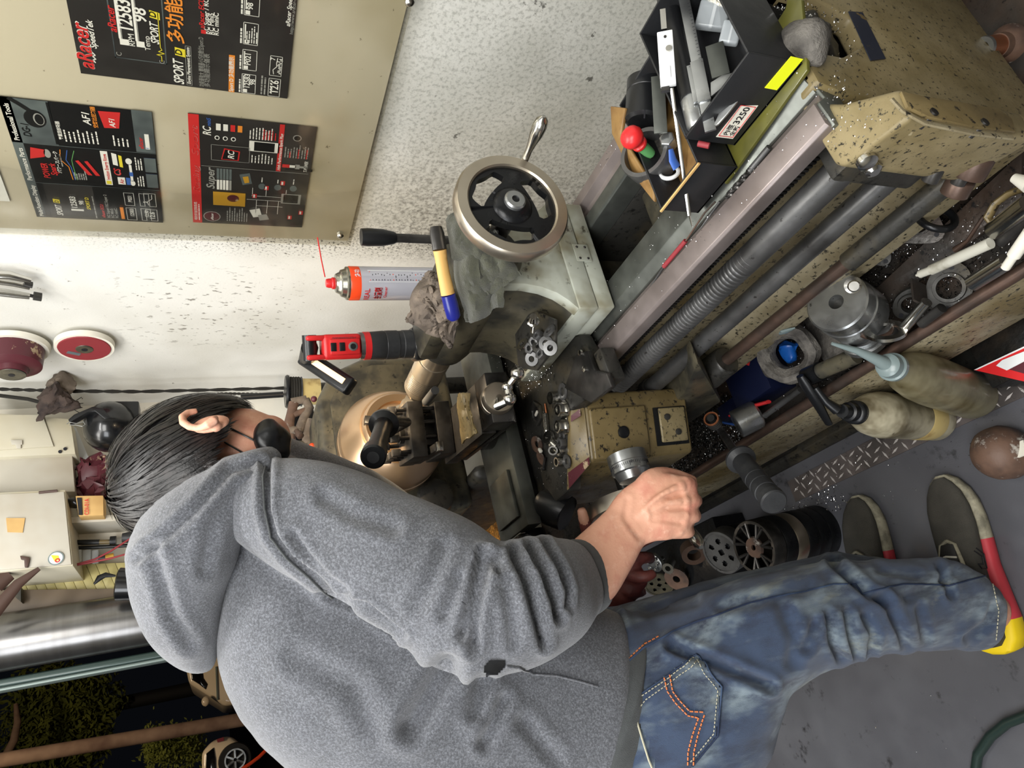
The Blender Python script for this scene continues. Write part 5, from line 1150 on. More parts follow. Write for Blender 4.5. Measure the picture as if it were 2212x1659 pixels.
E_ += [('t', 'red_print', .048, -.040, .030, .014, 'REAL'), ('t', 'red_print', .071, -.036, .028, .017, '去漬劑'), ('t', 'ink', .0715, -.0355, .027, .0155, '去漬劑'), ('t', 'red_print', .082, -.032, .026, .008, 'Cleaner'), ('t', 'white_print', .029, .012, .018, .011, '多功')]
can_print(E_)
# ---- cloths, brush and rag on the tailstock
def sheet(c, u, v, n, m_, fn, th=.002):
    """draped sheet: fn(s,t) -> world point; given thickness"""
    mb = MB(); g = [[Vector(fn(i / n, j / m_)) for j in range(m_ + 1)] for i in range(n + 1)]
    def nrm(i, j):
        a = g[min(i + 1, n)][j] - g[max(i - 1, 0)][j]; b = g[i][min(j + 1, m_)] - g[i][max(j - 1, 0)]; q = a.cross(b); return q.normalized() if q.length > 1e-9 else Vector((0, 0, 1))
    top = [[g[i][j] + nrm(i, j) * th for j in range(m_ + 1)] for i in range(n + 1)]
    w = m_ + 1
    mb.v = [p for r in g for p in r] + [p for r in top for p in r]; o = (n + 1) * w
    for i in range(n):
        for j in range(m_):
            a, b, c_, d = i * w + j, i * w + j + 1, (i + 1) * w + j + 1, (i + 1) * w + j
            mb.f += [(a, b, c_, d), (o + d, o + c_, o + b, o + a)]
    for i in range(n): mb.f += [(i * w, (i + 1) * w, o + (i + 1) * w, o + i * w), ((i + 1) * w + m_, i * w + m_, o + i * w + m_, o + (i + 1) * w + m_)]
    for j in range(m_): mb.f += [(j + 1, j, o + j, o + j + 1), (n * w + j, n * w + j + 1, o + n * w + j + 1, o + n * w + j)]
    return mb
def quad_cloth(corners, bul=.02, wr=.006, sc_=18, n=26, m_=20, seed=0, th=.003):
    """corners: four world points; the sheet bulges towards the viewer and is wrinkled"""
    a, b, c_, d = corners
    def fn(s, t):
        p = a * (1 - s) * (1 - t) + b * s * (1 - t) + c_ * s * t + d * (1 - s) * t; r = (CAMP - p).normalized()
        q = Vector((s * 3 + seed, t * 3, seed))
        return p + r * (bul * math.sin(math.pi * s) ** .7 * math.sin(math.pi * t) ** .7 + wr * (noise.noise(q * 1.3) * 1.4 + abs(noise.noise(q * 3)) * -1.0)) + noise.noise_vector(q * .8) * wr * .8
    return sheet(None, None, None, n, m_, fn, th)
dd = .0
single(quad_cloth([at(975, 468, d=1.06), at(1000, 695, d=1.12), at(1092, 668, d=1.09), at(1075, 500, d=1.05)], .024, .013, seed=1), 'green_cloth', 'cloth', 'thick olive green cloth folded over the tailstock behind the handwheel', 'cloth')
single(quad_cloth([at(1010, 555, d=1.06), at(1055, 640, d=1.08), at(1125, 592, d=1.07), at(1080, 520, d=1.05)], .014, .005, seed=4), 'green_cloth_fold', 'cloth', 'short flap of olive green cloth below the handwheel rim', 'cloth')
single(quad_cloth([at(965, 470, d=1.05), at(980, 560, d=1.07), at(1045, 560, d=1.05), at(1030, 445, d=1.04)], .02, .004, seed=9), 'green_cloth_roll', 'cloth', 'upper roll of olive green cloth beside the brush handle', 'cloth')
rg_ = MB()
single(quad_cloth([at(925, 580, d=1.14), at(875, 680, d=1.14), at(978, 758, d=1.16), at(985, 630, d=1.11)], .03, .018, seed=6, n=34, m_=30), 'grey_rag', 'rag', 'crumpled brown grey rag hanging over the far end of the tailstock', 'rag')
single(quad_cloth([at(940, 590, d=1.11), at(905, 650, d=1.11), at(965, 700, d=1.12), at(980, 650, d=1.10)], .02, .016, seed=12), 'grey_rag_fold', 'rag', 'loose upper fold of the brown grey rag near the spray can', 'rag')
br = thing('brush', at(960, 600, d=1.13), 'brush with a yellow wooden handle dipped in blue lying across the green cloth', 'brush')
b0, b1, b2, b3 = at(942, 490, d=1.02), at(950, 540, d=1.02), at(968, 636, d=1.04), at(982, 692, d=1.06)
MB().tube([b0, at(944, 505, d=1.02), b1], [.009, .0115, .0115], 16, sq=.6).build('ferrule', 'dark_steel', br)
MB().tube([b1, at(953, 560, d=1.025), at(958, 590, d=1.03), b2], [.0105, .0095, .0098, .0112], 18, sq=.7).build('handle', 'wood', br)
MB().tube([b2, at(974, 660, d=1.05), at(980, 684, d=1.058), b3], [.0114, .0118, .0112, .006], 18, sq=.75).build('handle_tip', 'blue_paint', br)
# ---- red work light clamped on the barrel
wl = thing('work_light', at(915, 745, y=1.15), 'red and black folding work light lit over the chuck, standing on the tailstock', 'work light')
w0, w1 = at(925, 742, y=1.15), at(660, 752, y=1.15); wx_ = (w1 - w0).normalized(); WL = (w1 - w0).length
MB().lathe(w0, wx_, [(0, .030), (.004, .036), (.030, .037), (.036, .032)], 8).build('magnet_base', 'black_plastic', wl, bevel=.002)
MB().lathe(w0 + wx_ * .034, wx_, [(0, .0285), (.02, .0285), (.021, .0275), (.03, .0275), (.031, .0285), (.055, .0285), (.056, .0275), (.058, .0285), (.086, .027)], 28).build('battery_grip', 'rubber', wl)
MB().lathe(w0 + wx_ * .120, wx_, [(0, .0275), (.012, .0275)], 28).build('red_ring', 'red_plastic', wl)
MB().lathe(w0 + wx_ * .132, wx_, [(0, .0265), (.008, .0265)], 28).build('label_band', 'alu', wl)
Rw = frame(wx_, (CAMP - w0)); Yw = Rw @ V(0, 1, 0); Xw = Rw @ V(1, 0, 0)
hb = MB().box(w0 + wx_ * .175, (.048, .050, .072), Rw); hb.build('head_body', 'red_plastic', wl, bevel=.007, seg=3)
MB().box(w0 + wx_ * .172 + Yw * .027, (.030, .010, .056), Rw).build('control_panel', 'red_plastic', wl, bevel=.003)
for k_, o_ in ((-.012, 0), (.004, 0)):
    MB().box(w0 + wx_ * (.182 - k_) + Yw * .0325, (.016, .003, .010), Rw).build('charge_window', 'black_plastic', wl, bevel=.0008)
MB().lathe(w0 + wx_ * .158 + Yw * .031, Yw, [(0, .0085), (.003, .0085), (.0035, .006)], 20).build('switch', 'alu', wl)
MB().lathe(w0 + wx_ * .158 + Yw * .0345, Yw, [(0, .0055), (.001, .005)], 18).build('switch_dot', 'black_plastic', wl)
mb = MB(); put_text(mb, 'Milwaukee', w0 + wx_ * .150 + Yw * .0262 - Xw * .018, wx_, Xw, .012, True, .2, .045); mb.build('embossed_lettering', 'disc_red', wl, smooth=0, kind='stuff')
for s_ in (-1, 1): MB().box(w0 + wx_ * .222 + Xw * .018 * s_, (.010, .046, .036), Rw).build('hinge_ear', 'red_plastic', wl, bevel=.004)
hq = w0 + wx_ * .232; MB().cyl(hq - Xw * .024, hq + Xw * .024, .013, 20).build('hinge_barrel', 'black_plastic', wl)
a0, a1 = at(664, 775, d=1.37), at(745, 828, d=1.32)
ad = (a1 - a0).normalized(); Ra = frame(ad, (CAMP - a0)); Ya = Ra @ V(0, 1, 0); Xa = Ra @ V(1, 0, 0)
MB().tube([hq, a0], [.016, .017], 12).build('hinge_arm', 'black_plastic', wl)
MB().box((a0 + a1) / 2 + ad * .004, (.036, .022, (a1 - a0).length + .03), Ra).build('light_bar', 'black_plastic', wl, bevel=.006, seg=3)
face = -Ya if False else (Xa if Xa.dot(IX) > 0 else -Xa)
lp = (a0 + a1) / 2 + ad * .006
MB().box(lp + Ya * .0112 + Xa * .002, (.012, .0022, (a1 - a0).length - .004), Ra).build('light_strip', 'warm_lamp', wl, bevel=.0006)
tgt = V(AX, 1.44, AZ)
sl_ = area('work_light_led', lp + (tgt - lp).normalized() * .045, tgt, .07, .02, 2.6, (1, .76, .48))
# ---- boxes on the bed
bb = thing('black_measuring_box', (.66, .42, .86), 'open black cardboard box with yellow tape full of calipers on the bed', 'box')
X0, X1, Y0, Y1, Z0, Z1 = .571, .765, .36, .487, .8535, .934
def openbox(par, X0, X1, Y0, Y1, Z0, Z1, t, m, bot='bottom'):
    MB().bx(X0, X1, Y0, Y1, Z0, Z0 + t).build(bot, m, par)
    for nm, b in (('side', (X0, X0 + t, Y0, Y1, Z0, Z1)), ('side', (X1 - t, X1, Y0, Y1, Z0, Z1)), ('side', (X0 + t, X1 - t, Y0, Y0 + t, Z0, Z1)), ('side', (X0 + t, X1 - t, Y1 - t, Y1, Z0, Z1))):
        MB().bx(*b).build(nm, m, par, bevel=.0008)
pm('box_black', (30, 31, 33), .45, bump=(120, .15), rvar=.1)
openbox(bb, X0, X1, Y0, Y1, Z0, Z1, .003, 'box_black')
def onface(px, py, off=.0008): return at(px, py, x=X0 - off)
MB().prism([onface(1735, 128), onface(1709, 122), onface(1652, 190), onface(1678, 195)], (.0006, 0, 0)).build('yellow_tape', 'yellow_tape', bb, smooth=0)
lb = [onface(1638, 228), onface(1600, 229), onface(1547, 296), onface(1583, 300)]
MB().prism(lb, (.0006, 0, 0)).build('paper_label', 'label_white', bb, smooth=0)
u_ = (lb[0] - lb[3]).normalized(); v_ = (lb[2] - lb[3]).normalized(); LW = (lb[0] - lb[3]).length; LH = (lb[2] - lb[3]).length
mb = MB()
def ls_(a, b): return lb[3] + u_ * a * LW + v_ * b * LH - V(.0004, 0, 0)
for (a, b), (c_, d_) in (((.05, .08), (.95, .08)), ((.95, .08), (.95, .92)), ((.95, .92), (.05, .92)), ((.05, .92), (.05, .08))): mb.tube([ls_(a, b), ls_(c_, d_)], .0005, 4)
mb.build('red_frame', 'red_print', bb)
mb = MB(); put_text(mb, '3250', ls_(.42, .32), u_, v_, LH * .5, True, 0, LW * .5); put_text(mb, '內徑', ls_(.08, .5), u_, v_, LH * .34, True, 0, LW * .32); put_text(mb, '全新', ls_(.08, .14), u_, v_, LH * .32, True, 0, LW * .32)
mb.build('handwriting', 'ink', bb, smooth=0, kind='stuff')
# lower worn box with its wooden insert
b2_ = thing('worn_black_box', (.64, .54, .86), 'low worn black box with a wooden lining holding rings and a red knob', 'box')
openbox(b2_, .543, .742, .497, .587, .8535, .918, .003, 'box_black')
MB().bx(.575, .739, .500, .584, .8566, .866).build('wood_lining', 'wood_box', b2_, bevel=.001)
MB().prism([at(1325, 230, z=.925), at(1358, 234, z=.925), at(1348, 290, z=.922), at(1420, 408, z=.90), at(1420, 438, z=.90), at(1368, 372, z=.905), at(1328, 290, z=.92)], (0, 0, .006)).build('wood_edge', 'wood_box', b2_, bevel=.002)
for a, b in ((.541, .543), ): MB().bx(.5405, .5428, .496, .588, .916, .919).build('worn_edge', 'cardboard', b2_)
# oily board the boxes stand on
single(MB().prism([V(p.x, p.y, .8475) for p in (at(1748, 152, z=.85), at(1570, 398, z=.85), at(1560, 380, z=.85), at(1500, 330, z=.85), at(1700, 20, z=.85), at(1705, 0, z=.85), at(1735, 0, z=.85))], (0, 0, .0055)), 'oily_board', 'yellow_oil', 'oily yellow green board under the black boxes on the bed', 'board', bevel=.001)
# contents of the big box
def rodt(name, p0, p1, r, mat, label, cat, n=20, prof=None):
    return single(MB().cyl(p0, p1, r, n) if prof is None else MB().lathe(p0, p1 - p0, prof, n), name, mat, label, cat, bevel=0)
c0_, c1_ = at(1440, -10, d=.93), at(1510, 278, d=.86)
tb_ = thing('tube_case', c0_, 'long dark translucent tube case with a clear round end', 'tube')
L_ = (c1_ - c0_).length
MB().lathe(c0_, c1_ - c0_, [(0, .014), (L_ * .78, .0145), (L_ * .79, .0155), (L_ * .80, .0155)], 28).build('tube', 'black_plastic', tb_)
MB().lathe(c0_ + (c1_ - c0_) * .80, c1_ - c0_, [(0, .0145), (L_ * .18, .0145), (L_ * .2, .012)], 28).build('end_cap', 'alu', tb_)
# white digital caliper / depth gauge standing out of the box
dg_ = thing('digital_caliper', at(1450, 120, d=.9), 'white bodied digital caliper with a long thin blade pointing to the bed', 'caliper')
q0, q1 = at(1436, 70, d=.875), at(1444, 186, d=.865); qa = (q1 - q0); Rq = frame(qa, (CAMP - q0)); Yq = Rq @ V(0, 1, 0)
MB().box((q0 + q1) / 2, (.0195, .008, qa.length), Rq).build('display_body', 'white_print', dg_, bevel=.0012)
MB().box((q0 + q1) / 2 + qa * .28 + Yq * .0045, (.008, .002, qa.length * .22), Rq).build('button_pad', 'white_print', dg_, bevel=.0006)
MB().lathe(q0 + qa * .36 + Rq @ V(.0035 if True else 0, .004, 0), Yq, [(0, .004), (.003, .004)], 14).build('thumb_roller', 'bright_steel', dg_)
for t_ in (.12, .78): MB().lathe(q0 + qa * t_ + Yq * .004, Yq, [(0, .0018), (.0012, .0018)], 10).build('screw', 'dark_steel', dg_)
bl0, bl1, bl2 = at(1451, 190, d=.868), at(1489, 466, d=.93), at(1495, 490, d=.94)
Rb = frame(bl1 - bl0, (CAMP - bl0)); MB().box((bl0 + bl1) / 2, (.0048, .0022, (bl1 - bl0).length), Rb).build('blade', 'bright_steel', dg_, bevel=.0003)
MB().tube([bl1, bl2], [.0012, .0006], 8).build('blade_tip', 'bright_steel', dg_)
MB().box(at(1433, 42, d=.88), (.007, .003, .028), Rq).build('upper_jaw', 'bright_steel', dg_); MB().box(at(1437, 190, d=.868), (.010, .006, .010), Rq).build('lower_clamp', 'dark_steel', dg_)
# steel vernier caliper
vc = thing('vernier_caliper', at(1500, 140, d=.88), 'dull steel vernier caliper lying across the big black box', 'caliper')
v0, v1 = at(1476, -10, d=.90), at(1535, 283, d=.835); Rv = frame(v1 - v0, (CAMP - v0)); Yv = Rv @ V(0, 1, 0); Xv = Rv @ V(1, 0, 0); rt = Xv if Xv.dot(IX) > 0 else -Xv
MB().box((v0 + v1) / 2, (.0135, .0035, (v1 - v0).length), Rv).build('beam', 'alu', vc, bevel=.0004)
MB().box(v0 + (v1 - v0) * .66 + Yv * .003, (.016, .004, .062), Rv).build('slider', 'alu', vc, bevel=.0005)
MB().box(v0 + (v1 - v0) * .66 - rt * .0095 + Yv * .002, (.007, .004, .056), Rv).build('vernier_plate', 'alu', vc, bevel=.0004)
ju = [at(1539, 275, d=.834), at(1553, 245, d=.834), at(1597, 200, d=.82), at(1599, 212, d=.82), at(1570, 248, d=.828), at(1552, 268, d=.832)]
MB().prism(ju, -Yv * .003).build('fixed_jaw', 'alu', vc, bevel=.0003)
ju = [at(1535, 178, d=.85), at(1560, 162, d=.848), at(1591, 155, d=.838), at(1590, 165, d=.838), at(1560, 188, d=.842), at(1535, 209, d=.846)]
MB().prism(ju, -Yv * .003).build('sliding_jaw', 'alu', vc, bevel=.0003)
MB().box(at(1550, 130, d=.865), (.022, .003, .050), Rv).build('square_blade', 'way_dull', vc, bevel=.0004)
mk_ = MB()
for i in range(34): mk_.box(v0 + (v1 - v0) * (.08 + .026 * i) + Yv * .0019 + rt * .0045, (.003, .0002, .0004), Rv)
mk_.build('scale_marks', 'ink', vc, kind='stuff')
# clear plastic cases
def case(px, py, d, s, nm_, lab):
    c_ = at(px, py, d=d); Rz = frame(Vector((.5, .4, .75)), (CAMP - c_)) @ Matrix.Rotation(.55, 3, 'Z')
    o = thing('clear_case', c_, lab, 'case'); MB().box(c_, s, Rz).build('case_body', 'clear_plastic', o, bevel=.003, seg=3); MB().box(c_ + Rz @ V(0, s[1] * .1, 0), (s[0] * .94, s[1] * .2, s[2] * .1), Rz).build('seam', 'white_print', o); return o
case(1578, 72, .872, (.030, .012, .024), '', 'small clear plastic case with a shiny lid in the big black box')
case(1540, 35, .90, (.036, .014, .040), '', 'milky plastic case behind the small clear one in the black box')
single(quad_cloth([at(1518, -8, d=.9), at(1560, -10, d=.9), at(1584, 20, d=.89), at(1552, 8, d=.89)], .004, .003, seed=3, n=12, m_=10), 'paper_bag', 'label_white', 'piece of cream paper at the top of the big black box', 'paper')
single(MB().closed(at(1600, 118, d=.90), (at(1600, 118, d=.90) - at(1612, 100, d=.87)), [(0, .006), (0, .010), (.018, .010), (.018, .006)], 28), 'brass_bush', 'rod_steel', 'dark round bush in the corner of the big black box', 'bush')
# contents of the worn box
rc_ = thing('steel_ring_cup', at(1390, 320, d=.99), 'thick dull steel cup ring lying open to the viewer in the worn box', 'ring')
p_, q_ = at(1390, 328, d=.975), at(1440, 372, d=1.03); MB().closed(p_, q_ - p_, [(0, .0310), (0, .0370), (.004, .0385), (.034, .0385), (.034, .0310)], 44).build('ring', 'rod_steel', rc_); MB().lathe(p_ + (q_ - p_).normalized() * .030, q_ - p_, [(0, .0310), (.002, .0310)], 32).build('bottom', 'dark_cast', rc_)
rk_ = thing('red_knob_tool', at(1375, 300, d=.95), 'round red knob on a green grip sticking out of the steel cup', 'tool')
k0, k1 = at(1364, 296, d=.945), at(1412, 338, d=.985); ka = (k1 - k0); 
MB().lathe(k0 - ka.normalized() * .012, ka, [(0, .004), (.002, .010), (.006, .0145), (.013, .0165), (.020, .0148), (.025, .009), (.028, .0085), (.030, .0112), (.033, .0112), (.035, .0105), (.037, .0075)], 30).build('knob', 'red_plastic', rk_)
MB().lathe(k0 + ka.normalized() * .024, ka, [(0, .0085), (.022, .0078), (.026, .007)], 10).build('green_grip', 'green_print', rk_)
sl0, sl1 = at(1395, 175, d=1.0), at(1390, 258, d=.99)
bs = thing('black_sleeve', sl0, 'black plastic sleeve with a narrow slit lying in the worn box', 'sleeve')
MB().lathe(sl0, sl1 - sl0, [(0, .027), (.018, .027), (.019, .0262), (.021, .0272), (.062, .0268), (.066, .022)], 40).build('sleeve', 'black_plastic', bs)
MB().box(at(1393, 235, d=.965), (.0022, .002, .030), frame(sl1 - sl0, (CAMP - sl0))).build('slit', 'ink', bs)
single(MB().box(at(1424, 226, d=.945), (.018, .004, .085), frame(at(1427, 270, d=.94) - at(1422, 180, d=.95), (CAMP - at(1424, 226, d=.94)))), 'steel_bar', 'way_dull', 'flat grey steel bar standing beside the black sleeve', 'bar', bevel=.0006)
single(MB().lathe(at(1440, 298, d=.945), at(1448, 318, d=.97) - at(1440, 298, d=.945), [(0, .010), (.002, .0115), (.022, .012), (.024, .010)], 6), 'foil_plug', 'alu', 'crinkled silver plug between the steel bar and the cup', 'plug', bevel=.001)
single(MB().tube([at(1449, 322, d=.95), at(1453, 345, d=.955), at(1462, 362, d=.96)], [.004, .0065, .007], 12, sq=.4), 'blue_tool', 'blue_print', 'small blue plastic tool in the worn box', 'tool')
single(MB().torus(at(1445, 372, d=.97), (.2, -.8, .5), .013, .003, 30, 8), 'white_ring', 'white_print', 'white plastic ring inside the worn box', 'ring')
bp_ = [at(1485, 303, x=.57), at(1500, 310, x=.57), at(1508, 322, x=.57), at(1498, 322, x=.57)]
single(MB().tube([at(1508, 310, d=.865), at(1532, 315, d=.86)], [.004, .004], 10), 'red_pen', 'disc_red', 'dark red pen end wedged below the price label', 'pen')
# drill bit and scrapers on the way
db = thing('drill_bit', at(1620, 380, z=.845), 'long steel drill bit lying in the groove behind the bright front way', 'drill bit')
d0, d1, d2 = at(1662, 318, z=.848), at(1620, 368, z=.848), at(1566, 430, z=.848)
MB().cyl(d0, d1, .0042, 16).build('shank', 'rod_steel', db)
fl = MB(); L_ = (d2 - d1).length; dax = (d2 - d1).normalized(); e_1 = dax.orthogonal().normalized(); e_2 = dax.cross(e_1); rgs = []
for i in range(41):
    t = i / 40; a = t * 12; c_ = d1 + dax * L_ * t; k = 1 if i < 38 else (40 - i) / 3 + .05
    rgs.append([c_ + (e_1 * math.cos(a + q) + e_2 * math.sin(a + q)) * .0042 * k * (1 if abs(math.sin(q)) < .6 else .45) for q in (2 * math.pi * j / 12 for j in range(12))])
fl.rings(rgs).build('flutes', 'dark_steel', db)
rs_ = thing('red_scriber', at(1455, 560, z=.846), 'thin scriber with a red sleeve lying in the groove of the bed', 'scriber')
MB().cyl(at(1481, 520, z=.85), at(1434, 576, z=.85), .0036, 12).build('red_sleeve', 'disc_red', rs_); MB().tube([at(1434, 576, z=.85), at(1415, 605, z=.85), at(1390, 645, z=.849)], [.0022, .002, .0008], 8).build('point', 'rod_steel', rs_)
single(MB().tube([at(1555, 435, z=.85), at(1530, 470, z=.85), at(1512, 495, z=.85)], [.0016, .0016, .0008], 8), 'needle', 'rod_steel', 'short bare needle lying in the bed groove below the drill bit', 'needle')
single(MB().tube([at(1545, 436, z=.8525), at(1522, 460, z=.8525), at(1482, 520, z=.8525)], .0013, 8), 'rusty_wire', 'rust_rod', 'rusty wire along the bed groove above the red scriber', 'wire')
# ---- nuts, washers and bushes on the saddle
SZ = .8855
def onsad(px, py): return at(px, py, z=SZ)
def washer(px, py, ro, ri, h, mat, label, tilt=None, z=None, cat='washer', grp='loose parts on the carriage saddle', nm='washer'):
    p = at(px, py, z=(z or SZ) + h); p = V(p.x, p.y, (z or SZ)); ax = V(0, 0, 1) if tilt is None else Vector(tilt).normalized()
    return single(MB().closed(p, ax, [(0, ri), (0, ro), (h * .85, ro), (h, ro * .96), (h, ri * 1.04)], 32), nm, mat, label, cat, grp)
def nut(px, py, r, h, label, flange=True, mat='bright_steel'):
    r *= 1.25; h *= 1.2
    p = at(px, py, z=SZ + h); p = V(p.x, p.y, SZ); o = thing('nut', p, label, 'nut', 'loose parts on the carriage saddle')
    n = 6; pr = MB(); ring = [(0, r * .5), (0, r), (h, r), (h, r * .5)]
    pr.closed(p + V(0, 0, .002 if flange else 0), (0, 0, 1), ring, 6); pr.build('hexagon', mat, o, bevel=.0006, smooth=30)
    if flange: MB().closed(p, (0, 0, 1), [(0, r * .55), (0, r * 1.35), (.0025, r * 1.3), (.003, r * .55)], 30).build('flange', mat, o)
    return o
washer(1214, 846, .0165, .0075, .003, 'rod_steel', 'dark flat washer nearest the way wiper on the saddle')
washer(1188, 860, .0125, .0085, .017, 'bright_steel', 'tall bright steel bush beside the two flanged nuts', nm='bush', cat='bush')
nut(1206, 885, .0105, .012, 'upper of the two flanged nuts in a row on the saddle'); nut(1205, 922, .0105, .012, 'lower of the two flanged nuts in a row on the saddle')
hx_ = thing('hex_plug', onsad(1162, 893), 'large dark hexagonal plug with a white chip in its hollow', 'plug')
p = onsad(1162, 893); MB().closed(V(p.x, p.y, SZ), (0, 0, 1), [(0, .014), (0, .026), (.007, .026), (.007, .017)], 6).build('hexagon', 'dark_cast', hx_, bevel=.0015); MB().lathe(V(p.x, p.y, SZ), (0, 0, 1), [(0, .014), (.003, .014)], 24).build('hollow', 'dark_steel', hx_); 
MB().box(V(p.x - .002, p.y - .005, SZ + .006), (.005, .014, .004), Matrix.Rotation(.3, 3, 'Z')).build('white_chip', 'label_white', hx_, bevel=.001)
bz = thing('threaded_stud', onsad(1184, 905), 'short threaded brass and steel stud lying on the saddle', 'stud')
MB().cyl(V(*onsad(1181, 872)[:2], SZ + .004), V(*onsad(1184, 892)[:2], SZ + .004), .0022, 12).build('thin_end', 'copper', bz)
pr_ = []; t_ = 0
s0_, s1_ = V(*onsad(1184, 892)[:2], SZ + .0062), V(*onsad(1187, 932)[:2], SZ + .0062)
while t_ < (s1_ - s0_).length - .004: pr_ += [(t_, .0060), (t_ + .0012, .0052)]; t_ += .0022
MB().lathe(s0_, s1_ - s0_, pr_ + [(t_, .006), (t_ + .006, .006)], 16).build('thread', 'bright_steel', bz)
washer(1181, 946, .0135, .005, .006, 'bright_steel', 'dished bright washer above the pile of bushes', z=SZ + .010, tilt=(.2, -.3, 1))
washer(1158, 960, .0175, .007, .003, 'rust', 'rusty washer with a dark hole at the left of the pile', tilt=(-.2, -.1, 1), z=SZ + .004)
washer(1167, 990, .014, .002, .003, 'rust', 'brown disc leaning beside the pale chip', tilt=(-.3, .1, 1), z=SZ + .004)
washer(1177, 970, .0095, .0058, .018, 'bright_steel', 'bright open bush pointing to the viewer in the pile', tilt=(-.5, -.7, .5), nm='bush', cat='bush', z=SZ + .012)
washer(1190, 968, .0105, .006, .014, 'bright_steel', 'smooth bright sleeve behind the open bush', tilt=(.8, .4, .3), nm='bush', cat='bush', z=SZ + .01)
nut(1207, 958, .0095, .010, 'plain nut lying right of the pile of bushes', False, 'rod_steel'); nut(1204, 972, .0095, .009, 'small plain nut under the right of the pile', False)
washer(1201, 998, .0095, .006, .013, 'bright_steel', 'two row bearing ring at the bottom of the pile', nm='bearing', cat='bearing')
washer(1223, 997, .0135, .0055, .003, 'rod_steel', 'dull flat washer nearest the saddle front corner')
washer(1213, 941, .010, .004, .003, 'rod_steel', 'dark washer beneath the right side of the pile')
s0_, s1_ = V(*onsad(1182, 988)[:2], SZ + .004), V(*onsad(1178, 1008)[:2], SZ + .004)
o = thing('small_bolt', s0_, 'small black bolt lying beside the bearing ring', 'bolt', 'loose parts on the carriage saddle'); MB().cyl(s0_, s1_, .0028, 12).build('shank', 'dark_steel', o); MB().cyl(s1_, s1_ + (s1_ - s0_).normalized() * .006, .0052, 14).build('head', 'dark_steel', o, bevel=.0004)
single(MB().box(at(1167, 973, z=SZ + .012), (.010, .006, .006), Matrix.Rotation(.5, 3, 'Z')), 'pale_chip', 'label_white', 'small pale chip between the rusty washers', 'chip', bevel=.001)
# small parts heaped on the tailstock foot
sp = [(1152, 706, 'centre'), (1130, 745, 'w'), (1148, 752, 'n'), (1165, 748, 'w'), (1150, 775, 'w'), (1172, 765, 'n'), (1180, 742, 'w'), (1166, 726, 'n'), (1188, 716, 'w'), (1157, 738, 'n'), (1190, 752, 'w')]
zt = at(1150, 745, x=.535).z
MB().prism([at(x, y, z=zt - .006) for x, y in ((1115, 690), (1165, 672), (1205, 690), (1205, 750), (1165, 800), (1125, 795))], (0, 0, .006)).build('parts_ledge', 'dark_cast', ts, bevel=.002)
names = {'w': ('washer', 'bright washer'), 'n': ('nut', 'dark steel nut')}
desc = ['near the quill side', 'left in the heap', 'in the middle of the heap', 'leaning right of the middle', 'lowest in the heap by the slide', 'lower right in the heap', 'upper right in the heap', 'upper left in the heap', 'highest on the right', 'behind the middle one', 'far right in the heap']
for i, (x, y, k) in enumerate(sp):
    p = at(x, y, z=zt + .006)
    if k == 'centre':
        o = thing('cone_centre', p, 'bright steel cone centre on top of the heap of parts', 'centre'); MB().lathe(at(1152, 684, x=.53), at(1150, 716, x=.53) - at(1152, 684, x=.53), [(0, .006), (.012, .008), (.014, .0105), (.032, .004), (.05, .0035)], 22).build('cone', 'bright_steel', o)
    elif k == 'w': single(MB().closed(p, (math.sin(i) * .5, -.5 - .2 * math.cos(i * 2), .8), [(0, .0055), (0, .0125), (.003, .0125), (.0035, .0055)], 28), 'washer', 'bright_steel' if i % 2 else 'rod_steel', 'loose %s washer %s, on the ledge below the tailstock' % ('bright' if i % 2 else 'dull', desc[i]), 'washer', 'parts heaped below the tailstock')
    else: single(MB().closed(p, (math.cos(i) * .4, -.3, .9), [(0, .005), (0, .0105), (.008, .0105), (.008, .005)], 6), 'nut', 'rod_steel', 'dull steel nut %s, below the tailstock' % desc[i], 'nut', 'parts heaped below the tailstock', bevel=.0005)
# leather-like scrap under the tool post
single(quad_cloth([at(985, 852, d=1.36), at(998, 958, d=1.34), at(1030, 935, d=1.24), at(1012, 850, d=1.27)], .012, .010, seed=21, n=18, m_=14), 'brown_scrap', 'khaki_clean', 'curled brown paper scrap beside the compound slide', 'scrap')
# ---- things in the chip tray
T0 = TZ
def ontray(px, py, z=0.): return at(px, py, z=T0 + z)
al = thing('aluminium_block', (.5, .74, T0), 'big turned aluminium cylinder with a hole, lying in the tray', 'cylinder')
a0_, a1_ = at(1795, 655, d=1.27), at(1868, 697, d=1.22); aa_ = (a1_ - a0_)
ac0 = at(1806, 652, z=.49); acx = at(1856, 685, z=.40) - ac0
MB().closed(ac0, acx, [(0, .013), (0, .050), (.003, .053), (.036, .053), (.038, .055), (.088, .055), (.092, .051), (.092, .013)], 56).build('cylinder', 'alu', al)
MB().lathe(ac0 + acx.normalized() * .02, acx, [(0, .013), (.01, .013)], 24).build('bore', 'dark_cast', al)
p = at(1842, 615, z=.50); MB().lathe(p, (-.5, -.5, .7), [(0, .012), (.004, .014), (.006, .014), (.008, .008), (.018, .009), (.020, .010), (.022, .008)], 24).build('plug', 'bright_steel', al)
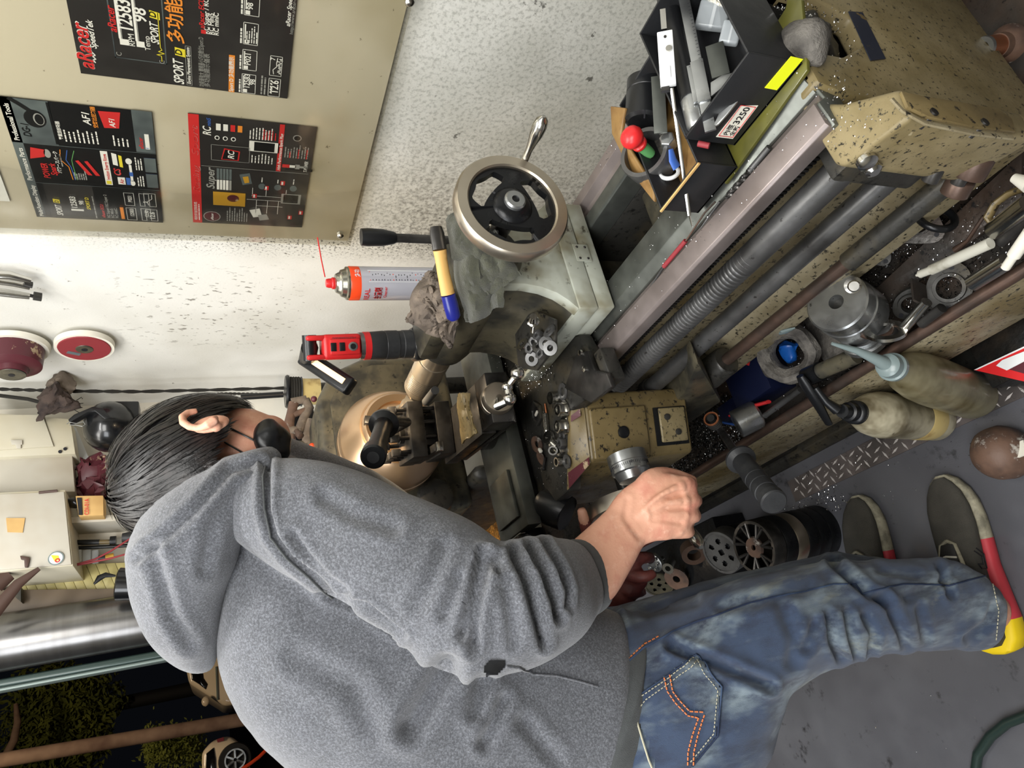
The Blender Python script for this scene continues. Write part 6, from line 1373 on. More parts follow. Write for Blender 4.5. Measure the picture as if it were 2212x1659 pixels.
def flange(px, py, z, r, rin, nrm, mat, lab, holes=3, oval_=1.25):
    c = at(px, py, z=T0 + z); o = thing('flange', c, lab, 'flange'); F = frame(nrm); n = 36
    pts = []; 
    for j in range(n):
        q = 2 * math.pi * j / n; rr_ = r * (1 + (oval_ - 1) * abs(math.cos(q * holes / 2)) ** 3); pts.append(c + F @ V(math.cos(q) * rr_, math.sin(q) * rr_, 0))
    inn_ = [c + F @ V(math.cos(2 * math.pi * j / n) * rin, math.sin(2 * math.pi * j / n) * rin, 0) for j in range(n)]
    up_ = F @ V(0, 0, .008); mb = MB(); mb.v = pts + inn_ + [p + up_ for p in pts] + [p + up_ for p in inn_]
    for j in range(n):
        k = (j + 1) % n; mb.f += [(j, k, n + k, n + j), (2 * n + j, 3 * n + j, 3 * n + k, 2 * n + k), (j, 2 * n + j, 2 * n + k, k), (n + j, n + k, 3 * n + k, 3 * n + j)]
    mb.build('plate', mat, o, bevel=0)
    MB().closed(c + F @ V(0, 0, .008), F @ V(0, 0, 1), [(0, rin), (0, rin * 1.35), (.005, rin * 1.3), (.005, rin)], 30).build('collar', mat, o)
    for j in range(holes):
        q = 2 * math.pi * j / holes; p_ = c + F @ V(math.cos(q) * r * 1.0, math.sin(q) * r * 1.0, .0082); MB().lathe(p_, F @ V(0, 0, 1), [(0, .004), (.0008, .004)], 12).build('bolt_hole', 'ink', o)
    return o
flange(2052, 622, .012, .034, .019, (-.25, -.35, .9), 'dark_cast', 'large dark oval flange with a round bore in the tray, below the white rod', 2, 1.3)
flange(1968, 652, .016, .027, .016, (-.7, -.2, .7), 'dark_cast', 'dark oval flange tilted on edge beside the aluminium cylinder', 2, 1.25)
flange(1988, 488, .05, .030, .012, (-.3, -.4, .85), 'oily_tray', 'grey brown three lobed flange under the switch rod', 3, 1.35)
flange(1896, 545, .03, .022, .009, (-.4, -.3, .85), 'dark_cast', 'small dark flange with a steel bush near the screw hanger', 3, 1.3)
single(MB().torus(at(2022, 470, z=.45), (.2, -.85, .3), .027, .006, 36, 10), 'black_ring', 'black_iron', 'black rubber ring standing behind the three lobed flange', 'ring')
single(MB().torus(at(1890, 712, z=.42), (.5, -.6, .4), .026, .004, 36, 10), 'copper_ring', 'rust_rod', 'bronze ring pressed against the aluminium cylinder', 'ring')
single(MB().closed(at(1912, 718, z=.42), (.5, -.6, .35), [(0, .022), (0, .034), (.006, .034), (.006, .022)], 40), 'bright_collar', 'bright_steel', 'broken bright steel collar beside the bronze ring', 'collar')
single(MB().closed(at(1868, 735, z=.40), (.4, -.5, .75), [(0, .028), (0, .040), (.01, .040), (.012, .036), (.018, .036), (.018, .028)], 44), 'grooved_ring', 'alu', 'grooved aluminium ring under the big cylinder', 'ring')
wr_ = thing('white_spacer_rod', ontray(2050, 560), 'long white stepped plastic rod lying across the tray parts', 'rod')
r0, r1, r2, r3 = at(2140, 525, z=.44), at(2012, 583, z=.425), at(1988, 592, z=.42), at(1979, 595, z=.42)
MB().cyl(r0, r1, .0085, 20).build('rod', 'off_white', wr_); MB().cyl(r1, r2, .0066, 18).build('neck', 'off_white', wr_); MB().tube([r2, r3], [.004, .002], 12).build('tip', 'off_white', wr_)
single(MB().cyl(at(2175, 565, z=.425), at(2100, 612, z=.41), .0125, 28), 'polished_bar', 'bright_steel', 'short polished steel bar beside the oval flange', 'bar')
single(MB().cyl(at(2225, 440, z=.46), at(2148, 498, z=.43), .0145, 28), 'ground_bar', 'bright_steel', 'thick ground steel bar at the right edge of the tray', 'bar')
single(MB().lathe(at(2225, 470, z=.44), at(2165, 520, z=.42) - at(2225, 470, z=.44), [(0, .011), (.04, .011), (.042, .008), (.06, .009)], 20), 'stepped_shaft', 'dark_steel', 'dark stepped shaft between the two bright bars', 'shaft')
r0, r1, r2 = at(2226, 500, z=.455), at(2190, 552, z=.44), at(2172, 578, z=.43)
o = thing('cream_stepped_rod', r1, 'short cream stepped rod at the right edge', 'rod'); MB().cyl(r0, r1, .009, 18).build('rod', 'label_white', o); MB().cyl(r1, r2, .0065, 16).build('neck', 'label_white', o)
single(MB().tube([at(2190, 384, z=.50), at(2225, 400, z=.50)], [.006, .011], 16), 'cream_plug', 'label_white', 'cream tapered plug at the right edge above the curved bracket', 'plug')
single(MB().tube([at(2225, 402, z=.43), at(2180, 418, z=.43), at(2150, 440, z=.43), at(2134, 470, z=.43), at(2140, 482, z=.43)], [.009, .008, .008, .009, .006], 10, sq=.6), 'curved_bracket', 'khaki_clean', 'curved tan bracket beside the thick ground bar', 'bracket')
single(MB().tube([at(2125, 467, z=.42), at(2090, 520, z=.41), at(2064, 540, z=.405)], [.003, .003, .006], 10), 'rusty_pin', 'rust_rod', 'thin rusty pin pointing at the white rod', 'pin')
single(MB().cyl(at(2002, 652, z=.41), at(1950, 712, z=.395), .009, 20), 'steel_sleeve', 'bright_steel', 'slim bright sleeve lying below the tilted flange', 'sleeve')
single(MB().cyl(at(2035, 665, z=.40), at(1990, 700, z=.39), .0085, 20), 'dull_sleeve', 'dark_steel', 'slim dull sleeve beside the bright one', 'sleeve')
single(MB().box(at(1975, 640, z=.392) + V(0, -.01, 0), (.05, .004, .03), Matrix.Rotation(.5, 3, 'Y')), 'steel_plate', 'oily_tray', 'oily steel plate under the tilted flange', 'plate')
# grey cloth-like foam rings with blue packet
single(MB().closed(at(1700, 765, z=.415), (-.35, -.35, .85), [(-.03, .030), (-.02, .050), (0, .062), (.016, .056), (.018, .044), (.004, .032)], 44).jitter(.006, 30), 'chip_covered_ring', 'grey_foam', 'thick grey chip covered ring around a blue packet', 'ring')
single(MB().ball(at(1705, 755, z=.38), .026, (1, .8, .6), 18).jitter(.016, 40), 'blue_packet', 'blue_pkg', 'crumpled bright blue packet inside the grey ring', 'packet')
single(MB().tube([at(1670, 725, z=.45), at(1695, 715, z=.46), at(1718, 708, z=.45)], [.004, .011, .003], 14, sq=.5), 'pale_blue_foil', 'nozzle', 'pale blue strip of foil above the blue packet', 'foil')
single(MB().bx(.425, .60, .79, .90, T0, T0 + .025).jitter(.008, 16), 'chip_heap', 'grey_foam', 'heap of dark chips next to the aluminium cylinder', 'heap', kind='stuff')
nb = thing('navy_box', ontray(1600, 830), 'dark navy cardboard box with red corner marks standing in the tray', 'box')
MB().bx(.455, .60, 1.0, 1.115, T0 + .001, T0 + .075).build('carton', 'navy', nb, bevel=.001)
MB().bx(.455, .50, 1.115, 1.20, T0 + .001, T0 + .05).build('lower_carton', 'navy', nb, bevel=.001)
q = [at(1600, 742, z=T0 + .0755), at(1628, 748, z=T0 + .0755), at(1618, 790, z=T0 + .0755), at(1590, 780, z=T0 + .0755)]; MB().prism(q, (0, 0, .0006)).build('red_mark', 'red_print', nb, smooth=0)
single(MB().tube([at(1690, 640, z=.46), at(1650, 700, z=.455), at(1590, 732, z=.45)], [.007, .007, .005], 10, sq=.3), 'yellow_strip', 'yellow_tape', 'pale yellow strip between the rods above the navy box', 'strip')
single(MB().tube([at(1740, 600, z=.46), at(1700, 630, z=.455)], [.009, .008], 10, sq=.4), 'white_packet', 'label_white', 'white packet edge behind the switch rod', 'packet')
single(MB().tube([at(1660, 868, z=.40), at(1615, 880, z=.40), at(1578, 898, z=.40)], [.008, .009, .007], 12, sq=.5), 'red_ribbon', 'red_print', 'red plastic strip below the navy box', 'strip')
rd = thing('round_stock', ontray(1612, 912), 'short thick round metal stock seen from its sawn end', 'stock')
MB().lathe(at(1590, 918, z=.43), at(1625, 900, z=.40) - at(1590, 918, z=.43), [(0, .030), (.002, .032), (.05, .032), (.055, .028)], 32).jitter(.0012, 60).build('body', 'alu', rd)
single(MB().tube([at(1595, 918, z=.395), at(1560, 912, z=.39)], [.008, .006], 10, sq=.4), 'blue_strip', 'blue_print', 'bright blue plastic strip beside the round stock', 'strip')
single(MB().cyl(at(1652, 898, z=.40), at(1728, 842, z=.405), .0062, 16), 'thin_rod', 'rod_steel', 'thin dark rod lying behind the tray lip', 'rod')
single(MB().cyl(at(1772, 802, z=.405), at(1850, 768, z=.405), .0155, 22), 'bronze_sleeve', 'olive_cast', 'olive bronze sleeve partly behind the long nozzle', 'sleeve')
single(MB().cyl(at(1742, 815, z=.405), at(1772, 802, z=.405), .019, 26), 'black_coupling', 'black_iron', 'black coupling joined to the bronze sleeve', 'coupling')
single(MB().cyl(at(1850, 758, z=.40), at(1935, 715, z=.40), .0145, 24), 'grey_bar', 'rod_steel', 'grey bar lying below the grooved ring', 'bar')
# ---- bottles on the checker plate
pl_ = thing('checker_plate', (.32, 1.1, 0), 'steel checker plate strip with raised bars beside the lathe plinth', 'plate')
P0, P1 = at(2212, 845, z=.004), at(1733, 1085, z=.004)
MB().prism([(.300, .30, .0008), (.300, 1.44, .0008), (.360, 1.44, .0008), (.360, .30, .0008)], (0, 0, .0035)).build('sheet', 'checker', pl_)
k = 0; bars = []
for i in range(38):
    for j in range(3):
        y = .34 + i * .0288; x = .312 + j * .019
        if y > 1.43: continue
        c = V(x, y + (j % 2) * .0144, .0043); a = (.35 if (i + j) % 2 else 1.95)
        d = V(math.cos(a), math.sin(a), 0) * .0125; n = V(-d.y, d.x, 0).normalized() * .0028
        if k == 0:
            base = MB().add([c - d, c + n, c + d, c - n, c - d * .7 + V(0, 0, .0016), c + n * .5 + V(0, 0, .0022), c + d * .7 + V(0, 0, .0016), c - n * .5 + V(0, 0, .0022)], [(0, 1, 5, 4), (1, 2, 6, 5), (2, 3, 7, 6), (3, 0, 4, 7), (4, 5, 6, 7)]).build('raised_bar', 'raised_steel', pl_); base_a = a; base_c = base.location.copy(); bars.append(base); k = 1; c00 = c
        else:
            dup(base, loc=base_c + (c - c00), rot=(0, 0, a - base_a), parent=pl_)
b1_ = thing('pale_oil_bottle', at(2030, 908, z=0), 'pale stained plastic bottle with an amber band and a black trigger head', 'bottle')
s0, s1 = at(2022, 908, z=.014), at(1838, 890, z=.355); ax = s1 - s0; L_ = ax.length; Rb_ = .047
def prof(lst): return [(t * L_, r) for t, r in lst]
MB().lathe(s0, ax, prof([(-.03, .030), (0, .042), (.03, .0455), (.12, .0455)]), 40).build('base', 'pale_bottle', b1_)
MB().lathe(s0, ax, prof([(.12, .0455), (.135, .0462), (.30, .0468), (.31, .0458)]), 40).build('amber_band', 'amber', b1_)
MB().lathe(s0, ax, prof([(.31, .0458), (.315, .0462), (.62, .047), (.625, .0478), (.70, .0475), (.80, .042), (.88, .032), (.93, .023), (.95, .022)]), 40).build('shoulder', 'pale_bottle', b1_)
MB().lathe(s0, ax, [(L_ * .93 + i * .002, .0235 if i % 2 else .0222) for i in range(9)] + [(L_ * .93 + .018, .018), (L_ * .93 + .03, .0165), (L_ * .93 + .032, .0185), (L_ * .93 + .036, .0185), (L_ * .93 + .038, .014), (L_ * .93 + .056, .013)], 32).build('screw_cap', 'black_plastic', b1_)
h0 = at(1800, 882, z=.335); tr_ = MB().tube([at(1790, 915, z=.36), at(1765, 870, z=.40), at(1738, 828, z=.43), at(1728, 812, z=.44)], [.006, .0085, .009, .006], 12, sq=1.5); tr_.build('trigger_head', 'black_plastic', b1_)
MB().tube([at(1808, 885, z=.395), at(1785, 868, z=.415), at(1762, 838, z=.43)], [.011, .0075, .006], 12).build('trigger_arm', 'black_plastic', b1_); MB().ball(at(1758, 840, z=.388), .0035, n=10).build('pivot_pin', 'bright_steel', b1_)
b2b = thing('oil_bottle', at(2120, 868, z=0), 'olive oil bottle with a long grey pointed nozzle next to the pale bottle', 'bottle')
s0, s1 = at(2100, 856, z=.025), at(1925, 792, z=.42); ax = s1 - s0; L_ = ax.length
MB().lathe(s0, ax, prof([(-.05, .030), (-.03, .044), (.03, .049), (.55, .048), (.70, .045), (.82, .038), (.90, .028), (.95, .023), (.98, .022)]), 44).build('bottle_body', 'oil_bottle', b2b)
MB().lathe(s1 - ax.normalized() * .012, ax, [(0, .0245), (.010, .0245), (.012, .021), (.028, .020), (.034, .012)], 32).build('collar', 'nozzle', b2b)
MB().tube([s1 + ax.normalized() * .01, at(1893, 776, z=.455), at(1850, 757, z=.49), at(1797, 742, z=.53)], [.014, .0095, .006, .0028], 16).build('long_nozzle', 'nozzle', b2b)
# ---- bulbous rusty can, flyer, hose on the floor
bl_ = thing('rusty_can', at(2165, 975, z=.0), 'round rusty can with torn paper inside, on the floor by the frame edge', 'can')
c = at(2160, 978, z=.045)
MB().lathe(c - V(.0, 0, .045), (-.0, .02, 1), [(0, .030), (.004, .042), (.03, .054), (.055, .052), (.078, .040), (.090, .022), (.093, .004)], 36).jitter(.003, 30).build('shell', 'rust', bl_)
single(MB().box(at(2205, 970, z=.06), (.03, .02, .004), Matrix.Rotation(.4, 3, 'Y')), 'torn_paper', 'label_white', 'torn white paper sticking out beside the rusty can', 'paper')
fy = thing('red_white_leaflet', at(2180, 800, z=.10), 'red and white printed leaflet corner at the right edge of the frame', 'leaflet')
q = [at(2104, 799, z=.12), at(2230, 740, z=.12), at(2230, 828, z=.12)]; MB().prism(q, (0, 0, .001)).build('sheet', 'red_plastic', fy, smooth=0)
q = [at(2152, 790, z=.1214), at(2165, 778, z=.1214), at(2230, 752, z=.1214), at(2230, 790, z=.1214), at(2200, 790, z=.1214), at(2175, 800, z=.1214)]; MB().prism(q, (0, 0, .0006)).build('white_shape', 'white_print', fy, smooth=0)
q = [at(2104, 799, z=.1214), at(2230, 740, z=.1214), at(2230, 744, z=.1214), at(2110, 799, z=.1214)]; MB().prism(q, (0, 0, .0006)).build('white_edge', 'white_print', fy, smooth=0)
q = [at(2180, 798, z=.1222), at(2230, 772, z=.1222), at(2230, 812, z=.1222)]; MB().prism(q, (0, 0, .0005)).build('dark_shape', 'maroon', fy, smooth=0)
single(MB().bx(at(2200, 790, z=.06).x - .03, at(2200, 790, z=.06).x + .06, .62, .76, .012, .118), 'low_crate', 'tray_black', 'low black crate carrying the red and white leaflet', 'crate', bevel=.003)
single(MB().tube([at(2105, 1680, z=.012), at(2112, 1630, z=.012), at(2140, 1590, z=.012), at(2175, 1562, z=.012), at(2225, 1542, z=.012)], .010, 14), 'green_hose', 'green_post', 'dark green hose curving over the floor in the corner', 'hose')
# ---- stack of clutch bells on the floor
GB = 'old clutch bells stacked on the floor by the shoes'
def bell(c, ax, r, h, nm_, lab, spokes=0, holes=0, mat='rod_steel', face=True):
    o = thing(nm_, c, lab, 'clutch bell', GB); ax = Vector(ax).normalized(); a = ax.orthogonal().normalized(); b = ax.cross(a)
    MB().closed(c, ax, [(0, r * .90), (0, r), (h - .003, r), (h, r * .97), (h, r * .86)], 52).build('drum', mat, o)
    if spokes:
        MB().closed(c + ax * (h - .006), ax, [(0, .007), (0, r * .40), (.006, r * .36), (.006, .007)], 30).build('hub', 'rust', o, label='rusty hub')
        for i in range(spokes):
            q = 2 * math.pi * i / spokes + .2; e = a * math.cos(q) + b * math.sin(q); s_ = ax.cross(e)
            for sg_ in (-1, 1): MB().tube([c + ax * (h - .003) + e * r * .34, c + ax * (h - .003) + (e + s_ * .16 * sg_).normalized() * r * .9], [.0034, .0048], 8).build('spoke', 'dark_steel', o)
    if holes:
        # plate with round holes: ring segments between holes joined as one plate
        n = 60; mb = MB(); rr0, rr1 = r * .14, r * .9
        hc_ = [(r * .52 * math.cos(2 * math.pi * i / holes), r * .52 * math.sin(2 * math.pi * i / holes)) for i in range(holes)]
        g = 34; st_ = 2 * rr1 / g
        def pt(x, y, t): return c + ax * t + a * x + b * y
        def ok(x, y): return rr0 < math.hypot(x, y) < rr1 and all(math.hypot(x - hx__, y - hy__) > r * .13 for hx__, hy__ in hc_)
        for i in range(g):
            for j in range(g):
                x, y = -rr1 + i * st_, -rr1 + j * st_
                if ok(x + st_ / 2, y + st_ / 2): mb.add([pt(x, y, h - .002), pt(x + st_, y, h - .002), pt(x + st_, y + st_, h - .002), pt(x, y + st_, h - .002)], [(0, 1, 2, 3)])
        mb.build('perforated_plate', mat, o)
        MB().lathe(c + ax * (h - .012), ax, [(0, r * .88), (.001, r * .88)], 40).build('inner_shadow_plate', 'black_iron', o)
    return o
bx0 = V(.205, 1.405, 0); axs = V(-.05, -.06, 1)
labs = ['blackened bell at the very bottom of the stack', 'dark bell second from the floor', 'dark bell third from the floor', 'bell with a bright worn side in the middle of the stack', 'dark grooved bell just under the spoked one']
for i, l_ in enumerate(labs):
    bell(bx0 + axs * (.001 + i * .042), axs, .070 - (.001 * (i % 2)), .040, 'clutch_bell', l_, mat='satin_steel' if i == 3 else 'black_iron')
bell(bx0 + axs * .212, axs, .069, .040, 'clutch_bell', 'topmost spoked bell with a rusty hub', spokes=7, mat='dark_steel')
b7 = V(.232, 1.575, .0)
bell(b7 + V(0, 0, .001), (0, 0, 1), .060, .16, 'drum', 'tall dark drum under the perforated bell', mat='black_iron')
bell(b7 + V(0, 0, .163), (-.28, -.16, 1), .062, .048, 'clutch_bell', 'steel bell with seven round holes beside the spoked one', holes=6, mat='rod_steel')
bell(V(.215, 1.74, .01), (-.4, -.2, 1), .055, .05, 'clutch_bell', 'dark finned wheel half behind the perforated bell', spokes=8, mat='black_iron')
d_ = at(1424, 1262, z=.16); o = bell(d_, (-.9, -.5, .5), .05, .006, 'drum_plate', 'olive brake plate with oval slots beside the knee', holes=5, mat='olive_cast')
c = at(1418, 1213, z=.20); o = thing('slotted_cap', c, 'white aluminium castellated cap on a stud near the fingers', 'cap')
MB().lathe(c, (-.35, -.1, 1), [(0, .030), (.012, .030), (.014, .027)], 36).build('cap', 'alu', o)
for i in range(9):
    q = 2 * math.pi * i / 9; MB().box(c + V(math.cos(q) * .026, math.sin(q) * .026, .018), (.009, .009, .008), Matrix.Rotation(q, 3, 'Z')).build('tooth', 'alu', o, bevel=.0008)
MB().cyl(c - V(-.006, 0, .028), c, .008, 16).build('stud', 'bright_steel', o)
c = at(1446, 1222, z=.19); single(MB().closed(c, (-.5, -.4, .8), [(-.02, .008), (-.02, .016), (.012, .016), (.012, .018), (.018, .018), (.018, .009)], 28), 'threaded_socket', 'bright_steel', 'shiny socket standing beside the castellated cap', 'socket')
c = at(1462, 1250, z=.15); single(MB().closed(c, (-.5, -.3, .8), [(0, .012), (0, .040), (.004, .040), (.004, .012)], 36), 'brown_disc', 'rust', 'brown steel disc lying under the socket', 'disc')
single(MB().bx(.16, .34, 1.66, 2.06, .001, .12), 'parts_crate', 'black_iron', 'black crate of scrap parts behind the clutch bells', 'crate', bevel=.004)
single(MB().closed(at(1495, 1185, z=.20), (-.7, -.5, .4), [(0, .020), (0, .036), (.03, .036), (.03, .020)], 30), 'brown_bush', 'rust_rod', 'brown bush behind the crank handle tip', 'bush')
# ---- metal chips scattered about: uncountable
def chips(nm_, regions, mat, lab, seed=1, par=None, mul=1.6):
    r_ = random.Random(seed); mb = MB()
    for n, fn, s0_, s1_ in regions:
        for _ in range(int(n * mul)):
            p = fn(r_); s_ = r_.uniform(s0_, s1_); d = Vector((r_.gauss(0, 1), r_.gauss(0, 1), r_.gauss(0, .5))).normalized(); w = d.orthogonal().normalized() * s_ * .3; e = d.cross(w).normalized() * s_ * .35
            a_, b_, c_ = p - d * s_, p + e, p + d * s_
            mb.add([a_ - w, a_ + w, b_ + w, b_ - w, c_ + w * .6, c_ - w * .6], [(0, 1, 2, 3), (3, 2, 4, 5)])
    return mb.build(nm_, mat, par, label=lab, cat='metal chips', kind='stuff', smooth=0)
def reg(x0, x1, y0, y1, z, dz=.004): return lambda r_: V(r_.uniform(x0, x1), r_.uniform(y0, y1), z + r_.uniform(0.0005, dz))
chips('tray_chips', [(900, reg(.40, .60, .2, 1.3, TZ), .0006, .0018), (800, reg(.40, .56, .6, .95, TZ + .003, .02), .0006, .002), (480, reg(.40, .52, 1.15, 1.5, TZ, .03), .001, .0028), (60, reg(.60, .75, .37, 1.1, .52), .0006, .0012)], 'chip_steel', 'bright metal chips scattered over the tray floor', 5)
chips('bed_chips', [(160, reg(.49, .60, .37, 1.2, .8525), .0005, .0011), (60, reg(.44, .54, .32, .38, .845, .006), .0006, .0016), (60, reg(.76, .79, .5, .75, .851), .0006, .0013)], 'chip_steel', 'fine bright chips along the bed ways', 15)
chips('saddle_chips', [(160, reg(.33, .5, 1.06, 1.32, SZ), .0005, .0012), (300, reg(.52, .60, 1.02, 1.12, .887, .05), .0006, .0016), (120, reg(.55, .75, 1.10, 1.14, .93, .03), .0005, .0014)], 'chip_steel', 'fine bright chips on the carriage saddle beside the ball handle', 16)
chips('plate_chips', [(200, reg(.302, .358, .4, 1.42, .0048), .0006, .0018), (150, reg(.235, .30, 1.28, 1.50, .0006, .004), .001, .0035)], 'chip_steel', 'bright chips on and beside the checker plate', 17)
chips('floor_chips', [(60, reg(.20, .30, .6, 1.2, .0006, .001), .0006, .0018), (70, reg(-.6, -.2, .7, 1.5, .0006, .001), .0006, .002)], 'chip_steel', 'sparse bright chips on the dark floor', 18)
chips('dark_chips', [(2600, reg(.40, .53, 1.17, 1.48, TZ, .045), .001, .004), (1500, reg(.40, .60, .55, .98, TZ, .014), .001, .003), (900, reg(.39, .56, .25, .7, TZ, .006), .001, .0025)], 'chip_dark', 'dark curly metal chips heaped in the tray', 6)
o = thing('copper_pipe_stub', at(2150, 100, z=.36), 'upright pipe stub with a copper coloured end at the upper right', 'pipe')
p, q = at(2122, 104, z=.40), at(2178, 96, z=TZ + .002); MB().closed(p, q - p, [(0, .009), (0, .016), (.006, .017), (.006, .009)], 26).build('steel_end', 'alu', o); MB().cyl(p + (q - p) * .10, p + (q - p) * .55, .0165, 26).build('copper_band', 'copper', o); MB().lathe(p + (q - p) * .55, q - p, [(0, .018), ((q - p).length * .2, .019), ((q - p).length * .3, .026), ((q - p).length * .42, .030)], 26).build('rusty_foot', 'rust', o)
single(MB().ball(V(.665, .392, .77), .045, (1.1, .5, 1), 28).jitter(.02, 22).jitter(.006, 70), 'greasy_lump', 'dark_cast', 'dark greasy lump of rag in the pocket of the end casting', 'rag')
single(MB().ball(at(1745, 90, z=.84), .03, (1, .8, .7), 24).jitter(.014, 30), 'grey_rag_ball', 'grey_foam', 'small grey rag ball behind the yellow tape', 'rag')
chips('casting_chips', [(200, lambda r_: V(.665, .37, .79) + Vector((r_.gauss(0, .03), r_.gauss(0, .012), r_.gauss(0, .03))), .0008, .002), (260, reg(.42, .56, .42, .62, TZ + .02, .01), .0008, .002)], 'chip_steel', 'bright chips stuck around the end casting and tray end', 11)
# ---------------------------------------------------------------- back wall, wall hangings, night street
def plate(px0, py0, px1, py1, y, dep, name, mat, par, bev=.003):
    a, b = at(px0, py0, y=y), at(px1, py1, y=y)
    return MB().bx(min(a.x, b.x), max(a.x, b.x), y, y + dep, min(a.z, b.z), max(a.z, b.z)).build(name, mat, par, bevel=bev)
def polyp(pts, y, dep, name, mat, par, bev=.002, **k): return MB().prism([at(*q, y=y) for q in pts], (0, dep, 0)).build(name, mat, par, bevel=bev, **k)
c1 = thing('upper_cabinet', at(80, 950, y=2.3), 'cream steel cabinet with a small latch, high on the back wall', 'cabinet')
polyp([(-60, 888), (152, 905), (163, 980), (-60, 990)], 2.27, .17, 'body', 'cab_white', c1)
polyp([(-60, 896), (92, 896), (116, 964), (-60, 975)], 2.264, .005, 'door', 'cab_white', c1, .001)
polyp([(22, 950), (48, 950), (48, 960), (45, 960), (45, 968), (36, 968), (33, 960), (25, 960)], 2.258, .005, 'latch', 'cab_pale', c1, .001)
for q in ((141, 970), (130, 976)): p = at(*q, y=2.268); MB().cyl(p, p + V(0, -.003, 0), .005, 12).build('hole', 'ink', c1)
c2 = thing('middle_cabinet', at(80, 1020, y=2.3), 'grey white box cabinet between the latch cabinet and the one with stickers', 'cabinet')
polyp([(-60, 994), (156, 984), (162, 1062), (-60, 1064)], 2.29, .15, 'body', 'cab_pale', c2)
c3 = thing('sticker_cabinet', at(80, 1150, y=2.2), 'cream cabinet with a round sticker and a cardboard patch', 'cabinet')
polyp([(-60, 1066), (141, 1058), (158, 1222), (-60, 1240)], 2.22, .22, 'body', 'cab_white', c3)
polyp([(-60, 1070), (138, 1062), (154, 1219), (-60, 1236)], 2.214, .005, 'door', 'cab_pale', c3, .001)
polyp([(13, 1119), (54, 1119), (49, 1150), (16, 1149)], 2.211, .003, 'cardboard_patch', 'cardboard', c3, 0)
polyp([(43, 1200), (63, 1203), (64, 1208), (60, 1225), (53, 1225), (52, 1209), (45, 1208)], 2.206, .008, 'latch', 'brown', c3, .001)
pc = at(121, 1206, y=2.2105)
MB().lathe(pc, (0, -1, 0), [(0, .019), (.0006, .019)], 26).build('sticker_rim', 'nozzle', c3); MB().lathe(pc + V(0, -.001, 0), (0, -1, 0), [(0, .016), (.0004, .016)], 26).build('sticker', 'white_print', c3)
MB().prism([pc + V(-.010, -.0018, .002), pc + V(.010, -.0018, .012), pc + V(.006, -.0018, -.006), pc + V(-.006, -.0018, -.008)], (0, -.0004, 0)).build('sticker_yellow', 'yellow_print', c3, smooth=0)
MB().closed(pc + V(-.007, -.0022, -.004), (0, -1, 0), [(0, .003), (0, .006), (.0004, .006), (.0004, .003)], 18).build('sticker_red', 'red_print', c3)
MB().tube([at(84, 1064, y=2.212), at(124, 1060, y=2.212)], .004, 8).build('hinge', 'brown', c3)
# shelf with cardboard box
shf = thing('wall_shelf', at(240, 1118, y=2.3), 'white dirty shelf rail behind the hair', 'shelf')
polyp([(150, 1117), (312, 1108), (312, 1122), (152, 1130)], 2.28, .17, 'board', 'cab_pale', shf, .001); polyp([(150, 1132), (312, 1122), (330, 1160), (150, 1170)], 2.40, .05, 'backing', 'backwall_paint', shf, .001)
cb = thing('cardboard_box', at(195, 1090, y=2.25), 'small cardboard box with red lettering and a black band', 'box')
polyp([(163, 1071), (223, 1070), (224, 1113), (170, 1115)], 2.24, .06, 'carton', 'cardboard', cb)
polyp([(166, 1075), (176, 1075), (178, 1112), (170, 1112)], 2.236, .003, 'black_band', 'ink', cb, 0)
mb = MB(); put_text(mb, 'CDI-01A', at(192, 1112, y=2.2355), (at(192, 1080, y=2.2355) - at(192, 1112, y=2.2355)), V(0, 0, 1), .016, True, 0, .05); mb.build('red_lettering', 'red_print', cb, smooth=0, kind='stuff')
single(MB().ball(at(155, 1085, y=2.27), .04, (.35, .5, 1), 14).jitter(.012, 30), 'plastic_bag', 'gloss_black', 'crinkled black and clear bag beside the cardboard box', 'bag')
single(MB().ball(at(200, 1042, y=2.33), .07, (1, .5, .7), 36).jitter(.03, 18).jitter(.03, 50), 'red_wiring', 'maroon', 'dark red bundle of wires under the cabinets', 'wires')
# hanging hoses and tools
GT = 'black tools hanging on the back wall'
def blacktool(pts, r, lab, nm_='air_hose', mat='black_plastic'): return single(MB().tube([at(x, y, y=2.37) for x, y in pts], r, 10), nm_, mat, lab, 'tool', None)
o = thing('air_gun', at(230, 1170, y=2.36), 'black air gun rod with a ribbed collar and round grip on the back wall', 'tool'); MB().tube([at(155, 1172, y=2.36), at(215, 1171, y=2.36)], .008, 10).build('rod', 'black_plastic', o); MB().tube([at(215, 1171, y=2.36), at(238, 1170, y=2.36)], .007, 10).build('brass_part', 'khaki_clean', o); MB().tube([at(238, 1169, y=2.36), at(251, 1168, y=2.36)], .015, 12).build('collar', 'black_iron', o); MB().tube([at(264, 1162, y=2.35), at(290, 1160, y=2.35), at(320, 1155, y=2.35)], [.014, .02, .012], 14).build('grip', 'rubber', o)
blacktool([(157, 1184), (230, 1181), (300, 1177)], .0055, 'long straight black rod under the air gun', 'black_rod')
blacktool([(205, 1207), (228, 1204)], .008, 'short black hose nipple above the yellow slats', 'hose_nipple'); single(MB().tube([at(228, 1204, y=2.37), at(246, 1200, y=2.37)], .008, 10), 'brass_nipple', 'gold_print', 'brass hose end beside the black nipple', 'fitting')
single(MB().tube([at(320, 1122, y=2.3), at(312, 1135, y=2.3), at(290, 1158, y=2.3), at(240, 1190, y=2.3), at(205, 1208, y=2.3), at(155, 1222, y=2.3), at(145, 1224, y=2.3)], .0028, 8), 'red_cable', 'disc_red', 'thin red cable sweeping from the hood to the cabinet', 'cable')
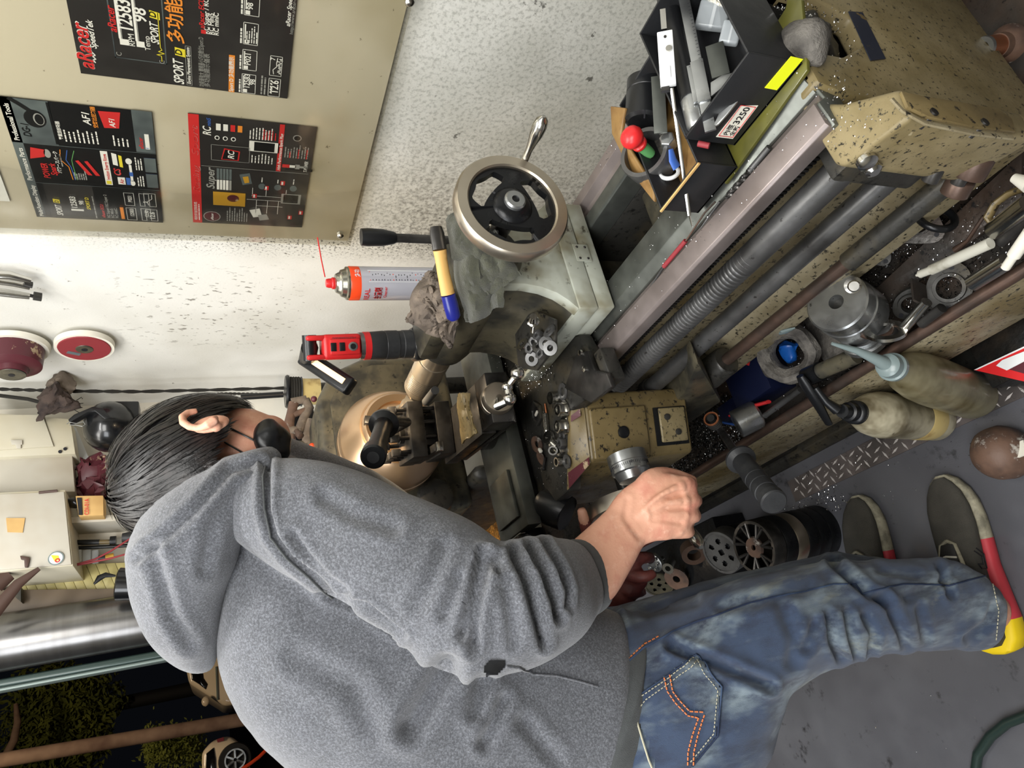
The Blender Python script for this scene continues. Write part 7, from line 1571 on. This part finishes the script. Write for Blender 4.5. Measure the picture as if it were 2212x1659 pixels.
single(MB().tube([at(335, 1172, y=2.3), at(290, 1192, y=2.3), at(240, 1206, y=2.3), at(200, 1214, y=2.3), at(160, 1222, y=2.3)], .0028, 8), 'second_red_cable', 'disc_red', 'lower red cable crossing in front of the clear bags', 'cable')
for i, (a, b) in enumerate(((158, 176), (178, 196), (198, 212))):
    plate(a, 1188, b, 1214, 2.36, .02, 'clear_bag', 'clear_plastic', None); o = bpy.context.scene.objects[-1]
for i, o in enumerate([q for q in bpy.data.objects if q.name.startswith('clear_bag')]): tag(o, 'clear plastic bag, %s of three hanging beside the red cables' % ('first from the cabinet', 'middle one', 'last')[i], 'bag', 'clear bags on the back wall')
# yellow slatted panel
ysp = thing('slatted_panel', at(180, 1245, y=2.4), 'pale yellow slatted plastic panel on the back wall', 'panel')
xs0, xs1 = 20, 345
for i in range(15):
    a = 16 + i * 21.2; p = [(a, 1222 + (345 - a) * .015), (a + 20, 1221 + (345 - a) * .015), (a + 38, 1268), (a + 18, 1270)]
    polyp([(a, 1226 - a * .04), (a + 20.4, 1225 - a * .04), (a + 44, 1275 - a * .012), (a + 23.6, 1276 - a * .012)], 2.405, .03, 'slat', 'yellow_slat', ysp, .0012)
# desk-like board, dark gap and pale beam
single(MB().prism([at(x, y, y=2.38) for x, y in ((-60, 1275), (352, 1270), (352, 1310), (230, 1322), (-60, 1330))], (0, .06, 0)), 'brown_board', 'desk', 'grey brown board below the yellow slatted panel', 'board', bevel=.002)
single(MB().prism([at(x, y, y=2.39) for x, y in ((-60, 1330), (265, 1318), (265, 1342), (-60, 1362))], (0, .05, 0)), 'dark_strip', 'green_post', 'dark teal strip beside the pale beam', 'strip')
single(MB().prism([at(x, y, y=2.34) for x, y in ((-60, 1364), (262, 1326), (268, 1356), (-60, 1396))], (0, .09, 0)), 'pale_beam', 'cab_pale', 'pale steel beam next to the rolled shutter guide', 'beam', bevel=.003)
single(MB().prism([at(x, y, y=2.33) for x, y in ((262, 1310), (272, 1310), (270, 1358), (262, 1358))], (0, .10, 0)), 'beam_end', 'brown', 'brown end cap of the pale beam', 'cap', bevel=.002)
dl_ = thing('desk_lamp', at(285, 1265, y=2.25), 'glossy black round lamp head beside the hood with a clear glass below', 'lamp')
p = at(252, 1262, y=2.25); q = at(300, 1262, y=2.25); MB().lathe(p, q - p, [(0, .040), (.004, .046), (.05, .044), (.052, .03), (.09, .028)], 32).build('lamp_head', 'gloss_black', dl_)
MB().lathe(at(290, 1290, y=2.24), q - p, [(0, .02), (.03, .036), (.06, .03)], 26).build('glass', 'clear_plastic', dl_)
single(MB().tube([at(203, 1262, y=2.36), at(215, 1248, y=2.36), at(228, 1242, y=2.36), at(250, 1244, y=2.36)], [.003, .009, .008, .003], 12, sq=.5), 'black_pliers', 'black_plastic', 'small black pliers hanging over the yellow slats', 'pliers')
# brown struts upper left
single(MB().tube([at(-20, 1330, y=2.2), at(40, 1260, y=2.2), at(85, 1228, y=2.2)], [.02, .014, .006], 10, sq=.6), 'brown_strut', 'brown', 'brown steel strut slanting below the sticker cabinet', 'strut')
single(MB().tube([at(-10, 1262, y=2.24), at(22, 1240, y=2.24)], [.026, .018], 10, sq=.5), 'short_strut', 'brown', 'short brown bracket by the frame edge', 'bracket')
single(MB().prism([at(x, y, y=2.35) for x, y in ((28, 1286), (45, 1268), (45, 1300))], (0, .03, 0)), 'olive_tag', 'olive_cast', 'little olive tag behind the brown strut', 'tag')
# polished column (shutter guide) and green post: the doorway
cp = at(0, 1405, y=2.36); cq = at(390, 1388, y=2.36)
col = thing('shutter_column', (cp.x, 2.36, 0), 'polished steel shutter column with stickers beside the green post', 'column')
MB().cyl((.445, 2.37, 0), (.445, 2.37, 2.94), .078, 48).build('column', 'shutter', col)
def sticker(px, py, w, h, m, nm, txt=None, tm='yellow_print'):
    c = at(px, py, y=2.29); MB().box(c, (w, .001, h)).build(nm, m, col)
    if txt: mb = MB(); put_text(mb, txt, c + V(-w * .42, -.001, -h * .3), (1, 0, 0), (0, 0, 1), h * .8, True, 0, w * .84); mb.build(nm + '_text', tm, col, smooth=0, kind='stuff')
sticker(375, 1400, .030, .022, 'can_orange', 'orange_sticker', 'SOS'); sticker(392, 1388, .020, .030, 'label_white', 'white_sticker')
c = at(357, 1406, y=2.29); MB().lathe(c, (0, -1, 0), [(0, .011), (.001, .011)], 22).build('round_sticker', 'ink', col); mb = MB(); put_text(mb, '69', c + V(-.007, -.0015, -.004), (1, 0, 0), (0, 0, 1), .011, True); mb.build('round_sticker_text', 'white_print', col, smooth=0, kind='stuff')
sticker(358, 1390, .008, .016, 'green_print', 'green_sticker')
gp = thing('door_1', (.345, 2.42, 0), 'dark green steel door post at the edge of the night street', 'door post')
g0, g1 = at(0, 1480, y=2.42), at(410, 1408, y=2.42)
MB().bx(.330, .352, 2.39, 2.45, 0, 2.94).build('post', 'green_post', gp, bevel=.006, seg=3); MB().bx(.321, .330, 2.40, 2.45, 0, 2.94).build('light_edge', 'post_light', gp, bevel=.003)
gp['kind'] = 'structure'
for k_ in ('label', 'category'): del gp[k_]
# ---- on the long wall
pl1 = thing('locking_pliers', at(40, 620, x=1.17), 'chrome locking pliers hanging on the wall at the left edge', 'pliers')
def wt(pts, r, nm, mat, par, x=1.172, n=12, sq=.7): return MB().tube([at(a, b, x=x) for a, b in pts], r, n, sq=sq).build(nm, mat, par)
wt([(-30, 592), (20, 594), (66, 606)], [.011, .011, .008], 'upper_jaw_arm', 'bright_steel', pl1); wt([(-30, 604), (30, 612), (64, 620)], [.009, .009, .008], 'lever_arm', 'bright_steel', pl1)
wt([(-30, 628), (20, 634), (64, 640)], [.011, .011, .009], 'lower_arm', 'bright_steel', pl1); wt([(64, 638), (72, 640)], .0055, 'thread', 'dark_steel', pl1); wt([(72, 639), (90, 642)], [.012, .012], 'adjusting_knob', 'dark_cast', pl1)
wt([(52, 612), (70, 616)], [.007, .009], 'release', 'dark_steel', pl1)
rd1 = thing('red_grinding_disc', at(188, 745, x=1.18), 'worn red grinding disc with a brown centre hung on the long wall', 'grinding disc')
cR = at(183, 742, x=1.185); rr1 = (at(118, 745, x=1.185) - at(250, 745, x=1.185)).length / 2
MB().closed(cR, (-1, 0, 0), [(0, .006), (0, rr1), (.016, rr1 * .985), (.016, .006)], 56).build('rim', 'label_white', rd1)
MB().closed(cR + V(-.0162, 0, 0) , (-1, 0, 0), [(0, .008), (0, rr1 * .88), (.003, rr1 * .86), (.003, .008)], 48).jitter(.0008, 60).build('red_face', 'disc_red', rd1)
MB().lathe(cR + V(-.019, 0, 0), (-1, 0, 0), [(0, rr1 * .30), (.002, rr1 * .28)], 30).build('centre', 'olive_cast', rd1); MB().lathe(cR + V(-.021, 0, 0), (-1, 0, 0), [(0, .008), (.001, .008)], 18).build('hole', 'ink', rd1)
MB().box(cR + V(-.0195, .022, .030), (.001, .014, .034), Matrix.Rotation(.5, 3, 'X')).build('dark_tape', 'poster_grey', rd1)
mr = thing('maroon_pulley', at(35, 755, x=1.1), 'maroon stepped pulley wheel with peeling cream paint on the wall', 'pulley')
cM = at(30, 748, x=1.185); MB().closed(cM, (-1, 0, 0), [(0, .02), (0, .088), (.014, .084), (.014, .02)], 44).build('back_flange', 'label_white', mr); MB().lathe(cM + V(-.014, 0, 0), (-1, 0, 0), [(0, .074), (.05, .070), (.056, .058), (.06, .04), (.075, .036), (.077, .02)], 44).build('hub', 'maroon', mr)
MB().lathe(cM + V(-.0905, 0, 0), (-1, 0, 0), [(0, .034), (.0015, .033)], 26).build('front_face', 'olive_cast', mr); MB().lathe(cM + V(-.092, 0, 0), (-1, 0, 0), [(0, .008), (.001, .008)], 16).build('bore', 'ink', mr)
# rope, cloth bundle, helmet, drum
GR = None
rp = thing('hanging_rope', at(300, 848, y=2.25), 'twisted dark rope hanging down the corner to the cord drum', 'rope')
def twist(pts, r, nm, par):
    for s_ in (0, math.pi):
        q = [at(x, y, y=2.25) for x, y in pts]; out = []; n = 60
        for i in range(n + 1):
            t = i / n * (len(q) - 1); k = min(int(t), len(q) - 2); p = q[k].lerp(q[k + 1], t - k); a = i * .9 + s_; out.append(p + V(math.cos(a), math.sin(a) * .6, 0) * r * .6)
        MB().tube(out, r * .7, 6).build(nm, 'rope', par)
twist([(-20, 840), (80, 843), (160, 845), (300, 846), (470, 842), (625, 838)], .005, 'rope_strand', rp); twist([(470, 850), (628, 852)], .004, 'rope_strand', rp)
MB().tube([at(-20, 852, y=2.25), at(60, 862, y=2.25), at(130, 880, y=2.25)], .006, 8).build('loose_end', 'rope', rp)
dc = MB().ball(at(118, 866, y=2.22), .078, (.7, .5, .78), 40).jitter(.036, 14).jitter(.012, 60); single(dc, 'dirty_cloth_bundle', 'dirty_cloth', 'dirty dark cloth bundle tied to the rope', 'cloth')
single(MB().ball(at(132, 826, y=2.22), .045, (.8, .6, .9), 32).jitter(.02, 20).jitter(.008, 70), 'brown_cloth_knot', 'rag', 'brown knot of cloth above the dark bundle', 'cloth')
for i, pts in enumerate(([(165, 865), (176, 858), (178, 862)], [(168, 872), (180, 871)], [(160, 885), (172, 892)])): MB().tube([at(x, y, y=2.22) for x, y in pts], .0012, 5).build('frayed_thread', 'rope', rp)
hm = thing('black_helmet', at(230, 930, y=2.2), 'glossy black helmet with a thin pale cord loop behind the head', 'helmet')
mb = MB().ball(at(238, 922, y=2.2), 1., (.078, .080, .074), 28); 
for i, p in enumerate(mb.v): mb.v[i] = p + V(0, 0, 0)
mb.build('shell', 'gloss_black', hm)
MB().prism([at(x, y, y=2.12) for x, y in ((147, 906), (160, 895), (200, 878), (222, 882), (240, 902), (226, 905), (205, 888), (190, 890), (150, 912))], (0, .03, 0)).build('chin_strap', 'black_plastic', hm, bevel=.002)
MB().prism([at(x, y, y=2.17) for x, y in ((215, 880), (240, 866), (300, 866), (300, 905), (240, 905))], (0, .06, 0)).build('visor_edge', 'black_plastic', hm, bevel=.004)
MB().tube([at(x, y, y=2.11) for x, y in ((144, 916), (150, 912), (165, 915), (180, 911), (184, 917), (178, 921), (163, 918), (150, 918))], .0014, 6, close=False).build('cord_loop', 'alu', hm)
single(MB().prism([at(x, y, y=2.36) for x, y in ((150, 915), (165, 925), (190, 985), (215, 1000), (215, 1012), (160, 1010))], (0, .04, 0)), 'white_sheet', 'white_print', 'white plastic sheet edge behind the black helmet', 'sheet')
ws = thing('cord_drum', at(640, 845, y=2.15), 'black rimmed cord drum on a cream core beside the headstock', 'drum')
p = at(616, 846, y=2.12); q = at(686, 846, y=2.12); ax = q - p
MB().lathe(p, ax, [(0, .052), (.006, .056), (.012, .054), (.014, .046)], 40).build('rim', 'black_iron', ws); MB().lathe(p, ax, [(.012, .046), (.016, .045), (.045, .045), (.05, .050), (.052, .050)], 36).build('black_core', 'rubber', ws); MB().lathe(p, ax, [(.052, .047), (.056, .044), (.11, .044)], 36).build('cream_core', 'amber', ws)
for i in range(4): MB().torus(p + ax.normalized() * (.018 + i * .008), ax, .047, .0035, 36, 6).build('wound_cord', 'rope', ws)
MB().cyl(V(q.x, q.y, 0), q + V(0, 0, .02), .03, 16).build('stand', 'dark_cast', ws); MB().tube([at(520, 858, y=2.12), at(612, 852, y=2.12)], [.010, .010], 12).build('black_arm', 'black_plastic', ws)
# ---- rusty clamps and fittings on the headstock
def bar(pts, r, nm, mat, par, y=1.85, sq=.35, n=10): return MB().tube([at(a, b, y=y) for a, b in pts], r, n, sq=sq).build(nm, mat, par, bevel=0)
kc = thing('rusty_clamp', at(655, 900, y=1.85), 'rusty grey cast clamp bracket standing on the headstock', 'clamp')
bar([(635, 870), (628, 895), (622, 930)], [.014, .012, .016], 'left_cheek', 'rust', kc, sq=.6); bar([(660, 862), (668, 880), (655, 905), (645, 930)], [.012, .014, .012, .012], 'right_cheek', 'rag', kc, sq=.6)
bar([(630, 868), (662, 862)], [.012, .012], 'top_bar', 'rag', kc, sq=.7); bar([(622, 928), (650, 932)], [.014, .012], 'bottom_bar', 'rag', kc, sq=.7); bar([(634, 896), (664, 884)], [.009, .009], 'cross_bar', 'rust', kc, sq=.7)
k2 = thing('flat_bracket', at(640, 950, y=1.86), 'flat grey brown steel bracket behind the shoulder', 'bracket')
bar([(672, 905), (665, 940), (660, 975)], [.014, .014, .014], 'long_arm', 'rag', k2); bar([(622, 962), (664, 962)], [.016, .014], 'cross_plate', 'olive_cast', k2); bar([(630, 935), (624, 965)], [.012, .012], 'short_arm', 'rust', k2)
for i, (x0, y0_, x1_, y1_, r_, lab) in enumerate(((676, 925, 690, 950, .009, 'long steel bolt leaning behind the flat bracket'), (684, 895, 692, 925, .008, 'thin bolt above the steel sockets'), (680, 955, 694, 966, .013, 'bright round socket beside the amber lens'), (640, 930, 655, 950, .010, 'stubby bolt under the clamp'), (684, 966, 692, 985, .010, 'short bolt nearest the grey hood'))):
    single(MB().lathe(at(x0, y0_, y=1.82), at(x1_, y1_, y=1.80) - at(x0, y0_, y=1.82), [(0, r_ * .7), (.012, r_ * .7), (.014, r_), (.028, r_), (.03, r_ * .7)], 14), 'bolt', 'bright_steel' if i == 2 else 'rust_rod', lab, 'bolt', 'fittings on the headstock')
single(MB().ball(at(674, 963, y=1.80), .008, n=14), 'amber_lens', 'can_orange', 'small glowing orange lens among the bolts', 'lens'); single(MB().ball(at(678, 862, y=1.80), .009, n=14), 'purple_cap', 'maroon', 'small purple cap at the top of the clamp', 'cap')
single(MB().box(at(660, 940, y=1.90), (.16, .02, .06)), 'tool_rack', 'black_iron', 'dark rack plate behind the clamps on the headstock', 'rack', bevel=.003)
single(MB().box(at(600, 985, y=2.0), (.10, .06, .05)), 'red_carton', 'disc_red', 'dark red carton edge between the mask and the bracket', 'carton', bevel=.003)
# ---- chip pan side of the tray at the far left with golden chips
gz = at(1080, 1150, y=1.75).z
gd = thing('chip_pan', (.36, 1.75, .6), 'steel pan full of golden brown chips left of the cross slide', 'pan')
GA = [at(x, y, z=.62) for x, y in ((1000, 1090), (1110, 1075), (1165, 1190), (1060, 1260), (940, 1170))]
MB().prism(GA, (0, 0, .012)).build('chip_bed', 'gold_chips', gd); 
gm = chips('golden_chips', [(5200, lambda r_: (lambda a, b: GA[4].lerp(GA[0], a).lerp(GA[3].lerp(GA[2], a), b) + V(0, 0, .0125 + r_.random() * .004))(r_.random(), r_.random()), .0012, .0035)], 'gold_chips', 'golden brown metal chips covering the pan', 9)
gm.parent = gd; gm.location = gm.location - gd.location; del gm['category']
MB().tube([at(1045, 1190, z=.64), at(1125, 1168, z=.64)], .008, 10).build('pan_edge', 'rust_rod', gd)
MB().prism([at(x, y, z=.60) for x, y in ((900, 1040), (1110, 1075), (1165, 1190), (1060, 1270), (900, 1200))], (0, 0, -.02)).build('pan_floor', 'tray_black', gd)
# ---- night street
st = MB().bx(-40, 60, BY + .3, 120, -.12, -.02).build('ground', 'road', smooth=0, kind='structure')
MB().bx(-3.2, .35, BY, BY + .35, -.10, -.001).build('trim_2', 'floor_mat', smooth=0, kind='structure')
def out(px, py, y): return at(px, py, y=y)
# lamp post like concrete pole
pp0, pp1 = at(30, 1655, y=9.0), at(535, 1568, y=9.0)
single(MB().lathe(V(pp1.x, 9, -.05), (pp0 - pp1).normalized(), [(0, .075), (3.4, .07), (8, .06)], 20), 'utility_pole', 'pole_brown', 'reddish concrete utility pole slanting behind the grey hoodie', 'pole')
single(MB().tube([at(0, 1655, y=14), at(30, 1600, y=14), at(38, 1560, y=14), at(34, 1520, y=14)], [.06, .06, .05, .03], 12), 'far_pole', 'pole_brown', 'distant pale pole end at the left edge of the frame', 'pole')
# tree
tr2 = thing('street_tree', at(120, 1560, y=16), 'dark leafy street tree lit yellow green in the night', 'tree')
rt_ = random.Random(4); cent = [at(a, b, y=16) for a, b in ((90, 1500), (130, 1500), (75, 1560), (120, 1545), (160, 1520), (110, 1590), (150, 1575), (90, 1620), (130, 1630), (195, 1520), (170, 1600))]
mb = MB()
for _ in range(9000):
    c = rt_.choice(cent); d = Vector((rt_.gauss(0, 1), rt_.gauss(0, 1), rt_.gauss(0, 1))); d = d.normalized() * rt_.uniform(.3, .62); p = c + d; s_ = rt_.uniform(.04, .09); u = Vector((rt_.gauss(0, 1), rt_.gauss(0, 1), rt_.gauss(0, 1))).normalized(); w = u.orthogonal().normalized()
    mb.add([p - u * s_, p + w * s_ * .5, p + u * s_, p - w * s_ * .5], [(0, 1, 2, 3)])
mb.build('foliage', 'foliage', tr2, kind='stuff', smooth=0)
MB().tube([V(cent[3].x, 16.3, -.1), V(cent[3].x, 16.3, 4), cent[3]], [.16, .12, .06], 10).build('trunk', 'tyre', tr2)
for q, s_ in (((95, 1520), .1),): pass
hd2 = random.Random(8); mb = MB()
for _ in range(2600):
    c = at(hd2.uniform(320, 430), hd2.uniform(1595, 1630), y=11); p = c + Vector((hd2.gauss(0, .1), hd2.gauss(0, .2), hd2.gauss(0, .06))); s_ = .03; u = Vector((hd2.gauss(0, 1), hd2.gauss(0, 1), hd2.gauss(0, 1))).normalized(); w = u.orthogonal().normalized(); mb.add([p - u * s_, p + w * s_ * .5, p + u * s_, p - w * s_ * .5], [(0, 1, 2, 3)])
mb.build('hedge', 'foliage', None, label='low dark green shrub behind the utility pole', cat='shrub', smooth=0, kind='stuff')
# vehicles: side profiles with real width, wheels and windows
def vehicle(nm_, lab, prof, wins, wheels, y, wdt, wr, hub='alu'):
    base = at(*prof[0], y=y); o = thing(nm_, V(base.x, y, -.02), lab, 'car')
    MB().prism([at(a, b, y=y) for a, b in prof], (0, wdt, 0)).build('body', 'van_paint', o, bevel=.05, seg=3)
    for w_ in wins: MB().prism([at(a, b, y=y - .012) for a, b in w_], (0, .02, 0)).build('window', 'glass_dark', o, bevel=.01)
    for (a, b) in wheels:
        c = at(a, b, y=y); MB().lathe(c + V(0, .02, 0), (0, -1, 0), [(-.2, wr), (.02, wr), (.05, wr * .93), (.05, wr * .62)], 32).build('tyre', 'tyre', o)
        for k in range(6):
            an = k * math.pi / 3; e = V(math.cos(an), 0, math.sin(an)); MB().tube([c + V(0, -.04, 0) + e * wr * .1, c + V(0, -.045, 0) + e * wr * .55], [wr * .10, wr * .10], 6).build('wheel_spoke', hub, o)
        MB().closed(c + V(0, -.02, 0), (0, -1, 0), [(0, wr * .55), (0, wr * .64), (.03, wr * .64), (.03, wr * .55)], 30).build('wheel_rim', hub, o)
    return o
v1_ = vehicle('white_van', 'cream white van parked across the street above the pole foot', [(398, 1426), (460, 1415), (505, 1412), (655, 1400), (655, 1500), (505, 1522), (485, 1526), (470, 1515), (442, 1498), (408, 1476)], [[(412, 1434), (436, 1433), (440, 1465), (449, 1478), (445, 1490), (430, 1478), (414, 1468)]], [(628, 1425), (622, 1480)], 12.0, 1.7, .33)
MB().ball(at(444, 1515, y=11.9), .07, (1, .5, .8), 12).build('mirror', 'van_paint', v1_)
MB().tube([at(467, 1440, y=11.98), at(470, 1512, y=11.98)], .012, 6).build('side_moulding', 'post_light', v1_)
v2_ = vehicle('parked_car', 'cream car with a silver spoked wheel at the bottom edge', [(436, 1625), (458, 1600), (480, 1593), (500, 1590), (518, 1605), (535, 1640), (545, 1670), (545, 1700), (436, 1700), (436, 1660)], [[(445, 1628), (462, 1614), (466, 1640), (468, 1690), (444, 1690)]], [(508, 1641)], 9.5, 1.6, .18)
MB().prism([at(a, b, y=9.48) for a, b in ((468, 1597), (483, 1592), (484, 1600), (470, 1604))], (0, .02, 0)).build('tail_light', 'disc_red', v2_)
single(MB().tube([at(517, 1665, y=6), at(540, 1650, y=6), at(560, 1635, y=6), at(585, 1610, y=6)], .012, 8), 'orange_cable', 'can_orange', 'orange cable curving beside the cream car', 'cable')
sl2 = bpy.data.lights.new('street_lamp', 'AREA'); sl2.energy = 170; sl2.size = 1.2; sl2.color = (1, .80, .56); so_ = bpy.data.objects.new('street_lamp', sl2); COL.objects.link(so_); so_.location = (1.0, 6.2, 6.2); so_.rotation_euler = (Vector((2.2, 12, 0)) - so_.location).to_track_quat('-Z', 'Y').to_euler()
bpy.context.view_layer.update()
